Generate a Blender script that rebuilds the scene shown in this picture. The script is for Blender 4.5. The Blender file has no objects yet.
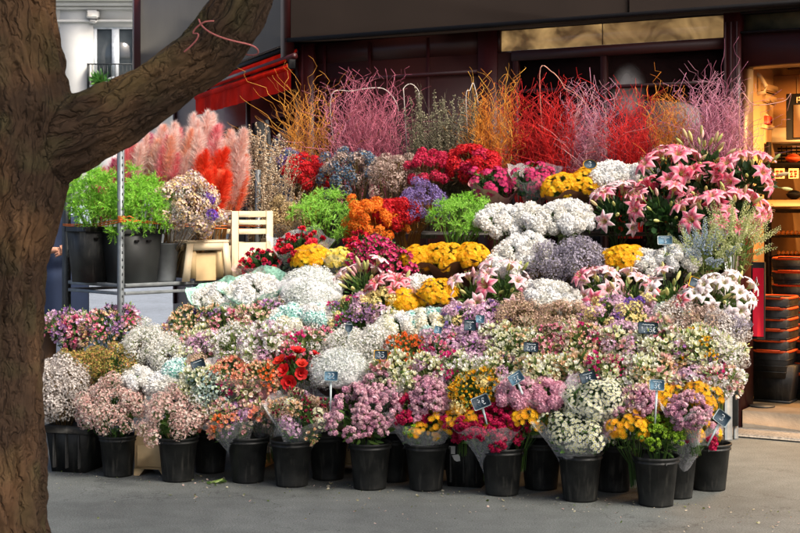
import bpy, math, random
import numpy as np
from mathutils import Vector, Matrix

# ------------------------------------------------------------------ scene, camera, light
SC = bpy.context.scene
COL = SC.collection
F, HY, H = 1400.0, 210.0, 1.70          # focal length in px of an 800 px wide frame, horizon row, eye height
cam = bpy.data.cameras.new('camera')
cam_o = bpy.data.objects.new('camera', cam); COL.objects.link(cam_o)
cam_o.location = (0, 0, H); cam_o.rotation_euler = (math.radians(90), 0, 0)
cam.sensor_width = 36.0; cam.lens = F / 800 * 36.0
cam.shift_y = -(266.5 - HY) / 800
cam.clip_end = 500
cam.dof.use_dof = True; cam.dof.focus_distance = 9.0; cam.dof.aperture_fstop = 11
SC.camera = cam_o

SUN_EL, SUN_AZ = 50.0, 128.0            # azimuth clockwise from +Y
world = bpy.data.worlds.new('World'); SC.world = world; world.use_nodes = True
wn = world.node_tree
bg = wn.nodes['Background']
sky = wn.nodes.new('ShaderNodeTexSky'); sky.sky_type = 'NISHITA'; sky.sun_disc = False
sky.sun_elevation = math.radians(SUN_EL); sky.sun_rotation = math.radians(SUN_AZ)
sky.air_density = 0.6; sky.dust_density = 6.0; sky.ozone_density = 0.0
wn.links.new(sky.outputs[0], bg.inputs[0]); bg.inputs[1].default_value = 0.15
sun = bpy.data.lights.new('sun', 'SUN'); sun.energy = 2.1; sun.angle = math.radians(15.0); sun.color = (1.0, 0.94, 0.84)
sun_o = bpy.data.objects.new('sun', sun); COL.objects.link(sun_o)
_az, _el = math.radians(SUN_AZ), math.radians(SUN_EL)
SUNV = Vector((math.sin(_az) * math.cos(_el), math.cos(_az) * math.cos(_el), math.sin(_el)))
sun_o.rotation_euler = SUNV.to_track_quat('Z', 'Y').to_euler()
SC.view_settings.view_transform = 'Standard'
SC.view_settings.look = 'None'
SC.view_settings.exposure = 0.92
SC.view_settings.gamma = 1.0
SC.view_settings.use_curve_mapping = False
SC.cycles.max_bounces = 6; SC.cycles.transparent_max_bounces = 16
SC.cycles.use_denoising = True

random.seed(7)
RNG = np.random.default_rng(7)

def P(x, y, Y):
    """point seen at pixel x, y of the 800 px photograph at distance Y"""
    return Vector(((x - 400) / F * Y, Y, H - (y - HY) / F * Y))

# ------------------------------------------------------------------ stall frame
A0 = (1.455, 7.99)
UX, UY = 0.9613, -0.2756
VX, VY = 0.2756, 0.9613
def stall(u, v, z=0.0):
    return Vector((A0[0] + UX * u + VX * v, A0[1] + UY * u + VY * v, z))
def surf(x, y, lift=0.0):
    """where the sight line of a pixel meets the sloping flower display"""
    kx, kz = (x - 400) / F, (HY - y) / F
    a = kx * VX + VY; b = -(A0[0] * VX + A0[1] * VY)
    Y = (H - 0.5 - lift - 0.65 * b) / (0.65 * a - kz)
    return P(x, y, Y)

# ------------------------------------------------------------------ colour and materials
def lin(c):
    return tuple((v / 12.92 if v <= 0.04045 else ((v + 0.055) / 1.055) ** 2.4) for v in c)
def rgb(r, g, b):
    return np.array(lin((r / 255, g / 255, b / 255)))

def new_mat(name):
    m = bpy.data.materials.new(name); m.use_nodes = True
    return m, m.node_tree, m.node_tree.nodes['Principled BSDF']

def mat_attr(name, rough, trans, spec=0.3, var=0.25, nscale=60.0):
    """colour from the mesh's own colour attribute, mottled, partly translucent"""
    m, nt, p = new_mat(name)
    at = nt.nodes.new('ShaderNodeAttribute'); at.attribute_name = 'col'
    nz = nt.nodes.new('ShaderNodeTexNoise'); nz.inputs['Scale'].default_value = nscale; nz.inputs['Detail'].default_value = 3
    tc = nt.nodes.new('ShaderNodeTexCoord'); nt.links.new(tc.outputs['Object'], nz.inputs['Vector'])
    mr = nt.nodes.new('ShaderNodeMapRange'); mr.inputs['To Min'].default_value = 1 - var; mr.inputs['To Max'].default_value = 1 + var * 0.6
    nt.links.new(nz.outputs['Fac'], mr.inputs['Value'])
    mx = nt.nodes.new('ShaderNodeVectorMath'); mx.operation = 'SCALE'
    nt.links.new(at.outputs['Color'], mx.inputs[0]); nt.links.new(mr.outputs[0], mx.inputs['Scale'])
    nt.links.new(mx.outputs[0], p.inputs['Base Color'])
    p.inputs['Roughness'].default_value = rough; p.inputs['Specular IOR Level'].default_value = spec
    if trans > 0:
        tl = nt.nodes.new('ShaderNodeBsdfTranslucent'); nt.links.new(mx.outputs[0], tl.inputs[0])
        ms = nt.nodes.new('ShaderNodeMixShader'); ms.inputs[0].default_value = trans
        out = nt.nodes['Material Output']
        nt.links.new(p.outputs[0], ms.inputs[1]); nt.links.new(tl.outputs[0], ms.inputs[2]); nt.links.new(ms.outputs[0], out.inputs[0])
    return m

def mat_plain(name, c, rough=0.6, metal=0.0, spec=0.4, var=0.18, nscale=8.0, bump=0.0, bscale=60.0, dust=None, coord='Object'):
    m, nt, p = new_mat(name)
    tc = nt.nodes.new('ShaderNodeTexCoord')
    nz = nt.nodes.new('ShaderNodeTexNoise'); nz.inputs['Scale'].default_value = nscale; nz.inputs['Detail'].default_value = 6
    nt.links.new(tc.outputs[coord], nz.inputs['Vector'])
    rp = nt.nodes.new('ShaderNodeValToRGB')
    rp.color_ramp.elements[0].position = 0.3; rp.color_ramp.elements[1].position = 0.72
    c = np.array(c)
    rp.color_ramp.elements[0].color = (*(c * (1 - var)), 1)
    rp.color_ramp.elements[1].color = (*(np.minimum(c * (1 + var), 0.95) if dust is None else np.array(dust)), 1)
    nt.links.new(nz.outputs['Fac'], rp.inputs[0]); nt.links.new(rp.outputs[0], p.inputs['Base Color'])
    p.inputs['Roughness'].default_value = rough; p.inputs['Metallic'].default_value = metal; p.inputs['Specular IOR Level'].default_value = spec
    if bump > 0:
        n2 = nt.nodes.new('ShaderNodeTexNoise'); n2.inputs['Scale'].default_value = bscale; n2.inputs['Detail'].default_value = 8
        nt.links.new(tc.outputs[coord], n2.inputs['Vector'])
        bp = nt.nodes.new('ShaderNodeBump'); bp.inputs['Strength'].default_value = bump; bp.inputs['Distance'].default_value = 0.01
        nt.links.new(n2.outputs['Fac'], bp.inputs['Height']); nt.links.new(bp.outputs[0], p.inputs['Normal'])
    return m

PETAL = mat_attr('petal', 0.65, 0.30)
LEAF = mat_attr('leaf', 0.45, 0.22, spec=0.4, nscale=30)
TWIG = mat_attr('twig', 0.7, 0.0, nscale=20)
PLASTIC = mat_plain('black_plastic', rgb(17, 19, 19), 0.5, spec=0.3, var=0.25, nscale=9, dust=rgb(44, 45, 43), bump=0.15, bscale=40)
DARKTUB = mat_plain('dark_grey_plastic', rgb(38, 40, 40), 0.55, var=0.2, nscale=4, bump=0.1, bscale=20, dust=rgb(58, 60, 58))
_nt = PLASTIC.node_tree; _p = _nt.nodes['Principled BSDF']
_tc = _nt.nodes.new('ShaderNodeTexCoord'); _mp = _nt.nodes.new('ShaderNodeMapping'); _mp.inputs['Scale'].default_value = (38, 38, 5); _nt.links.new(_tc.outputs['Object'], _mp.inputs[0])
_oi = _nt.nodes.new('ShaderNodeObjectInfo'); _ad = _nt.nodes.new('ShaderNodeVectorMath'); _ad.operation = 'ADD'; _nt.links.new(_mp.outputs[0], _ad.inputs[0])
_cx = _nt.nodes.new('ShaderNodeVectorMath'); _cx.operation = 'SCALE'; _cx.inputs['Scale'].default_value = 7.0; _nt.links.new(_oi.outputs['Location'], _cx.inputs[0]); _nt.links.new(_cx.outputs[0], _ad.inputs[1])
_n = _nt.nodes.new('ShaderNodeTexNoise'); _n.inputs['Scale'].default_value = 1.0; _n.inputs['Detail'].default_value = 6; _nt.links.new(_ad.outputs[0], _n.inputs['Vector'])
_r = _nt.nodes.new('ShaderNodeMapRange'); _r.inputs['From Min'].default_value = .55; _r.inputs['From Max'].default_value = .72; _r.inputs['To Max'].default_value = .55; _nt.links.new(_n.outputs['Fac'], _r.inputs['Value'])
_m = _nt.nodes.new('ShaderNodeMix'); _m.data_type = 'RGBA'; _m.inputs[7].default_value = (*rgb(78, 76, 70), 1)
_nt.links.new(_r.outputs[0], _m.inputs[0]); _nt.links.new(_p.inputs['Base Color'].links[0].from_socket, _m.inputs[6]); _nt.links.new(_m.outputs[2], _p.inputs['Base Color'])
ZINC = mat_plain('zinc_bucket', rgb(120, 124, 126), 0.45, metal=0.6, var=0.3, nscale=6)
GALV = mat_plain('galvanised_steel', rgb(132, 138, 140), 0.5, metal=0.55, var=0.25, nscale=14)
DARKSTEEL = mat_plain('dark_steel', rgb(58, 62, 64), 0.5, metal=0.5, var=0.25, nscale=14)
CREAM = mat_plain('cream_plastic', rgb(222, 205, 172), 0.5, var=0.1, nscale=7, dust=rgb(205, 183, 146))
CREAMD = mat_plain('tan_plastic', rgb(188, 162, 118), 0.55, var=0.12, nscale=7)
STRING_O = mat_plain('orange_string', rgb(214, 110, 40), 0.7)
STRING_P = mat_plain('pink_string', rgb(190, 108, 104), 0.7)
WOODST = mat_plain('stand_board', rgb(60, 55, 50), 0.7, var=0.25, nscale=6)
MAROON = mat_plain('maroon_paint', rgb(60, 19, 18), 0.42, var=0.22, nscale=2.0, bump=0.05, bscale=15)
MAROOND = mat_plain('dark_maroon_paint', rgb(48, 17, 13), 0.45, var=0.2, nscale=2.0)
FASCIA = mat_plain('shaded_fascia', rgb(30, 24, 21), 0.8, spec=.05, var=0.12, nscale=1.5)  # front's shade put into the colour, darker than the side's grey
FASCIAG = mat_plain('grey_fascia', rgb(88, 84, 76), 0.6, var=0.1, nscale=1.5)
AWN = mat_plain('red_awning_cloth', rgb(196, 28, 12), 0.95, spec=.05, var=0.4, nscale=3.5, bump=0.5, bscale=16)
STONE = mat_plain('pale_stone', rgb(205, 205, 200), 0.85, var=0.08, nscale=1.2, bump=0.15, bscale=12)
BLACKF = mat_plain('black_frame', rgb(20, 18, 18), 0.6, spec=.15)
CHALK = mat_plain('chalk', rgb(214, 222, 226), 0.9, var=0.1, nscale=60)
SLATE = mat_plain('slate_board', rgb(27, 44, 56), 0.6, var=0.25, nscale=30, dust=rgb(44, 66, 80))
YELLOWP = mat_plain('yellow_plastic', rgb(232, 176, 42), 0.45, var=0.12)
PALEP = mat_plain('pale_plastic', rgb(176, 190, 190), 0.5, var=0.1)
PAPERW = mat_plain('paper_label', rgb(196, 196, 190), 0.85, var=0.12, nscale=20)

def mat_sheet(name, tint, alpha, rough=0.12, spec=0.7, bmp=0.6):
    """thin cellophane or net: clear film with a milky part and gloss"""
    m, nt, p = new_mat(name)
    p.inputs['Base Color'].default_value = (*tint, 1); p.inputs['Roughness'].default_value = rough
    p.inputs['Specular IOR Level'].default_value = spec
    tr = nt.nodes.new('ShaderNodeBsdfTransparent')
    ms = nt.nodes.new('ShaderNodeMixShader')
    lw = nt.nodes.new('ShaderNodeLayerWeight'); lw.inputs[0].default_value = 0.35
    nz = nt.nodes.new('ShaderNodeTexNoise'); nz.inputs['Scale'].default_value = 22; nz.inputs['Detail'].default_value = 4
    mr = nt.nodes.new('ShaderNodeMapRange'); mr.inputs['From Min'].default_value = 0.3; mr.inputs['From Max'].default_value = 0.7
    mr.inputs['To Min'].default_value = alpha * 0.35; mr.inputs['To Max'].default_value = alpha * 1.5
    nt.links.new(nz.outputs['Fac'], mr.inputs['Value'])
    ad = nt.nodes.new('ShaderNodeMath'); ad.operation = 'MULTIPLY_ADD'; ad.inputs[1].default_value = 0.3
    nt.links.new(lw.outputs['Facing'], ad.inputs[0]); nt.links.new(mr.outputs[0], ad.inputs[2])
    nt.links.new(ad.outputs[0], ms.inputs[0]); nt.links.new(tr.outputs[0], ms.inputs[1]); nt.links.new(p.outputs[0], ms.inputs[2])
    bp = nt.nodes.new('ShaderNodeBump'); bp.inputs['Strength'].default_value = bmp; bp.inputs['Distance'].default_value = 0.01
    nt.links.new(nz.outputs['Fac'], bp.inputs['Height']); nt.links.new(bp.outputs[0], p.inputs['Normal'])
    nt.links.new(ms.outputs[0], nt.nodes['Material Output'].inputs[0])
    return m
CELLO = mat_sheet('cellophane', (0.84, 0.86, 0.88), 0.15)
CELLOP = mat_sheet('pink_cellophane', (0.8, 0.5, 0.54), 0.22)
NET = mat_sheet('white_net', (0.88, 0.88, 0.87), 0.42, 0.9, 0.1, 0.2)
KRAFT = mat_plain('brown_paper', rgb(104, 70, 44), 0.8, var=0.2, nscale=20, bump=0.3)
TEALP = mat_plain('teal_paper', rgb(20, 140, 118), 0.8, var=0.15, nscale=20)
MINTP = mat_sheet('mint_paper', tuple(rgb(160, 214, 190)), 0.7, 0.6)
PINKP = mat_plain('pink_paper', rgb(196, 142, 140), 0.8, var=0.12, nscale=20)

# ------------------------------------------------------------------ geometry collector
class Geo:
    def __init__(s):
        s.V, s.L, s.T, s.C, s.M, s.n = [], [], [], [], [], 0
    def add(s, V, L, T, C, m=0):
        V = np.asarray(V, float).reshape(-1, 3); L = np.asarray(L, int); T = np.asarray(T, int)
        C = np.asarray(C, float)
        if C.ndim == 1: C = np.tile(C, (len(V), 1))
        s.V.append(V); s.L.append(L + s.n); s.T.append(T); s.C.append(C)
        s.M.append(np.full(len(T), m) if np.isscalar(m) else np.asarray(m)); s.n += len(V)
    def faces(s, V, faces, c=(0.5, 0.5, 0.5), m=0):
        s.add(V, [i for f in faces for i in f], [len(f) for f in faces], c, m)
    def geo(s, g, M=None, cmul=None):
        V, L, T, C, Mi = g.arrays()
        if M is not None:
            M = np.array(M); V = V @ M[:3, :3].T + M[:3, 3]
        s.add(V, L, T, C if cmul is None else C * cmul, Mi)
    def arrays(s):
        if len(s.V) > 1:
            s.V = [np.concatenate(s.V)]; s.L = [np.concatenate(s.L)]; s.T = [np.concatenate(s.T)]
            s.C = [np.concatenate(s.C)]; s.M = [np.concatenate(s.M)]
        return s.V[0], s.L[0], s.T[0], s.C[0], s.M[0]
    def scatter(s, proto, R, T, A, B, m=0):
        """proto = (V, faces, w): N copies rotated by R[N,3,3], moved by T[N,3], coloured A..B by weight w"""
        pV, pf, w = proto
        N = len(T); n = len(pV)
        V = np.einsum('nij,kj->nki', R, pV) + T[:, None, :]
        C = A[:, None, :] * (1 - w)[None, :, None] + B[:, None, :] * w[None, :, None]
        L0 = np.array([i for f in pf for i in f]); T0 = np.array([len(f) for f in pf])
        L = (L0[None, :] + (np.arange(N) * n)[:, None]).ravel()
        s.add(V.reshape(-1, 3), L, np.tile(T0, N), C.reshape(-1, 3), m)
    def tube(s, pts, r, c, sides=4, m=0, cap=True):
        pts = np.asarray(pts, float); n = len(pts)
        r = np.full(n, r) if np.isscalar(r) else np.asarray(r)
        d = np.gradient(pts, axis=0); d /= (np.linalg.norm(d, axis=1, keepdims=True) + 1e-9)
        ref = np.array([0.0, 0, 1]) if abs(d[0][2]) < 0.85 else np.array([1.0, 0, 0])
        a = np.cross(d, ref); a /= (np.linalg.norm(a, axis=1, keepdims=True) + 1e-9)
        b = np.cross(d, a)
        th = np.arange(sides) * 2 * np.pi / sides
        V = pts[:, None, :] + r[:, None, None] * (np.cos(th)[None, :, None] * a[:, None, :] + np.sin(th)[None, :, None] * b[:, None, :])
        i = np.arange(n - 1)[:, None] * sides; j = np.arange(sides)[None, :]; j2 = (j + 1) % sides
        L = np.stack([i + j, i + j2, i + sides + j2, i + sides + j], -1).reshape(-1)
        T = np.full((n - 1) * sides, 4)
        if cap:
            L = np.concatenate([L, np.arange(sides)[::-1], (n - 1) * sides + np.arange(sides)]); T = np.concatenate([T, [sides, sides]])
        s.add(V.reshape(-1, 3), L, T, c, m)
    def box(s, x0, x1, y0, y1, z0, z1, c=(.5, .5, .5), m=0, M=None, bev=0.0):
        if bev > 0:
            V = []; b = bev
            for (sx, sy, sz) in [(-1,-1,-1),(1,-1,-1),(1,1,-1),(-1,1,-1),(-1,-1,1),(1,-1,1),(1,1,1),(-1,1,1)]:
                X = x1 if sx > 0 else x0; Yy = y1 if sy > 0 else y0; Z = z1 if sz > 0 else z0
                V += [(X, Yy - sy*b, Z - sz*b), (X - sx*b, Yy, Z - sz*b), (X - sx*b, Yy - sy*b, Z)]
            f = []
            cs = lambda k, ax: k*3+ax
            faces_c = {('x',-1):[0,4,7,3],('x',1):[1,2,6,5],('y',-1):[0,1,5,4],('y',1):[3,7,6,2],('z',-1):[0,3,2,1],('z',1):[4,5,6,7]}
            ax = {'x':0,'y':1,'z':2}
            for (a, sg), ks in faces_c.items(): f.append([cs(k, ax[a]) for k in ks])
            edges = [(0,1,1,2),(1,2,0,2),(2,3,1,2),(3,0,0,2),(4,5,1,2),(5,6,0,2),(6,7,1,2),(7,4,0,2),(0,4,0,1),(1,5,0,1),(2,6,0,1),(3,7,0,1)]
            for a_, b_, p_, q_ in edges: f.append([cs(a_, p_), cs(b_, p_), cs(b_, q_), cs(a_, q_)])
            for k in range(8): f.append([cs(k,0), cs(k,1), cs(k,2)])
            V = np.array(V, float)
        else:
            V = np.array([(x0,y0,z0),(x1,y0,z0),(x1,y1,z0),(x0,y1,z0),(x0,y0,z1),(x1,y0,z1),(x1,y1,z1),(x0,y1,z1)], float)
            f = [[0,3,2,1],[4,5,6,7],[0,1,5,4],[1,2,6,5],[2,3,7,6],[3,0,4,7]]
        if M is not None:
            M = np.array(M); V = V @ M[:3, :3].T + M[:3, 3]
        s.faces(V, f, c, m)
    def lathe(s, prof, c, sides=28, m=0, M=None, wob=None):
        prof = np.asarray(prof, float); n = len(prof)
        th = np.arange(sides) * 2 * np.pi / sides
        V = np.stack([prof[:, 0:1] * np.cos(th), prof[:, 0:1] * np.sin(th), np.repeat(prof[:, 1:2], sides, 1)], -1).reshape(-1, 3)
        if M is not None:
            M = np.array(M); V = V @ M[:3, :3].T + M[:3, 3]
        i = np.arange(n - 1)[:, None] * sides; j = np.arange(sides)[None, :]; j2 = (j + 1) % sides
        L = np.stack([i + j, i + j2, i + sides + j2, i + sides + j], -1).reshape(-1)
        s.add(V, L, np.full((n - 1) * sides, 4), c, m)
    def mesh(s, name, mats, smooth=False):
        V, L, T, C, Mi = s.arrays()
        me = bpy.data.meshes.new(name)
        me.vertices.add(len(V)); me.vertices.foreach_set('co', V.astype(np.float32).ravel())
        me.loops.add(len(L)); me.loops.foreach_set('vertex_index', L.astype(np.int32))
        me.polygons.add(len(T)); st = np.concatenate([[0], np.cumsum(T)[:-1]])
        me.polygons.foreach_set('loop_start', st.astype(np.int32))
        me.polygons.foreach_set('material_index', Mi.astype(np.int32))
        if smooth: me.polygons.foreach_set('use_smooth', np.ones(len(T), bool))
        ca = me.color_attributes.new('col', 'FLOAT_COLOR', 'POINT')
        ca.data.foreach_set('color', np.concatenate([np.clip(C, 0, 1), np.ones((len(C), 1))], 1).astype(np.float32).ravel())
        for m in (mats if isinstance(mats, (list, tuple)) else [mats]): me.materials.append(m)
        me.update(calc_edges=True); me.validate()
        return me

def link(name, me, parent=None, loc=None, rot=None, scale=None, M=None):
    o = bpy.data.objects.new(name, me); COL.objects.link(o)
    if parent is not None: o.parent = parent
    if M is not None: o.matrix_basis = M
    if loc is not None: o.location = loc
    if rot is not None: o.rotation_euler = rot
    if scale is not None: o.scale = scale
    return o
def part(name, g, mats, parent=None, smooth=False, **k):
    return link(name, g.mesh(name, mats, smooth), parent, **k)
def tag(o, label=None, cat=None, group=None, kind=None):
    if label: o['label'] = label
    if cat: o['category'] = cat
    if group: o['group'] = group
    if kind: o['kind'] = kind
    return o
def empty(name, loc, label, cat, group=None, rz=0.0):
    o = bpy.data.objects.new(name, None); COL.objects.link(o)
    o.location = loc; o.rotation_euler = (0, 0, rz); o.empty_display_size = 0.1
    return tag(o, label, cat, group)
def copy_tree(o, parent=None):
    c = o.copy(); COL.objects.link(c); c.parent = parent
    for ch in list(o.children): copy_tree(ch, c)
    return c

def rot_to(dirs, spin, scale):
    """rotation matrices taking +Z to dirs with a spin about it"""
    d = dirs / (np.linalg.norm(dirs, axis=1, keepdims=True) + 1e-9)
    ref = np.where(np.abs(d[:, 2:3]) < 0.9, np.array([[0, 0, 1.0]]), np.array([[1.0, 0, 0]]))
    a = np.cross(ref, d); a /= np.linalg.norm(a, axis=1, keepdims=True)
    b = np.cross(d, a)
    c, s_ = np.cos(spin)[:, None], np.sin(spin)[:, None]
    x = a * c + b * s_; y = -a * s_ + b * c
    R = np.stack([x, y, d], -1)
    sc = np.asarray(scale)
    return R * (sc[:, None, None] if sc.ndim == 1 else sc)
def pick(rng, pal, n, jit=0.12):
    """n colours out of a palette with a little value jitter"""
    pal = np.asarray(pal)
    c = pal[rng.integers(0, len(pal), n)]
    return np.clip(c * (1 + rng.normal(0, jit, (n, 1))), 0, 0.92)
def fib(n, zmin=-0.2, rng=None, jit=0.0):
    i = np.arange(n) + 0.5
    z = 1 - (1 - zmin) * i / n; th = i * 2.39996
    r = np.sqrt(np.maximum(0, 1 - z * z))
    d = np.stack([r * np.cos(th), r * np.sin(th), z], -1)
    if rng is not None and jit: d += rng.normal(0, jit, d.shape); d /= np.linalg.norm(d, axis=1, keepdims=True)
    return d

# ------------------------------------------------------------------ flower prototypes (V, faces, weight: 0 centre .. 1 edge)
def proto_petals(n, length, width, cup, curl, segs=2, centre=True, tip=0.3, w0=0.45, cd=.16):
    V, f, w = [], [], []
    for k in range(n):
        a = 2 * math.pi * k / n; ca, sa = math.cos(a), math.sin(a); b0 = len(V)
        for i in range(segs + 1):
            t = i / segs
            wd = width * (math.sin(math.pi * min(1, 0.18 + 0.72 * t)) if t < 1 else tip)
            r = 0.06 * length + length * t * math.cos(cup) - curl * t * t * 0.0
            z = length * t * math.sin(cup) - curl * t * t
            for sg in (-1, 1):
                V.append((r * ca - sg * wd * sa, r * sa + sg * wd * ca, z + (0.0 if i == 0 else 0.12 * wd))); w.append(w0 + (1 - w0) * t)
        for i in range(segs): f.append([b0 + 2*i, b0 + 2*i + 1, b0 + 2*i + 3, b0 + 2*i + 2])
    if centre:
        b0 = len(V)
        for k in range(6):
            a = math.pi / 3 * k; V.append((cd * length * math.cos(a), cd * length * math.sin(a), 0.05 * length)); w.append(0.0)
        V.append((0, 0, 0.22 * length)); w.append(0.0)
        for k in range(6): f.append([b0 + k, b0 + (k + 1) % 6, b0 + 6])
    return np.array(V), f, np.array(w)

FL_TINY = proto_petals(5, 1, 0.42, 0.35, 0, 1, False, 0.5)
FL_CUP = proto_petals(5, 1, 0.36, 1.05, -0.02, 2, False, 0.35)
FL_OPEN = proto_petals(6, 1, 0.30, 0.6, 0.25, 2, True, 0.25)
FL_DAISY = proto_petals(13, 1, 0.17, 0.25, 0.05, 1, True, 0.6, 0.85)
FL_DAISYS = proto_petals(10, 1, 0.22, 0.15, 0.05, 1, True, 0.6, 0.9, .42)
FL_RUFF = proto_petals(9, 1, 0.36, 0.75, 0.1, 2, False, 0.9)
PETAL1 = (np.array([(-.35, 0, 0), (.35, 0, 0), (-.5, .6, .18), (.5, .6, .18), (-.25, 1, .5), (.25, 1, .5)]), [[0, 1, 3, 2], [2, 3, 5, 4]], np.array([0, 0, .7, .7, 1, 1]))
QUILL = (np.array([(-.16, 0, 0), (.16, 0, 0), (.22, 0.0, .75), (-.22, 0.0, .75), (0, -.28, 1.0)]), [[0, 1, 2, 3], [3, 2, 4]], np.array([0, 0, .7, .7, 1]))
LEAFP = (np.array([(0, 0, 0), (-.16, .06, .3), (.16, .06, .3), (0, -.03, .33), (-.14, .02, .68), (.14, .02, .68), (0, -.08, .7), (0, -.1, 1.0)]),
         [[0, 1, 3], [0, 3, 2], [1, 4, 6, 3], [3, 6, 5, 2], [4, 7, 6], [6, 7, 5]], np.array([0, .8, .8, 0, .9, .9, 0, 1]))
NEEDLE = (np.array([(-.04, 0, 0), (.04, 0, 0), (0, 0.05, 1.0)]), [[0, 1, 2]], np.array([0, 0, 1]))
SEED = (np.array([(0, 0, 0), (.35, 0, .4), (0, .35, .45), (-.35, 0, .4), (0, -.35, .45), (0, 0, 1)]),
        [[0, 2, 1], [0, 3, 2], [0, 4, 3], [0, 1, 4], [1, 2, 5], [2, 3, 5], [3, 4, 5], [4, 1, 5]], np.array([0, .6, .6, .6, .6, 1]))
BUD = (np.array([(0,0,0)] + [(.14*math.cos(k*math.pi/3), .14*math.sin(k*math.pi/3), .35) for k in range(6)] + [(.13*math.cos(k*math.pi/3), .13*math.sin(k*math.pi/3), .65) for k in range(6)] + [(0,0,1)]),
       [[0, 1+(k+1)%6, 1+k] for k in range(6)] + [[1+k, 1+(k+1)%6, 7+(k+1)%6, 7+k] for k in range(6)] + [[7+k, 7+(k+1)%6, 13] for k in range(6)], np.array([0]+[.4]*6+[.7]*6+[1]))

GREENS = [rgb(84, 118, 52), rgb(68, 102, 48), rgb(106, 138, 62), rgb(58, 88, 46)]
PALEG = [rgb(150, 168, 96), rgb(122, 148, 78), rgb(172, 184, 120)]
DRYS = [rgb(122, 98, 62), rgb(96, 78, 50), rgb(146, 122, 84)]

def twigs(g, rng, tips, cols, r=0.0012, root=(0, 0, -0.06)):
    root = np.array(root)
    c = pick(rng, cols, len(tips))
    for t, cc in zip(tips, c):
        mid = (root + t) / 2 + rng.normal(0, 0.004, 3)
        g.tube(np.array([root, mid, t]), [r * 1.3, r, r * 0.8], cc, 3, 1, False)

# each unit returns a Geo whose head sits round the origin, outward = +Z; slots: 0 petal, 1 leaf
def u_cloud(rng, pal, r=0.055, n=70, fs=0.0055, green=PALEG, proto=FL_TINY, inner=None, leafy=0.25, flat=0.75):
    """a spray of many tiny florets"""
    g = Geo()
    d = fib(n, -0.35, rng, 0.18); rad = r * (0.55 + 0.5 * rng.random((n, 1)) ** 0.6)
    T = d * rad * np.array([1, 1, flat])
    A = pick(rng, pal if inner is None else inner, n); B = pick(rng, pal, n)
    R = rot_to(d + rng.normal(0, .35, d.shape), rng.random(n) * 6.28, fs * (0.7 + 0.7 * rng.random(n)))
    g.scatter(proto, R, T, A, B, 0)
    twigs(g, rng, T[:: max(1, n // 14)] * 0.95, green, 0.0009, (0, 0, -r * 0.9))
    k = int(n * leafy)
    if k:
        d2 = fib(k, -0.6, rng, 0.3); g.scatter(NEEDLE, rot_to(d2, rng.random(k) * 6, r * (0.25 + .3 * rng.random(k))), d2 * r * 0.6 * rng.random((k, 1)), pick(rng, green, k), pick(rng, green, k), 1)
    return g
def u_umbel(rng, pal, r=0.05, n=11, fs=0.021, inner=None, proto=FL_CUP, green=GREENS, leafy=5, budpal=None):
    """a head of trumpet shaped florets with buds"""
    g = Geo()
    d = fib(n, 0.05, rng, 0.22); T = d * r * np.array([1, 1, 0.6]) * (0.75 + .35 * rng.random((n, 1)))
    B = pick(rng, pal, n, .1); A = pick(rng, inner if inner is not None else pal, n, .1)
    g.scatter(proto, rot_to(d + np.array([0, 0, .3]) + rng.normal(0, .25, d.shape), rng.random(n) * 6.28, fs * (0.75 + 0.5 * rng.random(n))), T, A, B, 0)
    k = max(3, n // 3); d3 = fib(k, 0.2, rng, 0.3)
    bp = budpal if budpal is not None else PALEG
    g.scatter(BUD, rot_to(d3 + np.array([0, 0, .8]), rng.random(k) * 6, fs * (0.8 + .5 * rng.random(k))), d3 * r * np.array([.9, .9, 1.0]), pick(rng, PALEG, k), pick(rng, bp, k), 0)
    twigs(g, rng, T * 0.9, green, 0.0013, (0, 0, -r * 1.1))
    if leafy:
        d2 = fib(leafy, -0.5, rng, 0.3)
        g.scatter(LEAFP, rot_to(d2 + np.array([0, 0, .5]), rng.random(leafy) * 6, r * (0.8 + .5 * rng.random(leafy))), d2 * r * 0.3, pick(rng, green, leafy), pick(rng, green, leafy), 1)
    return g
def u_pompon(rng, pal, r=0.017, n=44, inner=None):
    g = Geo()
    d = fib(n, -0.55, rng, 0.05)
    c = pick(rng, pal, 1, .08)[0]
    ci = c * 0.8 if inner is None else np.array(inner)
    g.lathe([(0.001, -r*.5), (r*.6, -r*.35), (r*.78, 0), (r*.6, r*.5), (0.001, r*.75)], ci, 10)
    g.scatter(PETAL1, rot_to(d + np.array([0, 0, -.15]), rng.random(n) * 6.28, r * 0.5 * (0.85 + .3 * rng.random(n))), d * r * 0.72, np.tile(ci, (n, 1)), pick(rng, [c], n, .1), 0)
    g.tube([(0, 0, -r * 3.2), (0, 0, -r * .4)], 0.0014, GREENS[0], 3, 1, False)
    return g
def u_pomcluster(rng, pal, r=0.045, n=7, pr=0.0155, inner=None, green=GREENS):
    g = Geo(); d = fib(n, 0.15, rng, 0.15)
    for k in range(n):
        s_ = u_pompon(rng, pal, pr * (0.8 + .4 * rng.random()), 30, inner)
        M = np.eye(4); M[:3, :3] = rot_to(d[k:k+1] + np.array([[0, 0, .6]]), np.array([rng.random() * 6]), np.array([1.0]))[0]; M[:3, 3] = d[k] * r * np.array([1, 1, .55])
        g.geo(s_, M)
    d2 = fib(6, -.4, rng, .3); g.scatter(LEAFP, rot_to(d2 + np.array([0, 0, .4]), rng.random(6) * 6, r * (0.7 + .4 * rng.random(6))), d2 * r * .2, pick(rng, green, 6), pick(rng, green, 6), 1)
    return g
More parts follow.
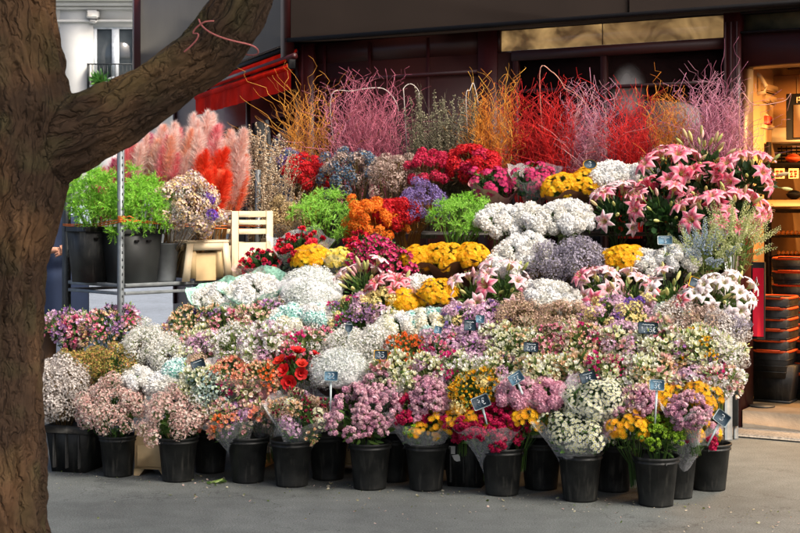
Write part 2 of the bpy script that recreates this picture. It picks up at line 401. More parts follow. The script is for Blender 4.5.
def u_mum(rng, pal, r=0.06, n=230, inner=None):
    """a large incurved chrysanthemum head"""
    g = Geo(); d = fib(n, -0.35, rng, 0.04); c = pick(rng, pal, 1, .04)[0]
    ci = c if inner is None else np.array(inner)
    sq = np.array([1, 1, .8])
    g.lathe([(0.001, -r*.4), (r*.6, -r*.3), (r*.8, 0), (r*.6, r*.42), (0.001, r*.6)], ci * .92, 12)
    layer = 0.80 + 0.12 * rng.random((n, 1))
    g.scatter(PETAL1, rot_to(d + np.array([0, 0, -.1]) + rng.normal(0, .12, d.shape), rng.random(n) * 6.28, r * 0.24 * (0.8 + .5 * rng.random(n))), d * r * layer * sq, np.tile(ci, (n, 1)), pick(rng, [c], n, .05), 0)
    k = 5; d2 = fib(k, -.9, rng, .2); d2[:, 2] = -abs(d2[:, 2]) * .4
    g.scatter(LEAFP, rot_to(d2, rng.random(k) * 6, r * (0.8 + .3 * rng.random(k))), d2 * r * .4 - np.array([0, 0, r * .4]), pick(rng, GREENS, k), pick(rng, GREENS, k), 1)
    return g
def u_daisy(rng, pal, r=0.016, inner=(0.5, 0.3, 0.02), n=6, spread=0.035, proto=None):
    g = Geo(); d = fib(n, 0.3, rng, .12)
    B = pick(rng, pal, n, .07); A = np.tile(np.array(inner), (n, 1))
    g.scatter(proto or FL_DAISY, rot_to(d + np.array([0, 0, .5]), rng.random(n) * 6.28, r * (0.85 + .3 * rng.random(n))), d * spread * np.array([1, 1, .5]), A, B, 0)
    twigs(g, rng, d * spread * np.array([1, 1, .5]) * .9, GREENS, .0012, (0, 0, -spread * 1.3))
    k = 4; d2 = fib(k, -.4, rng, .3); g.scatter(LEAFP, rot_to(d2 + np.array([0, 0, .3]), rng.random(k) * 6, spread * (0.8 + .4 * rng.random(k))), d2 * spread * .2 - np.array([0, 0, spread * .5]), pick(rng, GREENS, k), pick(rng, GREENS, k), 1)
    return g
def u_packed(rng, pal, r=0.05, n=16, fs=0.016, inner=(0.45, 0.22, 0.01), proto=FL_DAISY):
    """tightly packed button heads forming a cushion"""
    g = Geo(); d = fib(n, 0.1, rng, .06)
    for q, (lay, nn) in enumerate(((1.0, n), (0.88, n))):
        d = fib(nn, 0.05, rng, .08)
        g.scatter(proto, rot_to(d, rng.random(nn) * 6.28, fs * (0.9 + .3 * rng.random(nn))), d * r * lay * np.array([1, 1, .75]), np.tile(np.array(inner), (nn, 1)), pick(rng, pal, nn, .06), 0)
    return g
def u_carn(rng, pal, r=0.024, inner=None, n=40):
    g = Geo(); d = fib(n, 0.0, rng, .15); c = pick(rng, pal, 1, .12)[0]
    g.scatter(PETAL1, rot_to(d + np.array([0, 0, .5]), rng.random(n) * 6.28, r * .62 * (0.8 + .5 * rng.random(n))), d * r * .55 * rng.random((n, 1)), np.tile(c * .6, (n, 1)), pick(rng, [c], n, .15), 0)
    g.tube([(0, 0, -r * 3), (0, 0, -r * .9), (0, 0, 0)], [.0015, .005, .007], GREENS[0], 5, 1, False)
    return g

def lily_bloom(rng, edge, mid, throat, r=0.075, openness=0.85):
    """six recurved petals, a stripe down each, stamens"""
    g = Geo()
    for k in range(6):
        a = 2 * math.pi * k / 6 + rng.normal(0, .05); wide = 0.27 if k % 2 else 0.20
        V, C = [], []
        seg = 6
        for i in range(seg + 1):
            t = i / seg
            ang = 1.25 - openness * 1.25 * t
            rr = r * (0.06 + 0.95 * t * (0.55 + 0.45 * t)); z = r * (0.75 * math.sin(min(1.6, t * 2.3)) - openness * 0.5 * t * t)
            wd = r * wide * (math.sin(math.pi * (0.12 + 0.86 * t)) if t < 1 else 0.02)
            for sg, q in ((-1, 1), (-.5, .5), (0, 0), (.5, .5), (1, 1)):
                x = rr; y = sg * wd * 1.25
                zz = z - (q * q) * 0.05 * r * (1 if t < .8 else 2.0) + (0.045 * r if q == .5 else 0)
                V.append((x * math.cos(a) - y * math.sin(a), x * math.sin(a) + y * math.cos(a), zz))
                m_ = 1 - q
                col = edge * (1 - m_) + mid * m_
                if t < .3: col = throat * (1 - t / .3) + col * (t / .3)
                if t > .85: col = edge * .6 + col * .4
                C.append(col)
        f = []
        for i in range(seg):
            for j in range(4): f.append([i*5+j, i*5+j+1, i*5+j+6, i*5+j+5])
        g.faces(V, f, np.clip(np.array(C), 0, .95), 0)
    for k in range(6):
        a = 2 * math.pi * k / 6 + .5
        e = np.array([math.cos(a) * r * .3, math.sin(a) * r * .3, r * .85])
        g.tube([(0, 0, 0), e * np.array([.4, .4, .7]), e], .0012, rgb(190, 200, 130), 3, 0, False)
        g.tube([e - np.array([0, 0, .003]), e + np.array([.004, .004, .002])], .0028, rgb(120, 50, 20), 4, 0)
    g.tube([(0, 0, -r * .6), (0, 0, 0)], [.004, .006], PALEG[0], 5, 1, False)
    return g
def u_bud(rng, pal=None, L=0.085):
    g = Geo(); c = pick(rng, pal if pal is not None else [rgb(198, 196, 128), rgb(176, 184, 108), rgb(214, 196, 150)], 1)[0]
    pr = [(0.001, 0), (.006, .01), (.010, L*.25), (.0125, L*.5), (.011, L*.75), (.006, L*.92), (.001, L)]
    g.lathe(pr, c, 9); g.tube([(0, 0, -.08), (0, 0, .004)], .0022, GREENS[2], 4, 1, False)
    return g
def u_fern(rng, pal, r=0.07, n=16):
    """feathery asparagus fern: arching twigs with needles"""
    g = Geo()
    for d in fib(n, -0.1, rng, .3):
        L = r * (0.8 + .5 * rng.random()); pts = np.array([d * L * t + np.array([0, 0, -.18 * L * t * t]) for t in np.linspace(0.1, 1, 5)])
        g.tube(pts, .0009, pick(rng, pal, 1)[0], 3, 1, False)
        m = 26; t = rng.random(m); base = np.array([np.interp(t, np.linspace(0, 1, 5), pts[:, k]) for k in range(3)]).T
        dd = rng.normal(0, 1, (m, 3)); dd /= np.linalg.norm(dd, axis=1, keepdims=True); dd = dd * .9 + d * .5
        R = rot_to(dd, rng.random(m) * 6, r * (.16 + .16 * rng.random(m))); R[:, :, 0] *= 2.4
        g.scatter(NEEDLE, R, base, pick(rng, pal, m), pick(rng, pal, m), 1)
    return g
def u_spike(rng, pal, L=0.16, n=26, fs=0.011, green=PALEG, proto=FL_CUP):
    """upright spike of small bells"""
    g = Geo(); g.tube([(0, 0, -.1), (0, 0, L)], [.002, .001], green[0], 4, 1, False)
    t = np.linspace(0, 1, n); a = np.arange(n) * 2.4
    sc = fs * (1.15 - .75 * t)
    T = np.stack([np.cos(a) * sc * .9, np.sin(a) * sc * .9, L * t], -1)
    g.scatter(proto, rot_to(np.stack([np.cos(a), np.sin(a), .5 + 0 * a], -1), a, sc), T, pick(rng, green, n), pick(rng, pal, n), 0)
    return g
def u_iris(rng, pal, r=0.04, yel=rgb(226, 196, 90)):
    g = Geo()
    B = pick(rng, pal, 1)[0]
    for n, cup, s_ in ((3, .2, 1.0), (3, 1.1, .8), (4, .7, .6)):
        pr = proto_petals(n, 1, .42, cup, .1, 2, False, .5)
        g.scatter(pr, rot_to(np.array([[rng.normal(0, .2), rng.normal(0, .2), 1]]), rng.random(1) * 6, np.array([r * s_])), np.zeros((1, 3)), np.array([yel]), np.array([B]), 0)
    k = 4; d2 = fib(k, .2, rng, .3); g.scatter(LEAFP, rot_to(d2, rng.random(k) * 6, r * (1.1 + .4 * rng.random(k))), d2 * 0 - np.array([0, 0, r]), pick(rng, GREENS, k), pick(rng, GREENS, k), 1)
    return g
def u_amaryllis(rng, pal, r=0.055):
    g = Geo(); c = pick(rng, pal, 1)[0]
    for n, cup, s_, dz in ((6, .65, 1.0, 0), (5, 1.1, .7, .2)):
        pr = proto_petals(n, 1, .5, cup, .12, 3, False, .35)
        g.scatter(pr, rot_to(np.array([[0, 0, 1.0]]), rng.random(1) * 6, np.array([r * s_])), np.zeros((1, 3)), np.array([c * .35]), np.array([c]), 0)
    g.tube([(0, 0, -.1), (0, 0, 0)], [.004, .006], GREENS[2], 5, 1, False)
    return g

# ------------------------------------------------------------------ bouquets
UNIT_CACHE, FOL_CACHE, WRAP_CACHE = {}, {}, {}
def unit_meshes(key, fn, nvar=5):
    if key not in UNIT_CACHE:
        UNIT_CACHE[key] = []
        for k in range(nvar):
            rng = np.random.default_rng(abs(hash_s(key)) % 100000 + k * 17)
            UNIT_CACHE[key].append(fn(rng).mesh(key, [PETAL, LEAF]))
    return UNIT_CACHE[key]
def hash_s(s):
    h = 0
    for ch in s: h = (h * 131 + ord(ch)) % 1000003
    return h

def foliage_mesh(style, k):
    key = (style, k)
    if key in FOL_CACHE: return FOL_CACHE[key]
    cols, nl, ns, lw = {'green': (GREENS, 150, 26, 1.0), 'pale': (PALEG + GREENS[:1], 130, 26, .8), 'dry': (DRYS, 90, 40, .5), 'dark': ([rgb(44, 76, 38), rgb(56, 92, 44), rgb(34, 60, 34)], 240, 22, 1.5),
                        'lime': ([rgb(120, 168, 60), rgb(86, 140, 44)], 60, 34, .5), 'ochre': ([rgb(150, 100, 40), rgb(170, 120, 44)], 70, 40, .5)}[style]
    rng = np.random.default_rng(100 + k + len(style) * 7); g = Geo()
    d = fib(ns, 0.0, rng, .1)
    for t in d:                       # stems, for a bouquet of radius 1
        e = t * .85; lo = np.array([t[0] * .28, t[1] * .28, -1.5])
        g.tube(np.array([[t[0] * .32, t[1] * .32, -2.6], lo, (lo + e) / 2 + np.array([t[0] * .08, t[1] * .08, -.1]), e]), .016, pick(rng, cols, 1)[0], 4, 1, False)
    dl = fib(nl, -0.9, rng, .25); rad = .25 + .6 * rng.random((nl, 1))
    T = dl * rad * np.array([1, 1, .8]) - np.array([0, 0, .25])
    R = rot_to(dl + np.array([0, 0, .6]) + rng.normal(0, .3, dl.shape), rng.random(nl) * 6.28, .38 * (.6 + .6 * rng.random(nl))); R[:, :, 0] *= lw * 1.2
    g.scatter(LEAFP, R, T, pick(rng, cols, nl), pick(rng, cols, nl), 1)
    FOL_CACHE[key] = g.mesh('foliage', [PETAL, LEAF]); return FOL_CACHE[key]

def wrap_mesh(kind, k):
    """film or paper cone of a bouquet of radius 1, rim folded and uneven"""
    key = (kind, k)
    if key in WRAP_CACHE: return WRAP_CACHE[key]
    mat, top, rim, thick = {'cello': (CELLO, .5, 1.25, 0), 'pinkcello': (CELLOP, .30, 1.12, 0), 'net': (NET, .55, 1.07, 0), 'kraft': (KRAFT, .12, 1.12, 0), 'teal': (TEALP, .05, 1.2, 0),
                            'mint': (MINTP, .35, 1.3, 0), 'pink': (PINKP, .1, 1.1, 0)}[kind]
    rng = np.random.default_rng(300 + k * 3 + len(kind)); g = Geo()
    S, Rn = 72, 12; V = []
    ph = rng.random(6) * 6.28
    for i in range(Rn + 1):
        t = i / Rn
        for j in range(S):
            a = 2 * math.pi * j / S
            w = math.sin(5 * a + ph[0]) * .5 + math.sin(8 * a + ph[1]) * .35 + math.sin(13 * a + ph[2]) * .25 + math.sin(21 * a + ph[3]) * .12
            r = (.24 + (rim - .24) * t ** 1.5) * (1 + .09 * w * t)
            z = -1.9 + (1.9 + top) * t + .16 * t ** 3 * (math.sin(3 * a + ph[4]) + .5 * math.sin(7 * a + ph[5]))
            V.append((r * math.cos(a), r * math.sin(a), z))
    f = [[i*S+j, i*S+(j+1)%S, (i+1)*S+(j+1)%S, (i+1)*S+j] for i in range(Rn) for j in range(S)]
    g.faces(V, f)
    WRAP_CACHE[key] = g.mesh('wrap', mat, True); return WRAP_CACHE[key]

NETCACHE = {}
def net_mesh(k):
    if k not in NETCACHE:
        rng = np.random.default_rng(50 + k); g = Geo(); S, Rn = 40, 12; V = []; ph = rng.random(5) * 6.28
        for i in range(Rn + 1):
            t = i / Rn * 0.62 * math.pi
            for j in range(S):
                a = 2 * math.pi * j / S
                w = 1 + .05 * math.sin(4 * a + ph[0] + t * 2) + .04 * math.sin(9 * a + ph[1] - t * 3) + .03 * math.sin(t * 9 + ph[2] + a * 2)
                V.append((1.1 * math.sin(t) * math.cos(a) * w, 1.1 * math.sin(t) * math.sin(a) * w, 1.1 * math.cos(t) * w))
        f = [[i*S+j, (i+1)*S+j, (i+1)*S+(j+1)%S, i*S+(j+1)%S] for i in range(Rn) for j in range(S)]
        g.faces(V, f); NETCACHE[k] = g.mesh('net_cover', NET, True)
    return NETCACHE[k]

NB = [0]
def bouquet(C, R, label, units, n, hf=0.7, fol='green', wrap=None, cat='bouquet', group=None, name='bouquet', zmin=-0.22, usc=1.0, net=False, depth=None, lean=(0.0, -.4), wz=None, unit_name='bloom'):
    """C = centre of the head, R = its radius; units = [(key, fn, weight)]"""
    NB[0] += 1; rng = np.random.default_rng(1000 + NB[0])
    depth = depth or max(.30, 2.2 * R)
    root = empty(name, (C.x, C.y, C.z - depth), label, cat, group)
    up = Vector((lean[0], lean[1], 1)).normalized(); q = up.to_track_quat('Z', 'Y').to_matrix().to_4x4()
    hub = Vector((0, 0, depth - R * hf * .35)); ph = rng.random(3) * 6.28; loose = not any(u[0].startswith(('mum', 'cushion', 'gyp_net')) for u in units)
    d = fib(n, zmin, rng, 0.07)
    ws = np.array([u[2] for u in units], float); ws /= ws.sum()
    which = rng.choice(len(units), n, p=ws)
    for k in range(n):
        key, fn, _ = units[which[k]]
        me = unit_meshes(key, fn); m = me[int(rng.integers(len(me)))]
        dk = d[k]; pos = Vector((dk[0] * R, dk[1] * R, dk[2] * R * hf)) * (0.84 + .12 * rng.random())
        fi = math.atan2(dk[1], dk[0]); wob = 1 + (.13 * math.sin(2 * fi + ph[0]) + .10 * math.sin(3 * fi + ph[1]) + .06 * math.sin(5 * fi + ph[2])) * (1 if loose else .55)
        if loose: wob *= 1 + rng.normal(0, .09); pos += Vector(rng.normal(0, .06 * R, 3))
        pos = Vector((pos.x * wob, pos.y * wob, pos.z * (1 + (wob - 1) * .8)))
        nd = np.array([[dk[0], dk[1], dk[2] * .9 + .35]]) + rng.normal(0, .12, (1, 3))
        s_ = usc * (0.85 + .3 * rng.random())
        Rm = rot_to(nd, np.array([rng.random() * 6.28]), np.array([s_]))[0]
        M = Matrix.Translation(hub) @ q @ Matrix.Translation(pos) @ Matrix(Rm.tolist()).to_4x4()
        link(unit_name, m, root, M=M)
    k = int(rng.integers(3))
    zs = (depth) / 2.6
    f = link('foliage', foliage_mesh(fol, k), root)
    f.matrix_basis = Matrix.Translation(hub) @ q @ Matrix.Rotation(rng.random() * 6.28, 4, 'Z') @ Matrix.Diagonal((R * .88, R * .88, min(R * hf * 1.25, depth / 2.75), 1))
    if wrap:
        w = link('wrap', wrap_mesh(wrap, int(rng.integers(3))), root)
        w.matrix_basis = Matrix.Translation(hub) @ q @ Matrix.Rotation(rng.random() * 6.28, 4, 'Z') @ Matrix.Diagonal((R, R, wz or min(R * .95, (depth) / 2.0), 1))
    if net:
        w = link('net_cover', net_mesh(int(rng.integers(4))), root)
        w.matrix_basis = Matrix.Translation(hub) @ q @ Matrix.Rotation(rng.random() * 6.28, 4, 'Z') @ Matrix.Diagonal((R * 1.02, R * 1.02, R * hf * 1.05, 1))
    return root

# ================================================================== SETTING
def noise_grid(shape, seed):
    return np.random.default_rng(seed).random(shape)
def vnoise(p, seed=0):
    """smooth value noise for points p[N,3]"""
    g = noise_grid((32, 32, 32), seed); i = np.floor(p).astype(int); f = p - i; f = f * f * (3 - 2 * f)
    out = 0
    for dx in (0, 1):
        for dy in (0, 1):
            for dz in (0, 1):
                w = (f[:, 0] if dx else 1 - f[:, 0]) * (f[:, 1] if dy else 1 - f[:, 1]) * (f[:, 2] if dz else 1 - f[:, 2])
                out = out + w * g[(i[:, 0] + dx) % 32, (i[:, 1] + dy) % 32, (i[:, 2] + dz) % 32]
    return out

# ground: one sheet of worn asphalt
def asphalt(name, c, var, sc):
    m, nt, p = new_mat(name)
    tc = nt.nodes.new('ShaderNodeTexCoord')
    def nz(s, d=8):
        n = nt.nodes.new('ShaderNodeTexNoise'); n.inputs['Scale'].default_value = s; n.inputs['Detail'].default_value = d
        nt.links.new(tc.outputs['Object'], n.inputs['Vector']); return n
    n1, n2, n3 = nz(0.9), nz(sc, 4), nz(7)
    c = np.array(c)
    r1 = nt.nodes.new('ShaderNodeValToRGB'); r1.color_ramp.elements[0].position = .35; r1.color_ramp.elements[1].position = .68
    r1.color_ramp.elements[0].color = (*(c * (1 - var)), 1); r1.color_ramp.elements[1].color = (*(c * (1 + var)), 1)
    nt.links.new(n1.outputs['Fac'], r1.inputs[0])
    r2 = nt.nodes.new('ShaderNodeMapRange'); r2.inputs['From Min'].default_value = .3; r2.inputs['From Max'].default_value = .7; r2.inputs['To Min'].default_value = .55; r2.inputs['To Max'].default_value = 1.5
    nt.links.new(n2.outputs['Fac'], r2.inputs['Value'])
    r3 = nt.nodes.new('ShaderNodeMapRange'); r3.inputs['From Min'].default_value = .35; r3.inputs['From Max'].default_value = .65; r3.inputs['To Min'].default_value = .88; r3.inputs['To Max'].default_value = 1.1
    nt.links.new(n3.outputs['Fac'], r3.inputs['Value'])
    a = nt.nodes.new('ShaderNodeMath'); a.operation = 'MULTIPLY'; nt.links.new(r2.outputs[0], a.inputs[0]); nt.links.new(r3.outputs[0], a.inputs[1])
    v = nt.nodes.new('ShaderNodeVectorMath'); v.operation = 'SCALE'; nt.links.new(r1.outputs[0], v.inputs[0]); nt.links.new(a.outputs[0], v.inputs['Scale'])
    nt.links.new(v.outputs[0], p.inputs['Base Color']); p.inputs['Roughness'].default_value = .82
    wn_ = nt.nodes.new('ShaderNodeVectorMath'); wn_.operation = 'MULTIPLY_ADD'; wn_.inputs[1].default_value = (.5, .5, .5); nt.links.new(n3.outputs['Color'], wn_.inputs[0]); nt.links.new(tc.outputs['Object'], wn_.inputs[2])
    vc = nt.nodes.new('ShaderNodeTexVoronoi'); vc.feature = 'DISTANCE_TO_EDGE'; vc.inputs['Scale'].default_value = .55; nt.links.new(wn_.outputs[0], vc.inputs['Vector'])
    vm = nt.nodes.new('ShaderNodeMapRange'); vm.inputs['From Max'].default_value = .006; vm.inputs['To Min'].default_value = .55; nt.links.new(vc.outputs['Distance'], vm.inputs['Value'])
    v3 = nt.nodes.new('ShaderNodeVectorMath'); v3.operation = 'SCALE'; nt.links.new(v.outputs[0], v3.inputs[0]); nt.links.new(vm.outputs[0], v3.inputs['Scale']); nt.links.new(v3.outputs[0], p.inputs['Base Color'])
    bp = nt.nodes.new('ShaderNodeBump'); bp.inputs['Strength'].default_value = .35; bp.inputs['Distance'].default_value = .004
    nt.links.new(n2.outputs['Fac'], bp.inputs['Height']); nt.links.new(bp.outputs[0], p.inputs['Normal'])
    return m
ASPH = asphalt('worn_asphalt', rgb(89, 93, 90), .22, 110)
ROADM = asphalt('road_asphalt', rgb(112, 120, 129), .1, 90)
g = Geo(); g.faces([(-150, -60, 0), (150, -60, 0), (150, 250, 0), (-150, 250, 0)], [[0, 1, 2, 3]]); tag(part('ground', g, ASPH), kind='structure')
g = Geo(); g.faces([(-40, 16.4, .004), (-1.5, 16.4, .004), (-1.5, 38, .004), (-60, 38, .004)], [[0, 1, 2, 3]]); tag(part('road', g, ROADM), kind='structure')
# small litter: petals, leaf scraps
g = Geo(); rng = np.random.default_rng(5); n = 520
u_ = rng.uniform(-3.9, 1.2, n); v_ = -rng.exponential(.28, n) + .15
T = np.array([tuple(stall(a, b, .004)) for a, b in zip(u_, v_)])
dd = rng.normal(0, .25, (n, 3)); dd[:, 2] = 1
sz = .006 + .012 * rng.random(n) ** 3
R = rot_to(dd, rng.random(n) * 6, sz)
g.scatter(PETAL1, R, T, pick(rng, [rgb(200, 190, 170), rgb(150, 150, 110), rgb(200, 160, 160), rgb(90, 110, 50)], n), pick(rng, [rgb(200, 190, 170), rgb(90, 110, 50), rgb(150, 140, 120)], n), 0)
tag(part('petal_litter', g, PETAL), 'scattered petals and leaf scraps on the pavement before the buckets', 'litter', kind='stuff')
# a few cut leaves on the ground between two front buckets
g = Geo(); n = 14; c0 = P(219, 478, 8.75); c0.z = .012
T = np.array(c0) + rng.normal(0, 1, (n, 3)) * np.array([.05, .04, .006]); T[:, 2] = np.abs(T[:, 2] - .012) + .008
g.scatter(LEAFP, rot_to(rng.normal(0, 1, (n, 3)) * np.array([1, 1, .15]), rng.random(n) * 6, .05 * (.6 + rng.random(n))), T, pick(rng, GREENS, n), pick(rng, PALEG, n), 0)
tag(part('cut_leaves', g, LEAF), 'small heap of cut green leaves lying on the asphalt before buckets', 'leaves', kind='stuff')

# ------------------------------------------------------------------ shop building
PF = Vector((2.76, 10.72, 0)); DF = Vector((-0.862, 0.506, 0)); NF = Vector((-0.506, -0.862, 0))    # front: origin, towards corner, outwards
DL = Vector((-0.364, 0.931, 0)); NL = Vector((-0.931, -0.364, 0))
TC = 4.21
CORNER = PF + DF * TC
def MF(org, d, nrm):
    """local x = along the facade, y = outwards, z = up"""
    return np.array([[d.x, nrm.x, 0, org.x], [d.y, nrm.y, 0, org.y], [0, 0, 1, 0], [0, 0, 0, 1]])
F_ = MF(PF, DF, NF); L_ = MF(CORNER, DL, NL)
def t_at(px):
    k = (px - 400) / F
    return (PF.x - k * PF.y) / (0.862 + k * 0.506)
def zf(px, py):
    t = t_at(px); return H - (py - HY) / F * (PF.y + .506 * t)
shop = empty('shop_building', (PF.x, PF.y, 0), 'dark maroon corner shop building with wide fascia behind the flower stall', 'building')
def spart(name, g, mats, parent=shop, smooth=False):
    """part given in world coordinates under the shop's Empty"""
    o = part(name, g, mats, parent, smooth)
    base = Vector((0, 0, 0)); q = parent
    while q is not None: base += q.location; q = q.parent
    o.location = -base
    return o
LL = 7.4                     # length of the side fascia
LW = 5.7                     # length of the side wall below it
Wd = 0.30
# walls: panels between openings
g = Geo(); g.box(2.11, TC, -Wd, 0, 0, 3.03, M=F_); g.box(2.24, TC, -Wd, -.001, 3.031, 3.22, M=F_); g.box(.30, 2.24, -Wd, 0, 0, .42, M=F_); spart('front_wall', g, MAROOND)
g = Geo()
g.box(2.24, 2.42, 0, .02, .0, 3.22, M=F_)
for t in (2.9, 3.5, 3.98): g.box(t, t + .03, 0, .012, .3, 3.2, M=F_)
g.box(2.42, TC - .12, 0, .014, 2.86, 2.90, M=F_); g.box(2.42, TC - .12, 0, .014, .42, .46, M=F_)
spart('panel_moulding', g, MAROON)
g = Geo(); g.box(TC - .12, TC + .03, -.02, .05, 0, 3.22, M=F_); g.box(-.04, .16, -.02, .045, 0, 3.22, M=L_); spart('corner_pilaster', g, MAROON)
# left facade
g = Geo(); g.box(.16, LW, -Wd, 0, 0, 3.22, M=L_); spart('side_wall', g, MAROON)
g = Geo()
for t in (1.9, 3.7, 5.5): g.box(t, t + .08, 0, .03, .5, 3.2, M=L_)
spart('side_moulding', g, MAROOND)
for a in (.35, 2.1, 3.9):
    w = Geo(); w.box(a, a + 1.45, .002, .012, .75, 2.6, M=L_)
    spart('side_window', w, mat_plain('dark_window', rgb(34, 24, 26), .12, spec=.6) if 'dark_window' not in bpy.data.materials else bpy.data.materials['dark_window'])
# fascias
g = Geo(); g.box(-3.2, TC + .06, -.3, .16, 3.225, 4.7, M=F_, bev=.01); spart('front_fascia', g, FASCIA)
g = Geo(); g.box(-3.2, TC + .1, .16, .185, 3.225, 3.262, M=F_); g.box(1.0, 1.012, .16, .166, 3.262, 4.7, M=F_); spart('fascia_trim', g, BLACKF)
g = Geo(); g.box(-.05, LL - .12, -.3, .12, 3.235, 4.7, M=L_, bev=.01); spart('side_fascia', g, FASCIAG)
g = Geo(); g.box(LL - .12, LL + .06, -.32, .2, 3.1, 5.2, M=L_); spart('fascia_end_post', g, MAROON)
g = Geo(); g.box(-.05, .12, .12, .2, 3.1, 4.75, M=L_); spart('fascia_corner_post', g, MAROON)
g = Geo(); g.box(-3.2, TC, -1.9, -.3, 4.4, 4.7, M=F_); spart('roof', g, FASCIA)
# front window with transom, built as frame and panes
t_l, t_r, t_pl, t_pr, t_d = 2.24, t_at(727), t_at(727), t_at(744), t_at(745)
GLASSD, nt, p = new_mat('shop_glass')
p.inputs['Base Color'].default_value = (*rgb(30, 18, 16), 1); p.inputs['Roughness'].default_value = .06; p.inputs['Specular IOR Level'].default_value = .55
# reflection painted into the glass colour, a pale cloud round one spot
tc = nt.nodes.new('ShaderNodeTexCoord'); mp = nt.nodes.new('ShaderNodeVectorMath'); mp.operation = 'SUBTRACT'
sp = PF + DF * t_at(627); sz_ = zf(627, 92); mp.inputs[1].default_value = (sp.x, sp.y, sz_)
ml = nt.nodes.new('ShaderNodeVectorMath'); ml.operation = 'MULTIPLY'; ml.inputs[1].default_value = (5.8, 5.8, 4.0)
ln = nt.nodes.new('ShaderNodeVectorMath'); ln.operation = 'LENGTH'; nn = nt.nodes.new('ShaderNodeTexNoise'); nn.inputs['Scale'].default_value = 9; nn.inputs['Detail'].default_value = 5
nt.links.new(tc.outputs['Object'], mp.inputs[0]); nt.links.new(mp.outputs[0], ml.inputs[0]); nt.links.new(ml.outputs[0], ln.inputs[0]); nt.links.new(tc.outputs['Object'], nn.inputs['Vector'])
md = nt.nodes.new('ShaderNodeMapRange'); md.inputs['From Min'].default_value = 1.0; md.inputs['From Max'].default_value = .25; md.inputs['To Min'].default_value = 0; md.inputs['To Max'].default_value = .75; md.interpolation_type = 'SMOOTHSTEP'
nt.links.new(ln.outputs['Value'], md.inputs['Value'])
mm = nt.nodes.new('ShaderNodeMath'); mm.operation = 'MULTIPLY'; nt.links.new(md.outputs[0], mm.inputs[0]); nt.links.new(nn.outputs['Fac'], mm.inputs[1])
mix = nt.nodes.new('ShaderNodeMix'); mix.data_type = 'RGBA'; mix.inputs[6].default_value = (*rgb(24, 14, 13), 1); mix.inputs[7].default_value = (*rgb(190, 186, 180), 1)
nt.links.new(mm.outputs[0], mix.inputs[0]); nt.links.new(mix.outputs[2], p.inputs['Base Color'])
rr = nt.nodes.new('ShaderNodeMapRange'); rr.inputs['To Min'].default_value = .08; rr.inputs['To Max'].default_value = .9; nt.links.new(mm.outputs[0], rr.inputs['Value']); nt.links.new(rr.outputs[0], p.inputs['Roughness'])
WARMG, nt, p = new_mat('glow_transom_glass')      # frosted pane, shop light put in as its own glow
p.inputs['Base Color'].default_value = (*rgb(150, 120, 80), 1); p.inputs['Roughness'].default_value = .25
tc = nt.nodes.new('ShaderNodeTexCoord'); n1 = nt.nodes.new('ShaderNodeTexNoise'); n1.inputs['Scale'].default_value = 3.2; n1.inputs['Detail'].default_value = 7; n1.inputs['Distortion'].default_value = 1.2
nt.links.new(tc.outputs['Object'], n1.inputs['Vector'])
rp = nt.nodes.new('ShaderNodeValToRGB'); rp.color_ramp.elements[0].position = .35; rp.color_ramp.elements[1].position = .7
rp.color_ramp.elements[0].color = (*rgb(70, 52, 34), 1); rp.color_ramp.elements[1].color = (*rgb(206, 166, 108), 1)
nt.links.new(n1.outputs['Fac'], rp.inputs[0]); nt.links.new(rp.outputs[0], p.inputs['Emission Color']); p.inputs['Emission Strength'].default_value = .42
win = empty('shop_window', (0, 0, 0), None, None); win.parent = shop; win.location = -shop.location
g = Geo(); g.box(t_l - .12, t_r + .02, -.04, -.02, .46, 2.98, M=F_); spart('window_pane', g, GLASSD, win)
g = Geo()
g.box(t_r - .01, t_l - .14, -.05, .03, 2.86 + .09, 3.035, M=F_); g.box(t_r - .01, t_l - .14, -.05, .03, .40, .50, M=F_)
for t in (t_l - .2, 1.25): g.box(t, t + .05, -.045, .028, .5, 2.95, M=F_)
g.box(t_r - .01, t_l - .2, -.042, .02, 2.68, 2.71, M=F_)
spart('window_frame', g, MAROOND, win)
g = Geo(); g.box(t_at(724), t_at(500), -.05, -.03, 3.045, 3.215, M=F_); spart('transom_pane', g, WARMG, win)
g = Geo(); g.box(t_at(500), t_l, -.05, .01, 3.035, 3.22, M=F_); g.box(1.3, 1.306, -.028, -.02, 3.045, 3.215, M=F_); spart('transom_frame', g, MAROOND, win)
g = Geo(); g.box(t_pr + .015, t_pl + .012, -Wd, .05, 0, 3.22, M=F_); spart('door_pier', g, MAROON)
g = Geo()
for k in range(3): g.box(t_pr + .03 + k * .045, t_pr + .045 + k * .045, .05, .07, .2, 3.15, M=F_, bev=.003)
spart('pier_moulding', g, MAROOND)
# door opening side: head, transom above door, step
TR = -3.2
g = Geo(); g.box(TR, t_pr + .015, -Wd, .02, 2.81, 3.06, M=F_); spart('door_head', g, MAROOND)
g = Geo(); g.box(TR, t_at(741), -.08, -.05, 3.07, 3.215, M=F_); 
COOLG = mat_plain('transom_glass', rgb(74, 74, 62), .2, spec=.6, var=.5, nscale=4, dust=rgb(126, 112, 84)); spart('door_transom_pane', g, COOLG)
g = Geo(); g.box(TR, t_pr + .015, -.05, .05, 3.055, 3.07, M=F_); g.box(TR, t_pr + .015, -.05, .05, 3.205, 3.222, M=F_); spart('door_transom_frame', g, BLACKF)
STEPM = mat_plain('worn_step_concrete', rgb(112, 102, 88), .85, var=.25, nscale=5, bump=.3, bscale=40)
g = Geo(); g.box(TR, t_pr + .01, -Wd, .03, .0, .165, M=F_, bev=.008); spart('door_step', g, STEPM)
g = Geo(); g.box(TR, t_pr + .3, .03, .34, .004, .03, M=F_, bev=.006); spart('threshold_kerb', g, asphalt('kerb_stone', rgb(128, 124, 116), .15, 60))
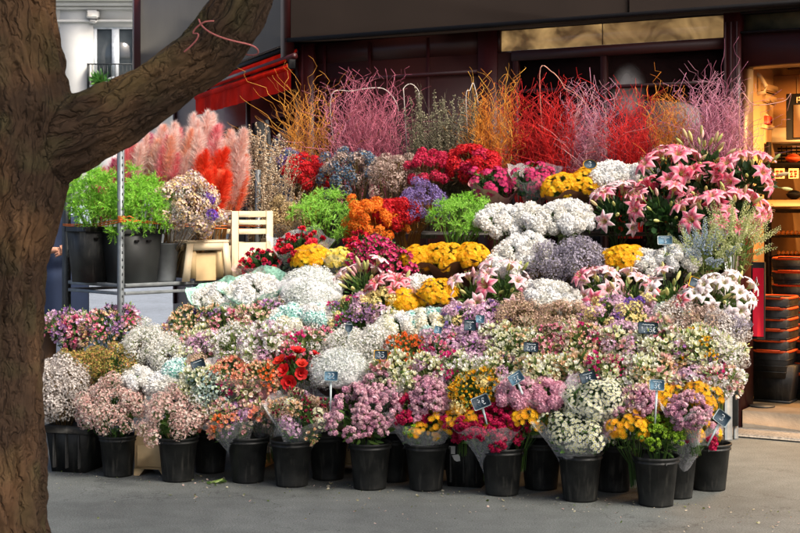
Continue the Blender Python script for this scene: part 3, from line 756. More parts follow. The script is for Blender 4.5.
# interior shell
WALLI = mat_plain('warm_interior_wall', rgb(176, 140, 96), .7, var=.08, nscale=1.5)
TILEW, nt, p = new_mat('interior_tiles')
tc = nt.nodes.new('ShaderNodeTexCoord'); br = nt.nodes.new('ShaderNodeTexBrick'); br.inputs['Scale'].default_value = 7
br.inputs['Color1'].default_value = (*rgb(188, 160, 118), 1); br.inputs['Color2'].default_value = (*rgb(170, 142, 100), 1); br.inputs['Mortar'].default_value = (*rgb(92, 70, 46), 1)
br.inputs['Mortar Size'].default_value = .03; br.inputs['Brick Width'].default_value = .5; br.inputs['Row Height'].default_value = .5; br.offset = 0.0
mpp = nt.nodes.new('ShaderNodeMapping'); mpp.inputs['Rotation'].default_value = (math.radians(90), 0, math.radians(0))
nt.links.new(tc.outputs['Object'], mpp.inputs[0]); nt.links.new(mpp.outputs[0], br.inputs['Vector']); nt.links.new(br.outputs['Color'], p.inputs['Base Color']); p.inputs['Roughness'].default_value = .3
FLOORI = mat_plain('interior_floor', rgb(176, 150, 112), .5, var=.1, nscale=3)
D0, D1 = -.30, -3.1
g = Geo(); g.box(TR, t_pr + .3, D1, D0 + .002, .0, .16, M=F_); spart('interior_floor', g, FLOORI)
g = Geo(); g.box(TR, t_pr + .3, D1 - .1, D1, 0, 3.3, M=F_); spart('interior_back_wall', g, TILEW)
g = Geo(); g.box(t_pr + .3, t_pr + .4, D1, -Wd, 0, 3.3, M=F_); g.box(TR - .1, TR, D1, 0, 0, 3.3, M=F_); g.box(TR, TR + 1.2, D1, 0, 3.22, 3.3, M=F_)
spart('interior_side_wall', g, WALLI)
g = Geo(); g.box(TR, t_pr + .3, D1, -.1, 3.24, 3.3, M=F_)
for k in range(4): g.box(TR, t_pr + .29, -.6 - k * .62, -.5 - k * .62, 3.0, 3.24, M=F_)
spart('interior_ceiling', g, WALLI)
# lit lamp tubes on the ceiling inside and their light
LAMPM, nt, p = new_mat('lamp_tube'); p.inputs['Base Color'].default_value = (1, .8, .5, 1); p.inputs['Emission Color'].default_value = (1.0, .62, .25, 1); p.inputs['Emission Strength'].default_value = 2.5
for k, (t, dy) in enumerate(((-.75, -1.3), (-1.6, -2.0))):
    lo = empty('ceiling_lamp', (PF + DF * t + NF * dy) + Vector((0, 0, 2.92)), ('warm lit tube lamp under the shop ceiling near the door pier', 'warm lit tube lamp deep inside the shop on the right')[k], 'lamp', 'lamps inside the shop')
    M_ = MF(Vector((0, 0, 0)), DF, NF)
    q = Geo(); q.box(-.45, .45, -.03, .03, .02, .06, M=M_); part('housing', q, CREAM, lo)
    q = Geo(); q.tube([tuple(DF * -.42), tuple(DF * .42)], .016, (1, 1, 1), 10); part('tube', q, LAMPM, lo)
    L = bpy.data.lights.new('shop_lamp_light', 'AREA'); L.shape = 'RECTANGLE'; L.size = .9; L.size_y = .15; L.energy = 85; L.color = (1.0, .52, .18)
    Lo = bpy.data.objects.new('shop_lamp_light', L); COL.objects.link(Lo); Lo.parent = lo; Lo.location = (0, 0, -.05); Lo.rotation_euler = (0, 0, math.atan2(DF.y, DF.x))

def FP(px, py, dy):
    """world point seen at a pixel on the plane dy behind (negative) or before the front facade"""
    o = PF + NF * dy; k = (px - 400) / F
    t = (o.x - k * o.y) / (0.862 + k * 0.506); Y = o.y + .506 * t
    return t, H - (py - HY) / F * Y
def fbox(g, px0, py0, px1, py1, dy0, dy1, **k):
    t0, z0 = FP(px0, py0, dy1); t1, z1 = FP(px1, py1, dy1)
    g.box(min(t0, t1), max(t0, t1), min(dy0, dy1), max(dy0, dy1), min(z0, z1), max(z0, z1), M=F_, **k)
def fthing(name, label, cat, px, py, dy, group=None):
    t, z = FP(px, py, dy); p_ = PF + DF * t + NF * dy; p_.z = z
    return empty(name, p_, label, cat, group)
def tpart(name, g, mats, root, smooth=False):
    o = part(name, g, mats, root, smooth); o.location = -root.location; return o
ORANGE = mat_plain('orange_plastic', rgb(205, 74, 22), .5, var=.1)
BROWNP = mat_plain('tan_cabinet', rgb(150, 106, 62), .6, var=.08, nscale=2)
SHELFW = mat_plain('shelf_wood', rgb(150, 116, 72), .55, var=.2, nscale=5)
# cabinet block (plain tan wall panel) and the framed notice
cb = fthing('wall_cabinet', 'plain tan cabinet hanging inside the shop left of the framed notice', 'cabinet', 783, 128, -1.9)
g = Geo(); fbox(g, 765, 76, 830, 127, -2.3, -1.9, bev=.01); tpart('cabinet_body', g, BROWNP, cb)
g = Geo(); fbox(g, 763, 128, 830, 142, -2.4, -1.85, bev=.01); tpart('cabinet_base', g, CREAM, cb)
g = Geo(); fbox(g, 797, 76.5, 797.6, 126.5, -1.9, -1.893); tpart('door_joint', g, CREAMD, cb)
no = fthing('framed_notice', 'black framed notice with one pale letter on its top bar inside the shop', 'notice', 800, 140, -1.6)
g = Geo(); fbox(g, 786, 94, 822, 139, -1.63, -1.60, bev=.004); tpart('frame', g, BLACKF, no)
g = Geo(); fbox(g, 793.5, 105, 818, 137, -1.60, -1.596); tpart('sheet', g, mat_plain('notice_paper', rgb(206, 188, 158), .7, var=.06), no)
g = Geo(); fbox(g, 796.2, 97, 797.4, 103, -1.60, -1.596); fbox(g, 797.4, 97, 800, 98.2, -1.60, -1.596); fbox(g, 797.4, 99.8, 799.6, 100.9, -1.60, -1.596); fbox(g, 799.6, 98.2, 800.6, 99.8, -1.60, -1.596); tpart('lettering', g, CREAM, no)
# orange-lit ceiling gear seen at the door's upper left
dg = fthing('ceiling_duct', 'boxy orange lit duct with a bent pipe under the shop ceiling', 'duct', 756, 108, -1.5)
g = Geo(); fbox(g, 742, 84, 766, 91, -1.9, -1.5, bev=.01); fbox(g, 742, 95, 766, 102, -2.0, -1.55, bev=.01); tpart('duct_body', g, WALLI, dg)
a = [FP(x, y, -1.4) for x, y in ((755, 72), (760, 76), (766, 86), (765, 92), (757, 94), (748, 95))]
g = Geo(); g.tube([tuple(PF + DF * t + NF * -1.4 + Vector((0, 0, z))) for t, z in a], .018, (0, 0, 0), 8); tpart('pipe', g, CREAM, dg, True)
fr = fthing('fruit_punnet', 'small red fruit punnet on the ledge behind the curly branches', 'punnet', 762, 122, -1.6)
g = Geo(); fbox(g, 753, 116, 768, 124, -1.75, -1.6, bev=.01); tpart('tray', g, mat_plain('red_fruit', rgb(190, 60, 40), .5, var=.5, nscale=40), fr)
g = Geo()
for k in range(6):
    t, z = FP(755 + k * 2.3, 115 + (k % 2), -1.66); c = PF + DF * t + NF * -1.66 + Vector((0, 0, z)); g.lathe([(.001, -.02), (.018, -.01), (.02, .005), (.001, .02)], (0, 0, 0), 8, M=np.array(Matrix.Translation(c)))
tpart('fruit', g, CREAM, fr, True)
lg = fthing('ledge', 'narrow cream ledge under the duct inside the shop', 'ledge', 757, 127, -1.6)
g = Geo(); fbox(g, 740, 124.3, 762, 128, -2.2, -1.5, bev=.004); tpart('ledge_board', g, CREAMD, lg)
# shelving unit with wire fronts, price cards and goods
sh = fthing('shop_shelving', 'dark shop shelving with wooden counter and price cards behind the lilies', 'shelving', 790, 260, -1.7)
g = Geo(); fbox(g, 765, 200, 840, 207, -2.5, -1.55, bev=.006); tpart('counter_board', g, SHELFW, sh)
g = Geo()
fbox(g, 765, 163, 840, 166.5, -2.5, -1.6); fbox(g, 766, 142, 769, 330, -1.68, -1.6); fbox(g, 768, 209, 840, 213, -1.62, -1.58)
for y in (236, 256, 276): fbox(g, 768, y, 840, y + 2.2, -2.4, -1.6)
tpart('rack', g, BLACKF, sh)
g = Geo()
for k in range(10): fbox(g, 771 + k * 5, 146, 771.6 + k * 5, 163, -2.04, -2.02)
for k in range(5): fbox(g, 768, 148 + k * 3.4, 830, 148.5 + k * 3.4, -2.06, -2.04)
tpart('wire_back', g, DARKSTEEL, sh)
for x in (774.5, 788.5, 802):
    c = Geo(); fbox(c, x, 168.5, x + 10, 178.5, -1.6, -1.594, bev=.001); o = tpart('price_card', c, mat_plain('card', rgb(214, 190, 140), .7) if 'card' not in bpy.data.materials else bpy.data.materials['card'], sh)
    c = Geo()
    for yy, w0, w1 in ((170.5, 1.5, 4.4), (170.5, 5.6, 8.5), (173, 2.4, 4), (173, 6.2, 8.6), (175.4, 1.6, 5), (175.4, 6, 8)): fbox(c, x + w0, yy, x + w1, yy + 1.5, -1.594, -1.592)
    q = tpart('print', c, ORANGE, sh)
for k, (x, y) in enumerate(((793, 163), (794, 199.5))):
    o = fthing('bowl', ('small orange bowl of fruit on the upper rack shelf', 'dark lidded bowl on the wooden counter')[k], 'bowl', x, y, -1.75)
    c = Geo(); c.lathe([(.02, 0), (.055, .02), (.07, .05), (.062, .05), (.045, .03), (.001, .028)], (0, 0, 0), 20); part('bowl_body', c, (ORANGE, BLACKF)[k], o, True)
    c = Geo(); c.lathe([(.06, .052), (.045, .07), (.02, .08), (.001, .082)], (0, 0, 0), 20); part('contents', c, (ORANGE, DARKTUB)[k], o, True)
GOODM, nt, p = new_mat('wrapped_goods'); p.inputs['Base Color'].default_value = (*rgb(220, 130, 40), 1); p.inputs['Roughness'].default_value = .3
for r, y in enumerate((235, 255)):
    for k in range(6):
        o = fthing('wrapped_pastry', 'small pastry in orange wrap in the row on the %s wire shelf' % (('upper', 'lower')[r]), 'pastry', 779 + k * 4.4, y, -1.68, group='orange pastries on the %s wire shelf' % ('upper', 'lower')[r])
        c = Geo(); c.lathe([(.001, 0), (.016, .004), (.02, .018), (.013, .034), (.001, .04)], (0, 0, 0), 10); part('pastry_body', c, GOODM, o, True)
# stacked shopping baskets
def basket(i, c, rz, lab):
    b = empty('shopping_basket', c, lab, 'basket', 'stacked shopping baskets', rz)
    g = Geo(); w0, d0, w1, d1, hh = .115, .14, .15, .18, .21
    V = [(-w0,-d0,0),(w0,-d0,0),(w0,d0,0),(-w0,d0,0),(-w1,-d1,hh),(w1,-d1,hh),(w1,d1,hh),(-w1,d1,hh)]
    k = .93; V += [(x*k, y*k, z+.006) for x, y, z in V]
    f = [[0,3,2,1],[0,1,5,4],[1,2,6,5],[2,3,7,6],[3,0,4,7],[8,9,10,11],[8,12,13,9],[9,13,14,10],[10,14,15,11],[11,15,12,8],[4,5,13,12],[5,6,14,13],[6,7,15,14],[7,4,12,15]]
    g.faces(V, f)
    for zz in (.05, .1, .15):
        q = zz / hh; W, D = w0 + (w1 - w0) * q + .003, d0 + (d1 - d0) * q + .003
        g.tube([(-W,-D,zz),(W,-D,zz),(W,D,zz),(-W,D,zz),(-W,-D,zz)], .004, (0,0,0), 5)
    part('basket_body', g, PLASTIC, b)
    g = Geo(); R_ = []
    for a in np.linspace(0, 2 * math.pi, 33):
        ca, sa = math.cos(a), math.sin(a); R_.append((math.copysign(abs(ca) ** .35, ca) * w1, math.copysign(abs(sa) ** .35, sa) * d1, hh + .004))
    g.tube(R_, .0105, (0, 0, 0), 8, cap=False); part('rim', g, ORANGE, b, True)
    g = Geo(); g.tube([(-w1 * .6, -d1 - .004, hh + .012), (-w1 * .6, -d1 - .022, hh + .016), (w1 * .6, -d1 - .022, hh + .016), (w1 * .6, -d1 - .004, hh + .012)], .006, (0, 0, 0), 8); part('handle', g, ORANGE if i % 2 == 0 else PLASTIC, b, True)
rz = math.atan2(DF.y, DF.x) + math.pi
names = ['lowest', 'second from the floor', 'third from the floor', 'fourth from the floor', 'fifth from the floor', 'sixth from the floor', 'seventh from the floor']
def fl(px, dy, z=.16):
    t, _ = FP(px, 300, dy); p_ = PF + DF * t + NF * dy; p_.z = z; return p_
c = fl(775, -.62); n_ = 6
st = empty('basket_stand', (c.x, c.y, c.z), 'dark tapering stand carrying the near stack of shopping baskets', 'stand', rz=rz)
q = Geo(); q.faces([(-.14,-.1,0),(.14,-.1,0),(.14,.1,0),(-.14,.1,0),(-.18,-.12,.3),(.18,-.12,.3),(.18,.12,.3),(-.18,.12,.3)], [[0,3,2,1],[4,5,6,7],[0,1,5,4],[1,2,6,5],[2,3,7,6],[3,0,4,7]]); q.box(-.15, .15, -.11, .11, 0, .02); part('stand_body', q, PLASTIC, st)
for k in range(n_): basket(k, c + Vector((0, 0, .20 + .085 * k)), rz, 'black basket with orange rim in the near stack, %s' % (names[k] if k < 5 else 'topmost'))
c = fl(794, -1.2)
st = empty('basket_stand', (c.x, c.y, c.z), 'dark tapering stand carrying the far stack of shopping baskets', 'stand', rz=rz)
q = Geo(); q.faces([(-.14,-.1,0),(.14,-.1,0),(.14,.1,0),(-.14,.1,0),(-.18,-.12,.3),(.18,-.12,.3),(.18,.12,.3),(-.18,.12,.3)], [[0,3,2,1],[4,5,6,7],[0,1,5,4],[1,2,6,5],[2,3,7,6],[3,0,4,7]]); part('stand_body', q, PLASTIC, st)
for k in range(7): basket(k + 1, c + Vector((0, 0, .26 + .11 * k)), rz + .06, 'black basket with orange rim in the far taller stack, %s' % (names[k] if k < 6 else 'topmost'))
c = fl(812, -.9)
for k in range(4): basket(k, c + Vector((0, 0, .0 + .09 * k)), rz - .1, 'black basket with orange rim in the stack at the picture edge, %s' % (names[k] if k < 3 else 'topmost'))
# red vertical sign with a small white scribble, black holder
t, z = FP(758, 338, -.1)
sg = fthing('red_sign', 'tall narrow red sign with a small white emblem beside the shop door', 'sign', 758, 338, -.1)
g = Geo(); fbox(g, 751, 262, 764.5, 340, -.13, -.1, bev=.003); tpart('holder', g, BLACKF, sg)
REDS = mat_plain('red_sign_face', rgb(150, 6, 32), .7, spec=.1, var=.08, nscale=3)
g = Geo(); fbox(g, 752.5, 268, 763.5, 337, -.1, -.094, bev=.002); tpart('face', g, REDS, sg)
g = Geo()
pts = [FP(x, y, -.093) for x, y in ((755.4, 280), (756.6, 277), (757.2, 281), (756, 284), (757.6, 286.5), (758.6, 284), (757.4, 282))]
g.tube([tuple(PF + DF * a_ + NF * -.093 + Vector((0, 0, b_))) for a_, b_ in pts], .0028, (0, 0, 0), 5); tpart('emblem', g, CHALK, sg)
g = Geo(); fbox(g, 755.5, 300, 758.5, 300.8, -.094, -.0925); tpart('small_print', g, CHALK, sg)
# drain plate on the doorstep
dp = fthing('floor_plate', 'small dark oval plate lying on the shop doorstep', 'plate', 762, 398, -.22)
g = Geo(); g.lathe([(.001, .0), (.1, .0), (.1, .008), (.001, .01)], (0, 0, 0), 24); o = part('plate_disc', g, DARKTUB, dp); o.location.z = .168 - dp.location.z
# folded metal shutter / door leaf at the stall's right end
df = empty('door_leaf', (0, 0, 0), 'narrow grey metal door leaf folded open behind the right end of the stall', 'door')
p0 = P(728, 430, 10.35); p0.z = 0.0; df.location = p0
g = Geo(); g.box(-.03, .03, -.015, .015, 0, 1.55, bev=.004); g.box(.05, .085, .03, .06, 0, 1.55, bev=.004); part('stile', g, GALV, df)
g = Geo(); g.box(-.028, .08, .016, .028, .1, 1.5); part('leaf_panel', g, DARKSTEEL, df)

# ------------------------------------------------------------------ awning on the side facade
aw = empty('awning', CORNER + DL * .1, 'half rolled red awning with a straight valance under the grey fascia', 'awning')
La = 3.5
def awpart(name, prof, m, a0=-.24, a1=La, sm=False):
    g = Geo(); n = len(prof); V = [(a, y, z) for a in (a0, a1) for y, z in prof]
    f = [[i, (i + 1) % n, n + (i + 1) % n, n + i] for i in range(n)] + [list(range(n))[::-1], list(range(n, 2 * n))]
    M = np.array(L_); V = np.array(V) @ M[:3, :3].T + M[:3, 3]; g.faces(V, f); return tpart(name, g, m, aw, sm)
circ = lambda cy, cz, r: [(cy + r * math.cos(a), cz + r * math.sin(a)) for a in np.linspace(0, 2 * math.pi, 13)[:-1]]
awpart('upper_roll', circ(.10, 3.13, .045), AWN, a0=.06, sm=True)
awpart('front_bar', circ(.175, 3.08, .030), MAROON, sm=True)
awpart('cloth', [(.10, 3.17), (.215, 3.06), (.20, 3.04), (.09, 3.15)], AWN, a0=-.05)
g = Geo(); na = 90; M = np.array(L_)
V = []
for i in range(na + 1):
    a = -.24 + (La + .23) * i / na
    for j, z in enumerate((3.02, 2.93, 2.84, 2.78)):
        V.append((a, .21 + .006 * math.sin(i * .9) * j / 3 + .006 * math.sin(i * .37), z))
V = np.array(V) @ M[:3, :3].T + M[:3, 3]
g.faces(V, [[i*4+j, i*4+j+1, i*4+j+5, i*4+j+4] for i in range(na) for j in range(3)]); tpart('valance', g, AWN, aw, True)
g = Geo(); g.box(-.27, -.242, .17, .24, 2.96, 3.05, M=L_, bev=.008); tpart('end_bracket', g, BLACKF, aw)
g = Geo(); g.box(.08, La, .02, .1, 3.19, 3.23, M=L_); tpart('mounting_box', g, BLACKF, aw)
awpart('lower_roll', circ(.20, 2.985, .03), AWN, sm=True)

# ------------------------------------------------------------------ pale stone building across the street
hb = empty('stone_building', (-11, 45, 0), 'pale stone apartment building with a tall window across the street', 'building')
Yb = 45.0
def bb(g, px0, py0, px1, py1, y0, y1, **k):
    a, b = P(px0, py0, Yb), P(px1, py1, Yb); g.box(min(a.x, b.x), max(a.x, b.x), Yb + y0, Yb + y1, min(a.z, b.z), max(a.z, b.z), **k)
def hpart(name, g, m, par=hb, sm=False):
    o = part(name, g, m, par, sm); o.location = -hb.location if par is hb else (0, 0, 0); return o
g = Geo()
wx = [(-20, -5), (4, 48), (93, 137)]
zt, zb_ = 27, 89
xs = [-90, -58, -20, 15, 92, 138, 200]
a0 = P(-120, 0, Yb).x; 
def wallbox(px0, px1, z0, z1): g.box(P(px0, 0, Yb).x, P(px1, 0, Yb).x, Yb, Yb + .8, z0, z1)
ztop = P(0, zt, Yb).z; zbot = P(0, zb_, Yb).z
wallbox(-260, 15, 0, 12); wallbox(60, 93, 0, 12); wallbox(137, 330, 0, 12)
for a_, b_ in ((15, 60), (93, 137)): wallbox(a_, b_, ztop, 12); wallbox(a_, b_, 0, zbot)
hpart('wall', g, STONE)
g = Geo(); bb(g, -260, -3, 330, 3, -.55, 0); bb(g, -260, 3.5, 330, 7, -.35, 0); bb(g, -260, 20, 330, 22.5, -.1, 0); bb(g, -260, 7.5, 330, 10, -.18, 0); hpart('cornice', g, STONE)
g = Geo(); bb(g, 88, 11, 100, 19.5, -.3, 0, bev=.05); bb(g, 90, 19.5, 98, 24, -.2, 0, bev=.05); hpart('bracket', g, STONE)
g = Geo()
for yy in (34, 52, 70, 88, 106, 124): bb(g, -260, yy, 14, yy + .8, -.012, 0)
hpart('joint_line', g, STONE)
WHITEF = mat_plain('white_window_frame', rgb(206, 212, 216), .5)
WGL = mat_plain('old_window_glass', rgb(42, 50, 56), .1, spec=.6, var=.4, nscale=.7, dust=rgb(84, 92, 96))
for a_ in (15, 93):
    g = Geo(); bb(g, a_, 27, a_ + 44, 28.8, .06, .16); bb(g, a_, 28.8, a_ + 3.2, 89, .06, .16); bb(g, a_ + 40.8, 28.8, a_ + 44, 89, .06, .16); bb(g, a_ + 18.5, 28.8, a_ + 25.5, 89, .05, .16); bb(g, a_ + 3.2, 84, a_ + 40.8, 89, .06, .16)
    w = hpart('window', g, WHITEF)
    g = Geo(); bb(g, a_ + 3.2, 28.8, a_ + 40.8, 84, .12, .14); o = hpart('pane', g, WGL, w)
    g = Geo(); bb(g, a_ - 4, 64.5, a_ + 48, 65.6, -.3, -.24); bb(g, a_ - 4, 86, a_ + 48, 87, -.3, -.24)
    for k in range(14): bb(g, a_ - 3 + k * 3.8, 65.6, a_ - 2.5 + k * 3.8, 86, -.29, -.25)
    bb(g, a_ - 4, 64.5, a_ - 3.3, 90, -.3, .0); hpart('balcony_rail', g, DARKSTEEL)
g = Geo(); bb(g, 92, 86, 140, 90, -.35, 0); bb(g, 14, 86, 62, 90, -.35, 0); hpart('balcony_slab', g, STONE)
pp = empty('window_plant', tuple(P(100, 85, Yb - .2)), 'small bright green pot plant on the far window balcony', 'plant')
g = Geo(); n = 160; d = fib(n, -.2, RNG, .3); g.scatter(LEAFP, rot_to(d, RNG.random(n) * 6, .16 + .1 * RNG.random(n)), d * .22 * RNG.random((n, 1)) + np.array([0, 0, .1]), pick(RNG, GREENS, n) , pick(RNG, [rgb(80, 150, 60)], n), 0); part('foliage', g, LEAF, pp)
g = Geo(); g.lathe([(.08, -.12), (.12, .04), (.13, .04)], (0, 0, 0), 16); part('pot', g, CREAMD, pp)
pp2 = P(116, 88, Yb - .1)
g = Geo(); r_ = []
for a in np.linspace(0, math.pi, 16): r_.append((.42 * math.cos(a), 0, .34 * math.sin(a)))
g.tube(r_, .035, (0, 0, 0), 8); g.tube([(x, .5, z) for x, y, z in r_], .035, (0, 0, 0), 8)
hoop = part('balcony_hoop', g, WHITEF, None, True, loc=pp2); tag(hoop, 'pale curved hoop standing on the far window balcony beside the plant', 'hoop')

# ------------------------------------------------------------------ the plane tree in the foreground
YT = 5.0
def sweep_path(pts, n=60):
    pts = np.array(pts, float); t = np.linspace(0, len(pts) - 1, n); out = np.zeros((n, 4))
    for k, tt in enumerate(t):
        i = int(min(len(pts) - 2, tt)); f = tt - i
        p0, p1, p2, p3 = pts[max(0, i - 1)], pts[i], pts[i + 1], pts[min(len(pts) - 1, i + 2)]
        out[k] = .5 * (2 * p1 + (p2 - p0) * f + (2 * p0 - 5 * p1 + 4 * p2 - p3) * f * f + (-p0 + 3 * p1 - 3 * p2 + p3) * f ** 3)
    return out
def PP(x, y, Y, r): p_ = P(x, y, Y); return (p_.x, p_.y, p_.z, r)
TRUNK = sweep_path([PP(-22, 760, YT, .36), (PP(-15, 690, YT, .275)), PP(-10, 600, YT, .235), PP(-18, 500, YT, .232), PP(-18, 380, YT, .222), PP(-16, 290, YT, .218), PP(-2, 200, YT, .235), PP(8, 120, YT, .235), PP(2, 50, YT, .21), PP(-6, -20, YT, .20), PP(-14, -120, YT, .19), PP(-20, -240, YT, .17), PP(-40, -380, YT - .1, .14), PP(-30, -560, YT, .1)], 140)
LIMB = sweep_path([PP(-6, 205, YT, .15), PP(40, 150, YT, .165), PP(88, 128, YT, .135), PP(130, 108, YT + .02, .118), PP(175, 78, YT + .04, .108), PP(210, 50, YT + .05, .105), PP(235, 15, YT + .05, .098), PP(262, -40, YT + .1, .09), PP(300, -120, YT + .15, .082), PP(360, -210, YT + .1, .07), PP(450, -290, YT, .055), PP(560, -360, YT - .1, .04)], 110)
LIMB[:, 3] *= .92; TRUNK[:, 3] *= .97
tree = empty('street_tree', (TRUNK[0][0], TRUNK[0][1], 0), 'big rough barked street tree with one limb reaching over the flowers', 'tree')
def raw_tube(P4, sides):
    g = Geo(); g.tube(P4[:, :3], P4[:, 3], (0, 0, 0), sides); return g
gb = Geo(); gb.geo(raw_tube(TRUNK, 40)); gb.geo(raw_tube(LIMB, 32))
tmp = bpy.data.objects.new('tmp_tree', gb.mesh('tmp_tree', LEAF)); COL.objects.link(tmp)
rm = tmp.modifiers.new('r', 'REMESH'); rm.mode = 'VOXEL'; rm.voxel_size = .0115; rm.use_smooth_shade = True
sm = tmp.modifiers.new('s', 'SMOOTH'); sm.factor = .6; sm.iterations = 14
sb = tmp.modifiers.new('u', 'SUBSURF'); sb.levels = 1; sb.render_levels = 1
dg_ = bpy.context.evaluated_depsgraph_get(); ev = tmp.evaluated_get(dg_)
tme = bpy.data.meshes.new_from_object(ev, depsgraph=dg_)
bpy.data.objects.remove(tmp)
n = len(tme.vertices); co = np.empty(n * 3); tme.vertices.foreach_get('co', co); co = co.reshape(-1, 3)
no_ = np.empty(n * 3); tme.vertices.foreach_get('normal', no_); no_ = no_.reshape(-1, 3)
def flow(P4):
    best = np.full(n, 1e9); near = np.full(n, 1e9); S = np.zeros(n); Q = np.zeros((n, 3)); s = 0.0
    for i in range(len(P4) - 1):
        a, b = P4[i, :3], P4[i + 1, :3]; ab = b - a; l2 = ab @ ab
        t = np.clip(((co - a) @ ab) / l2, 0, 1); c_ = a + t[:, None] * ab; dr = np.linalg.norm(co - c_, axis=1); d = dr / P4[i, 3]
        m_ = dr < near; near[m_] = dr[m_]; best[m_] = d[m_]; S[m_] = s + t[m_] * math.sqrt(l2)
        ax = ab / math.sqrt(l2); x = np.cross(ax, [0, 1, 0]); x /= np.linalg.norm(x); y = np.cross(x, ax)
        r = co - c_; Q[m_, 0] = (r @ x)[m_]; Q[m_, 1] = (r @ y)[m_]; s += math.sqrt(l2)
    Q[:, 2] = S
    return best, Q
b1, Q1 = flow(TRUNK); b2, Q2 = flow(LIMB)
wt = 1 / (1 + np.exp(np.clip((b1 - b2) * 9, -30, 30)))
def bark(Q, seed):
    wob = (vnoise(Q * 3.0 + 7, seed) - .5)[:, None] * np.array([.10, .10, 0])
    w2 = np.stack([vnoise(Q * np.array([13, 13, 7]) + k * 9.3, seed + 11 + k) - .5 for k in range(3)], -1)
    q = (Q + wob + w2 * np.array([.03, .03, .09]))
    ROT = np.array(Matrix.Rotation(.7, 3, 'X') @ Matrix.Rotation(.6, 3, 'Y') @ Matrix.Rotation(.5, 3, 'Z'))
    rn = lambda p_, s_: vnoise(p_ @ ROT.T + 40, s_)
    a = rn(q * np.array([22, 22, 3.4]) + 11, seed + 1); b = rn(q * np.array([46, 46, 9]) + 5, seed + 2); c = rn(q * np.array([80, 80, 30]) + 3, seed + 3)
    cr = np.abs(a - .5) * 2; cr2 = np.abs(b - .5) * 2
    plate = np.clip(cr * 3.2, 0, 1) * .6 + np.clip(cr2 * 2.4, 0, 1) * .4
    brk = rn(q * np.array([9, 9, 7]) + 3, seed + 5)
    return .021 * np.minimum(1, cr * 1.7) + .011 * np.minimum(1, cr2 * 1.8) + brk * .010 + c * .007, a, b
h1, a1, c1 = bark(Q1, 21); h2, a2, c2 = bark(Q2, 61)
hh = h1 * wt + h2 * (1 - wt)
big = (vnoise(co * 2.2 + 20, 9) - .5) * .03
co2 = co + no_ * (hh * 1.0 - .024 + big)[:, None]
for (bx, by, br_, amp) in ((38, 14, .06, .035), (36, 165, .05, .02), (37, 432, .035, .018), (30, 95, .06, .02)):    # knots
    c_ = np.array(P(bx, by, YT - .2)); d = np.linalg.norm(co - c_, axis=1); co2 += no_ * (amp * np.exp(-(d / br_) ** 2) - .5 * amp * np.exp(-(d / (br_ * .35)) ** 2))[:, None]
tme.vertices.foreach_set('co', co2.astype(np.float32).ravel())
aa = a1 * wt + a2 * (1 - wt); bb2 = vnoise(co * 5, 77); bb3 = vnoise(co * 14, 78)
m_l = np.clip((bb2 - .45) * 3, 0, 1)[:, None]; m_g = (np.clip((no_[:, 2] * .5 + bb3 - .5) * 2.2, 0, 1) * .35)[:, None]
colr = rgb(66, 50, 37) * (1 - m_l) + rgb(108, 80, 54) * m_l
colr = colr * (1 - m_g) + rgb(72, 76, 44) * m_g
colr = colr * (.8 + .5 * aa)[:, None]
for at in list(tme.color_attributes): tme.color_attributes.remove(at)
ca = tme.color_attributes.new('col', 'FLOAT_COLOR', 'POINT'); ca.data.foreach_set('color', np.concatenate([colr, np.ones((n, 1))], 1).astype(np.float32).ravel())
QQ = Q1 * (wt > .5)[:, None] + (Q2 + 5) * (wt <= .5)[:, None]
qa = tme.attributes.new('bq', 'FLOAT_VECTOR', 'POINT'); qa.data.foreach_set('vector', QQ.astype(np.float32).ravel())
tme.polygons.foreach_set('use_smooth', np.ones(len(tme.polygons), bool)); tme.materials.clear()
BARK = mat_attr('bark', .85, 0, spec=.2, var=.4, nscale=45)
nt = BARK.node_tree; p = nt.nodes['Principled BSDF']
qat = nt.nodes.new('ShaderNodeAttribute'); qat.attribute_name = 'bq'
dn = nt.nodes.new('ShaderNodeTexNoise'); dn.inputs['Scale'].default_value = 12; dn.inputs['Detail'].default_value = 3; nt.links.new(qat.outputs['Vector'], dn.inputs['Vector'])
ds = nt.nodes.new('ShaderNodeVectorMath'); ds.operation = 'MULTIPLY_ADD'; ds.inputs[1].default_value = (.07, .07, .07); nt.links.new(dn.outputs['Color'], ds.inputs[0]); nt.links.new(qat.outputs['Vector'], ds.inputs[2])
st1 = nt.nodes.new('ShaderNodeVectorMath'); st1.operation = 'MULTIPLY'; st1.inputs[1].default_value = (1, 1, .16); nt.links.new(ds.outputs[0], st1.inputs[0])
vo = nt.nodes.new('ShaderNodeTexNoise'); vo.inputs['Scale'].default_value = 30; vo.inputs['Detail'].default_value = 2.5; nt.links.new(st1.outputs[0], vo.inputs['Vector'])
vs = nt.nodes.new('ShaderNodeMath'); vs.operation = 'SUBTRACT'; vs.inputs[1].default_value = .5; nt.links.new(vo.outputs['Fac'], vs.inputs[0])
va = nt.nodes.new('ShaderNodeMath'); va.operation = 'ABSOLUTE'; nt.links.new(vs.outputs[0], va.inputs[0])
vr = nt.nodes.new('ShaderNodeMapRange'); vr.inputs['From Max'].default_value = .09; nt.links.new(va.outputs[0], vr.inputs['Value'])
n2 = nt.nodes.new('ShaderNodeTexNoise'); n2.inputs['Scale'].default_value = 95; n2.inputs['Detail'].default_value = 9; n2.inputs['Roughness'].default_value = .65; nt.links.new(st1.outputs[0], n2.inputs['Vector'])
ma = nt.nodes.new('ShaderNodeMath'); ma.operation = 'MULTIPLY_ADD'; ma.inputs[1].default_value = .55; nt.links.new(n2.outputs['Fac'], ma.inputs[0]); nt.links.new(vr.outputs[0], ma.inputs[2])
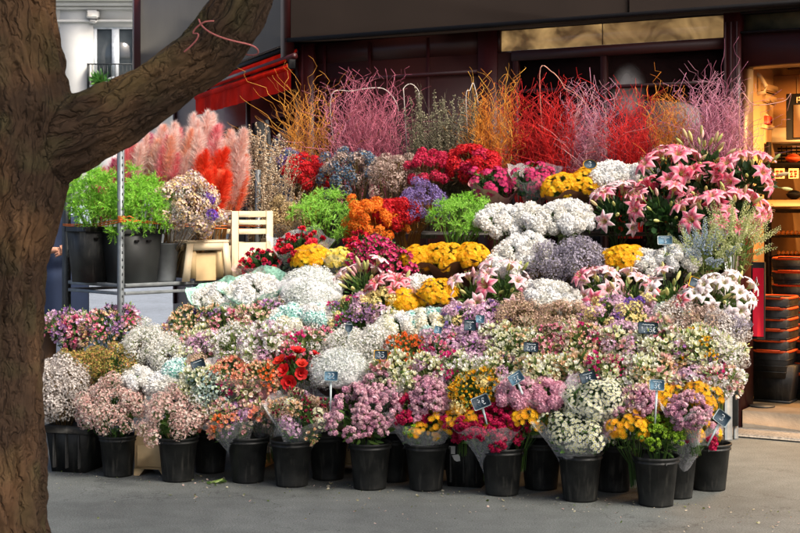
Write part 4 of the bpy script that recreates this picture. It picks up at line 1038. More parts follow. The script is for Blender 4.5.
bp = nt.nodes.new('ShaderNodeBump'); bp.inputs['Strength'].default_value = 1.0; bp.inputs['Distance'].default_value = .010; nt.links.new(ma.outputs[0], bp.inputs['Height']); nt.links.new(bp.outputs[0], p.inputs['Normal'])
tme.materials.append(BARK); tme.name = 'trunk'; tme.update()
o = link('trunk', tme, tree); o.location = -tree.location
# crown above frame, unseen, added to shade the front: boughs, leaves in uneven clumps
g = Geo(); rng = np.random.default_rng(44); boughs = []
tips = [((-1.5, 5.0, 4.3), (-2.6, 4.4, 5.2), (-3.6, 4.2, 5.6)), ((-1.4, 5.0, 4.0), (-.6, 5.6, 4.8), (.3, 6.0, 5.2)), ((0.5, 5.0, 3.9), (1.3, 5.6, 4.3), (2.3, 5.9, 4.7)), ((.2, 5.0, 3.7), (1.0, 4.3, 4.1), (2.2, 3.6, 4.4)), ((-1.5, 5, 4.5), (-1.0, 4.0, 5.2), (-.4, 3.0, 5.8))]
for b in tips: g.tube(sweep_path([(*q, 0.06 - .018 * i) for i, q in enumerate(b)], 10)[:, :3], np.linspace(.06, .02, 10), rgb(84, 66, 46), 8, 0)
o = part('shade_bough', g, TWIG, tree); o.location = -tree.location
g = Geo()
clumps = []
for k in range(135):
    X = rng.uniform(-3.2, 4.6); Yc = rng.uniform(1.6, 6.35); Z = rng.uniform(3.75, 5.4)
    if Z < 1.7 + 300 / 1400 * Yc + .62: Z = 1.7 + 300 / 1400 * Yc + .62 + rng.random() * .3
    if Yc > 5.6 and X < -.6: continue
    clumps.append((X, Yc, Z, rng.uniform(.28, .5)))
for (X, Yc, Z, rr_) in clumps:
    m = int(rng.integers(80, 120)); T = np.array([X, Yc, Z]) + rng.normal(0, rr_ * .6, (m, 3)) * np.array([1, 1, .6])
    T = T[T[:, 2] > 1.7 + 290 / 1400 * T[:, 1]]; m = len(T)
    dd = rng.normal(0, 1, (m, 3)); dd[:, 2] -= .5; R = rot_to(dd, rng.random(m) * 6, .13 * (.6 + .7 * rng.random(m))); R[:, :, 0] *= 2.4
    g.scatter(LEAFP, R, T, pick(rng, GREENS, m), pick(rng, GREENS, m), 0)
o = part('shade_crown', g, LEAF, tree); o.location = -tree.location
# pink string tied round the limb
st_ = empty('pink_string', tuple(P(228, 40, YT - .1)), 'faded pink string looped round the tree limb with loose ends', 'string')
g = Geo(); c_ = np.array(P(226, 37, YT + .05)); ax = np.array(P(240, 12, YT)) - np.array(P(210, 55, YT)); ax /= np.linalg.norm(ax)
ax = ax * .9 + np.array([.1, .0, .3]); ax /= np.linalg.norm(ax)
x = np.cross(ax, [0, 1, 0]); x /= np.linalg.norm(x); y = np.cross(x, ax)
ring = [c_ + (x * math.cos(a) + y * math.sin(a)) * (.124 + .006 * math.sin(3 * a)) + ax * .02 * math.sin(2 * a + 1) for a in np.linspace(0, 2 * math.pi, 40)]
g.tube(ring, .0032, (0, 0, 0), 6); o = part('loop', g, STRING_P, st_, True); o.location = -st_.location
g = Geo()
k0 = min(ring, key=lambda q: q[0])
pts = [P(214, 21, 4.86), P(205, 22, 4.85), P(197, 27, 4.86), P(193, 33, 4.87), P(198, 34, 4.85), P(197, 39, 4.85), P(191, 46, 4.86), P(184, 52, 4.87)]
g.tube([tuple(q) for q in sweep_path([(*q, 0) for q in pts], 50)[:, :3]], .0028, (0, 0, 0), 6); o = part('loose_end', g, STRING_P, st_, True); o.location = -st_.location

# ================================================================== THE STALL
# stepped display stand under the bouquets
stand = empty('display_stand', tuple(stall(-1.8, .3, 0)), 'stepped dark stand carrying the tiers of flower bunches', 'display stand')
BV = {}
for k in range(5):
    v0 = .38 + .42 * k; z = .5 + .65 * (v0 + .15) - .40
    ul = (-3.25, -3.1, -2.75, -2.55, -2.45)[k]; ur = (.05, .2, .22, .22, .2)[k]
    g = Geo(); M = np.array([[UX, VX, 0, A0[0]], [UY, VY, 0, A0[1]], [0, 0, 1, 0], [0, 0, 0, 1]])
    g.box(ul, ur, v0, v0 + .40, z - .025, z, M=M, bev=.004); o = part('tier_board', g, WOODST, stand); o.location = -stand.location
    for u in np.linspace(ul + .05, ur - .05, 3):
        for dv in (.03, .37):
            g = Geo(); g.box(u - .02, u + .02, v0 + dv - .02, v0 + dv + .02, 0, z - .026, M=M)
            o = part('leg', g, WOODST, stand); o.location = -stand.location

# ------------------------------------------------------------------ buckets
def bucket_mesh(r1, r0, h, tall=False):
    g = Geo()
    g.lathe([(.001, .004), (r0 - .006, .004), (r0, 0), (r0 + .001, .012), (r0 + (r1 - r0) * .86, h * .86), (r1 + .004, h * .865), (r1 + .006, h * .89), (r1 + .001, h * .90), (r1, h * .935), (r1 + .005, h * .94), (r1 + .009, h * .96), (r1 + .009, h * .99), (r1 + .005, h), (r1 - .002, h * .99), (r1 - .006, h * .93), (r0, h * .2), (.001, h * .2)], (0, 0, 0), 48)
    return g.mesh('bucket', PLASTIC, True)
BM = bucket_mesh(.128, .098, .285)
BM2 = bucket_mesh(.13, .104, .33)
WATER, nt, p = new_mat('bucket_water'); p.inputs['Base Color'].default_value = (.02, .025, .02, 1); p.inputs['Roughness'].default_value = .1
BUCKETS = []
def bucket(px, py, label, s=1.0, me=None, group='black flower buckets on the pavement'):
    Y = H * F / (py - HY); p_ = P(px, py, Y); p_.z = 0; Yc = .1
    p_.y += Yc; p_.x += (px - 400) / F * Yc
    o = empty('flower_bucket', tuple(p_), label, 'bucket', group, rz=random.random() * 6)
    b = link('bucket_body', me or BM, o); b.scale = (s, s, s)
    if 'wm' not in BV:
        g = Geo(); g.lathe([(.001, .17), (.112, .17)], (0, 0, 0), 24); BV['wm'] = g.mesh('water', WATER)
        g = Geo(); g.tube([(.134, 0, .262), (.142, 0, .25), (.139, 0, .235)], .004, (0, 0, 0), 6); g.tube([(-.134, 0, .262), (-.142, 0, .25), (-.139, 0, .235)], .004, (0, 0, 0), 6); BV['hm'] = g.mesh('lug', PLASTIC, True)
    w = link('water', BV['wm'], o); w.scale = (s, s, s); h_ = link('handle_lug', BV['hm'], o); h_.scale = (s, s, s)
    BUCKETS.append(o); return o
bucket(118, 478, 'black bucket second from the left holding pale pink waxflower', .92)
bucket(178, 483, 'black bucket right of the tan crate holding pale pink waxflower', .98)
bucket(210, 474, 'black bucket half hidden right of the second pale pink waxflower', .95)
bucket(248, 484, 'black bucket under the coral and orange bunch in cellophane')
bucket(292, 488, 'black bucket under the mixed autumn bunch in pale wrap')
bucket(328, 481, 'black bucket set back between the mixed bunch and the lilac pompons')
bucket(370, 491, 'black bucket under the lilac pompon chrysanthemums')
bucket(394, 483, 'black bucket mostly hidden right of the lilac pompon bucket', .95)
bucket(426, 492, 'black bucket under the magenta, lilac and yellow mixed bunch')
bucket(502, 497, 'black bucket under the dark magenta and yellow bunch')
bucket(541, 491, 'black bucket set back between magenta bunch and white daisies')
bucket(580, 503, 'black bucket under the small white daisies')
bucket(613, 493, 'black bucket set back right of the white daisies')
bucket(656, 508, 'black bucket nearest the camera under lime, lilac and yellow bunch')
bucket(676, 500, 'black bucket just behind the nearest bucket on its right', .96)
bucket(709, 492, 'rightmost black bucket, its rim empty in view')

# black square crate at the far left, and the one with torn labels
def crate(px, py, w, d, h, label, rz=0.0, lab=False, cat='crate', mat=None, lean=.03):
    Y = H * F / (py - HY); p_ = P(px, py, Y); p_.z = 0; p_ += Vector((VX, VY, 0)) * (d / 2)
    o = empty('plastic_crate', tuple(p_), label, cat, rz=rz)
    g = Geo(); m = mat or PLASTIC
    def wall_(a, b, z0, z1, e0, e1):
        g.faces([], []) if False else None
    b0, b1 = lean, 0.0
    V = []
    for z, k in ((0, -b0), (h, 0)):
        V += [(-w/2 - k*-1*0 - k*0 + (-k)*-1*0 + (b0 if z == 0 else 0), -d/2 + (b0 if z == 0 else 0), z), (w/2 - (b0 if z == 0 else 0), -d/2 + (b0 if z == 0 else 0), z), (w/2 - (b0 if z == 0 else 0), d/2 - (b0 if z == 0 else 0), z), (-w/2 + (b0 if z == 0 else 0), d/2 - (b0 if z == 0 else 0), z)]
    V = np.array(V); Vi = V * np.array([.95, .95, 1]) + np.array([0, 0, .008])
    g.faces(np.concatenate([V, Vi]), [[0,3,2,1],[0,1,5,4],[1,2,6,5],[2,3,7,6],[3,0,4,7],[8,9,10,11],[8,12,13,9],[9,13,14,10],[10,14,15,11],[11,15,12,8],[4,5,13,12],[5,6,14,13],[6,7,15,14],[7,4,12,15]])
    part('crate_body', g, m, o)
    g = Geo(); e = .012
    g.box(-w/2 - e, w/2 + e, -d/2 - e, -d/2 + .01, h - .045, h + .004, bev=.004); g.box(-w/2 - e, w/2 + e, d/2 - .01, d/2 + e, h - .045, h + .004, bev=.004)
    g.box(-w/2 - e, -w/2 + .01, -d/2 + .011, d/2 - .011, h - .045, h + .003, bev=.003); g.box(w/2 - .01, w/2 + e, -d/2 + .011, d/2 - .011, h - .045, h + .003, bev=.003)
    part('rim', g, m, o)
    g = Geo()
    for x in (-w * .3, 0, w * .3): g.box(x - .006, x + .006, -d/2 - .004, -d/2 + .03, .03, h - .05, bev=.002)
    part('rib', g, m, o)
    return o
rz0 = math.atan2(UY, UX)
crate(66, 473, .30, .30, .30, 'black square plastic crate at far left holding dried white blossom', rz0)
cr = crate(463, 488, .27, .28, .30, 'black square crate with torn paper labels beside the magenta bunch', rz0)
g = Geo(); g.faces([(-.09, -.147, .30), (-.045, -.147, .30), (-.05, -.141, .205), (-.085, -.141, .205)], [[0, 1, 2, 3]]); part('torn_label', g, PAPERW, cr)
g = Geo(); g.faces([(-.07, -.143, .198), (-.02, -.143, .207), (-.018, -.138, .165), (-.04, -.138, .16), (-.055, -.138, .168)], [[0, 1, 2, 3, 4]]); part('torn_label', g, PAPERW, cr)
# tan crates glimpsed between the buckets
def tancrate(px, py, w, h, label):
    Y = H * F / (py - HY); p_ = P(px, py, Y); p_.z = 0
    o = empty('tan_crate', tuple(p_ + Vector((VX, VY, 0)) * .12), label, 'crate', rz=rz0)
    g = Geo(); g.box(-w/2, w/2, -.1, -.085, .045, h, bev=.003); g.box(-w/2, w/2, .085, .1, .045, h, bev=.003); g.box(-w/2, -w/2 + .015, -.084, .084, .045, h); g.box(w/2 - .015, w/2, -.084, .084, .045, h)
    g.box(-w/2 + .02, w/2 - .02, -.106, -.1, .06, h - .1, bev=.003); part('side_panel', g, CREAMD, o)
    for s in (-1, 1):
        g = Geo(); V = [(s*(w/2 - .07), -.101, .045), (s*(w/2), -.101, .045), (s*(w/2 + .004), -.101, 0), (s*(w/2 - .035), -.101, 0)]
        V += [(x, -y, z) for x, y, z in V]; g.faces(V, [[0,1,2,3],[4,5,6,7],[0,1,5,4],[1,2,6,5],[2,3,7,6],[3,0,4,7]]); part('foot', g, CREAMD, o)
    g = Geo(); g.box(-w/2 - .004, w/2 + .004, -.11, .11, h, h + .02, bev=.004); part('rim', g, CREAM, o)
tancrate(150, 477, .24, .30, 'tan plastic crate with splayed feet between the two waxflower buckets')
tancrate(345, 473, .26, .28, 'tan plastic crate glimpsed left of the lilac pompon bucket')
tancrate(246, 468, .22, .26, 'tan plastic crate glimpsed behind the coral bunch bucket')
# dark crate shadowed at the right under the stall
crate(632, 480, .28, .24, .24, 'low black crate in the shade behind the nearest bucket', rz0)
# more standing containers under the left part
bucket(90, 467, 'black bucket in the gap right of the square crate', .9)

# ------------------------------------------------------------------ unit definitions
W = lambda *a: [np.minimum(rgb(*c) ** .78 * 1.03, .9) for c in a]
def U(key, fn, w=1.0): return (key, fn, w)
white = [rgb(*q) for q in ((232, 230, 224), (222, 220, 212), (228, 228, 226))]; mint = W((190, 232, 220), (120, 205, 190), (226, 240, 236))
K = {}
K['mum_white'] = U('mum_white', lambda r: u_mum(r, white, .046, 150))
K['mum_cream'] = U('mum_cream', lambda r: u_mum(r, W((236, 230, 206), (228, 226, 212)), .046, 150))
K['mum_mint'] = U('mum_mint', lambda r: u_mum(r, W((206, 234, 226), (232, 242, 240)), .046, 150, inner=rgb(140, 214, 200)))
K['mum_pink'] = U('mum_pink', lambda r: u_mum(r, W((214, 150, 170), (226, 172, 180)), .05))
K['mum_yellow'] = U('cushion_yellow', lambda r: u_daisy(r, W((248, 166, 4), (250, 180, 8), (244, 152, 3)), .0165, rgb(238, 130, 4), 12, .037))
K['mum_yellow2'] = U('cushion_cream_yellow', lambda r: u_daisy(r, W((250, 206, 60), (252, 216, 100)), .0165, rgb(244, 180, 40), 12, .037))
K['daisy_yellow'] = U('daisy_yellow', lambda r: u_daisy(r, W((248, 166, 6), (244, 150, 6)), .019, rgb(214, 110, 4), 7, .04))
K['daisy_magenta'] = U('daisy_magenta', lambda r: u_daisy(r, W((186, 10, 84), (160, 6, 76), (206, 20, 92)), .0155, rgb(206, 120, 50), 11, .04))
K['daisy_fuchsia'] = U('daisy_fuchsia', lambda r: u_umbel(r, W((196, 18, 92), (214, 40, 110), (170, 8, 76)), .045, 16, .016, proto=FL_RUFF, leafy=5, inner=W((224, 120, 60), (170, 10, 70))))
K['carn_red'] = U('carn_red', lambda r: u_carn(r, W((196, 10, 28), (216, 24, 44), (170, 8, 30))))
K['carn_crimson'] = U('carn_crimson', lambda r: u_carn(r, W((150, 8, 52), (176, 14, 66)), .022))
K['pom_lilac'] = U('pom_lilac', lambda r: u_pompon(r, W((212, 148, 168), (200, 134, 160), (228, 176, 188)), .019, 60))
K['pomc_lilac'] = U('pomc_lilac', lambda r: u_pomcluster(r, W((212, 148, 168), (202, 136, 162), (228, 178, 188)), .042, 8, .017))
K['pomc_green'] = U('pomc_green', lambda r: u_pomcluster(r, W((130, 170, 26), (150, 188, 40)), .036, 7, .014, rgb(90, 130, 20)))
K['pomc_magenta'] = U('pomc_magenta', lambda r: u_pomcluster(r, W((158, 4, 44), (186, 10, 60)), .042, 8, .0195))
K['daisy_white'] = U('daisy_white', lambda r: u_daisy(r, W((236, 236, 214), (232, 232, 204)), .0098, rgb(190, 190, 40), 19, .047, FL_DAISYS))
K['daisy_white2'] = U('daisy_white2', lambda r: u_daisy(r, W((240, 238, 222), (236, 234, 208)), .0095, rgb(216, 210, 110), 24, .05, FL_DAISYS))
K['wax_pink'] = U('wax_pink', lambda r: u_cloud(r, W((220, 168, 162), (232, 196, 184), (206, 150, 146), (238, 218, 204)), .052, 90, .0075, inner=W((150, 100, 80), (210, 190, 160)), leafy=.8, green=GREENS))
K['gyp_white'] = U('gyp_white', lambda r: u_cloud(r, W((226, 222, 212), (208, 204, 192), (236, 234, 230)), .055, 150, .0048, leafy=.2))
K['gyp_grey'] = U('gyp_grey', lambda r: u_cloud(r, W((206, 196, 188), (180, 168, 160), (222, 214, 206)), .055, 120, .0055, green=DRYS, leafy=.3))
K['gyp_net'] = U('gyp_net', lambda r: u_cloud(r, W((222, 224, 220), (208, 214, 208)), .06, 190, .0046, leafy=.15))
K['dry_taupe'] = U('dry_taupe', lambda r: u_cloud(r, W((176, 146, 132), (196, 170, 156), (140, 112, 98)), .055, 120, .006, green=DRYS, leafy=.5))
K['dry_tan'] = U('dry_tan', lambda r: u_cloud(r, W((190, 158, 120), (160, 130, 98), (206, 178, 148), (196, 150, 140)), .05, 120, .0055, green=DRYS + PALEG[:1], leafy=.5))
K['dry_lav'] = U('dry_lav', lambda r: u_cloud(r, W((150, 142, 162), (172, 164, 178), (120, 112, 130)), .055, 130, .0055, green=W((96, 96, 60), (120, 112, 76)), leafy=.6))
K['dry_beige'] = U('dry_beige', lambda r: u_cloud(r, W((206, 180, 126), (190, 160, 104)), .05, 100, .006, green=DRYS, leafy=.4))
K['dry_blue'] = U('dry_blue', lambda r: u_cloud(r, W((40, 76, 110), (62, 100, 130), (28, 56, 86), (170, 150, 128)), .055, 110, .0075, green=DRYS, leafy=.4))
K['dry_purple'] = U('dry_purple', lambda r: u_cloud(r, W((112, 88, 150), (136, 112, 172), (92, 72, 134)), .05, 110, .0065, green=W((120, 80, 90), (90, 70, 110)), leafy=.4))
K['ochre_moss'] = U('ochre_green', lambda r: u_cloud(r, W((150, 140, 60), (120, 124, 48), (180, 150, 60), (170, 92, 60)), .05, 90, .0065, green=GREENS, leafy=.8))
K['gyp_orange'] = U('gyp_orange', lambda r: u_cloud(r, W((238, 106, 12), (226, 84, 8), (246, 138, 30)), .05, 170, .0078, green=W((200, 90, 20), (160, 60, 10)), leafy=.3))
K['gyp_red'] = U('gyp_red', lambda r: u_cloud(r, W((196, 12, 20), (220, 24, 26), (166, 6, 18)), .05, 170, .0078, green=W((140, 10, 12), (110, 10, 10)), leafy=.4))
K['gyp_crimson'] = U('gyp_crimson', lambda r: u_cloud(r, W((186, 14, 50), (206, 40, 76), (160, 8, 40)), .05, 160, .0078, green=W((130, 10, 30), (110, 10, 20)), leafy=.4))
K['stat_lime'] = U('stat_lime', lambda r: u_fern(r, W((132, 200, 50), (108, 184, 40), (160, 214, 80)), .07, 18))
K['fern_green'] = U('fern_green', lambda r: u_fern(r, W((112, 184, 34), (88, 164, 26), (146, 206, 56)), .08, 22))
K['stat_lilac'] = U('stat_lilac', lambda r: u_cloud(r, W((196, 148, 178), (212, 168, 190), (176, 120, 164), (222, 192, 200)), .048, 70, .009, green=GREENS, leafy=.4))
K['stat_yellow'] = U('stat_yellow', lambda r: u_cloud(r, W((222, 196, 110), (236, 212, 140)), .045, 60, .009, green=GREENS, leafy=.4))
K['stat_violet'] = U('stat_violet', lambda r: u_cloud(r, W((84, 48, 150), (104, 62, 170)), .04, 60, .009, green=GREENS, leafy=.3))
K['mix_dry'] = U('mix_dry', lambda r: u_cloud(r, W((226, 196, 150), (232, 214, 186), (214, 168, 92), (160, 140, 176), (222, 190, 160)), .055, 90, .0095, green=DRYS, leafy=.3, proto=FL_OPEN))
K['alst_cream'] = U('alst_cream', lambda r: u_umbel(r, W((238, 234, 208), (232, 230, 196), (242, 240, 228)), .05, 14, .0235, inner=W((196, 200, 120), (214, 206, 120)), green=PALEG + GREENS[:2], budpal=W((214, 210, 96), (186, 200, 84))))
K['alst_white'] = U('alst_white', lambda r: u_umbel(r, W((242, 240, 236), (238, 232, 230)), .048, 14, .0235, inner=W((220, 214, 150), (226, 190, 190)), green=PALEG))
K['alst_pink'] = U('alst_pink', lambda r: u_umbel(r, W((232, 184, 174), (238, 204, 192), (222, 150, 154), (240, 224, 208)), .048, 12, .0235, inner=W((234, 212, 150), (214, 120, 124)), green=PALEG, budpal=W((206, 196, 140), (210, 150, 140))))
K['alst_rose'] = U('alst_rose', lambda r: u_umbel(r, W((222, 110, 146), (232, 140, 166), (204, 76, 120), (236, 184, 190)), .044, 15, .019, inner=W((236, 206, 180), (200, 70, 100))))
K['alst_lilac'] = U('alst_lilac', lambda r: u_umbel(r, W((196, 144, 190), (210, 166, 202), (172, 112, 176), (230, 198, 214)), .044, 15, .019, inner=W((240, 226, 200), (150, 90, 160))))
K['alst_purple'] = U('alst_purple', lambda r: u_umbel(r, W((112, 60, 160), (92, 44, 150), (140, 84, 176)), .042, 12, .018, inner=W((230, 200, 100),)))
K['alst_magenta'] = U('alst_magenta', lambda r: u_umbel(r, W((196, 24, 96), (210, 50, 120)), .042, 12, .018))
K['alst_orange'] = U('alst_orange', lambda r: u_umbel(r, W((228, 84, 30), (236, 104, 50), (216, 60, 24)), .044, 13, .019, inner=W((240, 160, 60),)))
K['alst_salmon'] = U('alst_salmon', lambda r: u_umbel(r, W((238, 140, 116), (242, 168, 140), (232, 110, 96)), .044, 14, .022, inner=W((244, 190, 120),)))
K['alst_yellow'] = U('alst_yellow', lambda r: u_umbel(r, W((246, 180, 24), (240, 160, 10), (248, 200, 60)), .042, 12, .018, inner=W((220, 120, 10),)))
K['alst_wine'] = U('alst_wine', lambda r: u_umbel(r, W((110, 16, 40), (140, 24, 50)), .036, 9, .016, inner=W((60, 10, 20),)))
K['alst_peach'] = U('alst_peach', lambda r: u_umbel(r, W((236, 200, 160), (228, 180, 140), (240, 216, 190)), .044, 12, .018, inner=W((214, 150, 70),), budpal=W((206, 160, 90),)))
K['hydr_blue'] = U('hydr_blue', lambda r: u_cloud(r, W((150, 176, 176), (176, 196, 170), (120, 156, 170), (190, 206, 180)), .045, 60, .0085, green=GREENS, leafy=.5, proto=FL_OPEN))
K['iris'] = U('iris_violet', lambda r: u_iris(r, W((60, 36, 150), (76, 50, 170)), .038))
K['amaryllis'] = U('amaryllis', lambda r: u_amaryllis(r, W((206, 16, 12), (222, 30, 14), (190, 10, 12)), .058))
K['spike_green'] = U('spike_green', lambda r: u_spike(r, W((206, 210, 150), (186, 194, 120), (222, 222, 180)), .17, 34, .011))
K['spike_blue'] = U('spike_blue', lambda r: u_spike(r, W((150, 170, 206), (176, 190, 216)), .14, 30, .012))
pe, pm, pt = rgb(244, 190, 204), rgb(222, 92, 132), rgb(214, 200, 110)
K['lily_pink'] = U('lily_pink', lambda r: lily_bloom(r, rgb(246, 190, 196), rgb(226, 76, 118), pt, .092, .55 + .45 * r.random()))
K['lily_deep'] = U('lily_deep', lambda r: lily_bloom(r, rgb(240, 140, 156), rgb(210, 30, 80), rgb(190, 40, 70), .09, .5 + .45 * r.random()))
K['lily_pale'] = U('lily_pale', lambda r: lily_bloom(r, rgb(240, 226, 226), rgb(232, 160, 172), pt, .082, .55 + .4 * r.random()))
K['lily_red'] = U('lily_red', lambda r: lily_bloom(r, rgb(236, 190, 196), rgb(200, 26, 60), rgb(180, 20, 40), .078, .65))
K['lily_white'] = U('lily_white', lambda r: lily_bloom(r, rgb(240, 238, 236), rgb(236, 216, 220), rgb(206, 196, 120), .076, .55 + .4 * r.random()))
K['bud'] = U('lily_bud', lambda r: u_bud(r))
K['bud_pink'] = U('lily_bud_pink', lambda r: u_bud(r, W((214, 150, 150), (222, 176, 164), (206, 120, 130)), .075))
def mk(*a):
    """mk('lily_pink', 3, 'bud', 1) -> weighted unit list"""
    return [(K[a[i]][0], K[a[i]][1], a[i + 1]) for i in range(0, len(a), 2)]

WAX = 'bouquets of pale pink waxflower'
YEL = 'yellow chrysanthemum bunches'; WHT = 'white chrysanthemum bunches'; LIL = 'pink lily bunches'; ALS = 'alstroemeria bunches'; GYP = 'gypsophila bunches'; DRY = 'dried flower bunches'
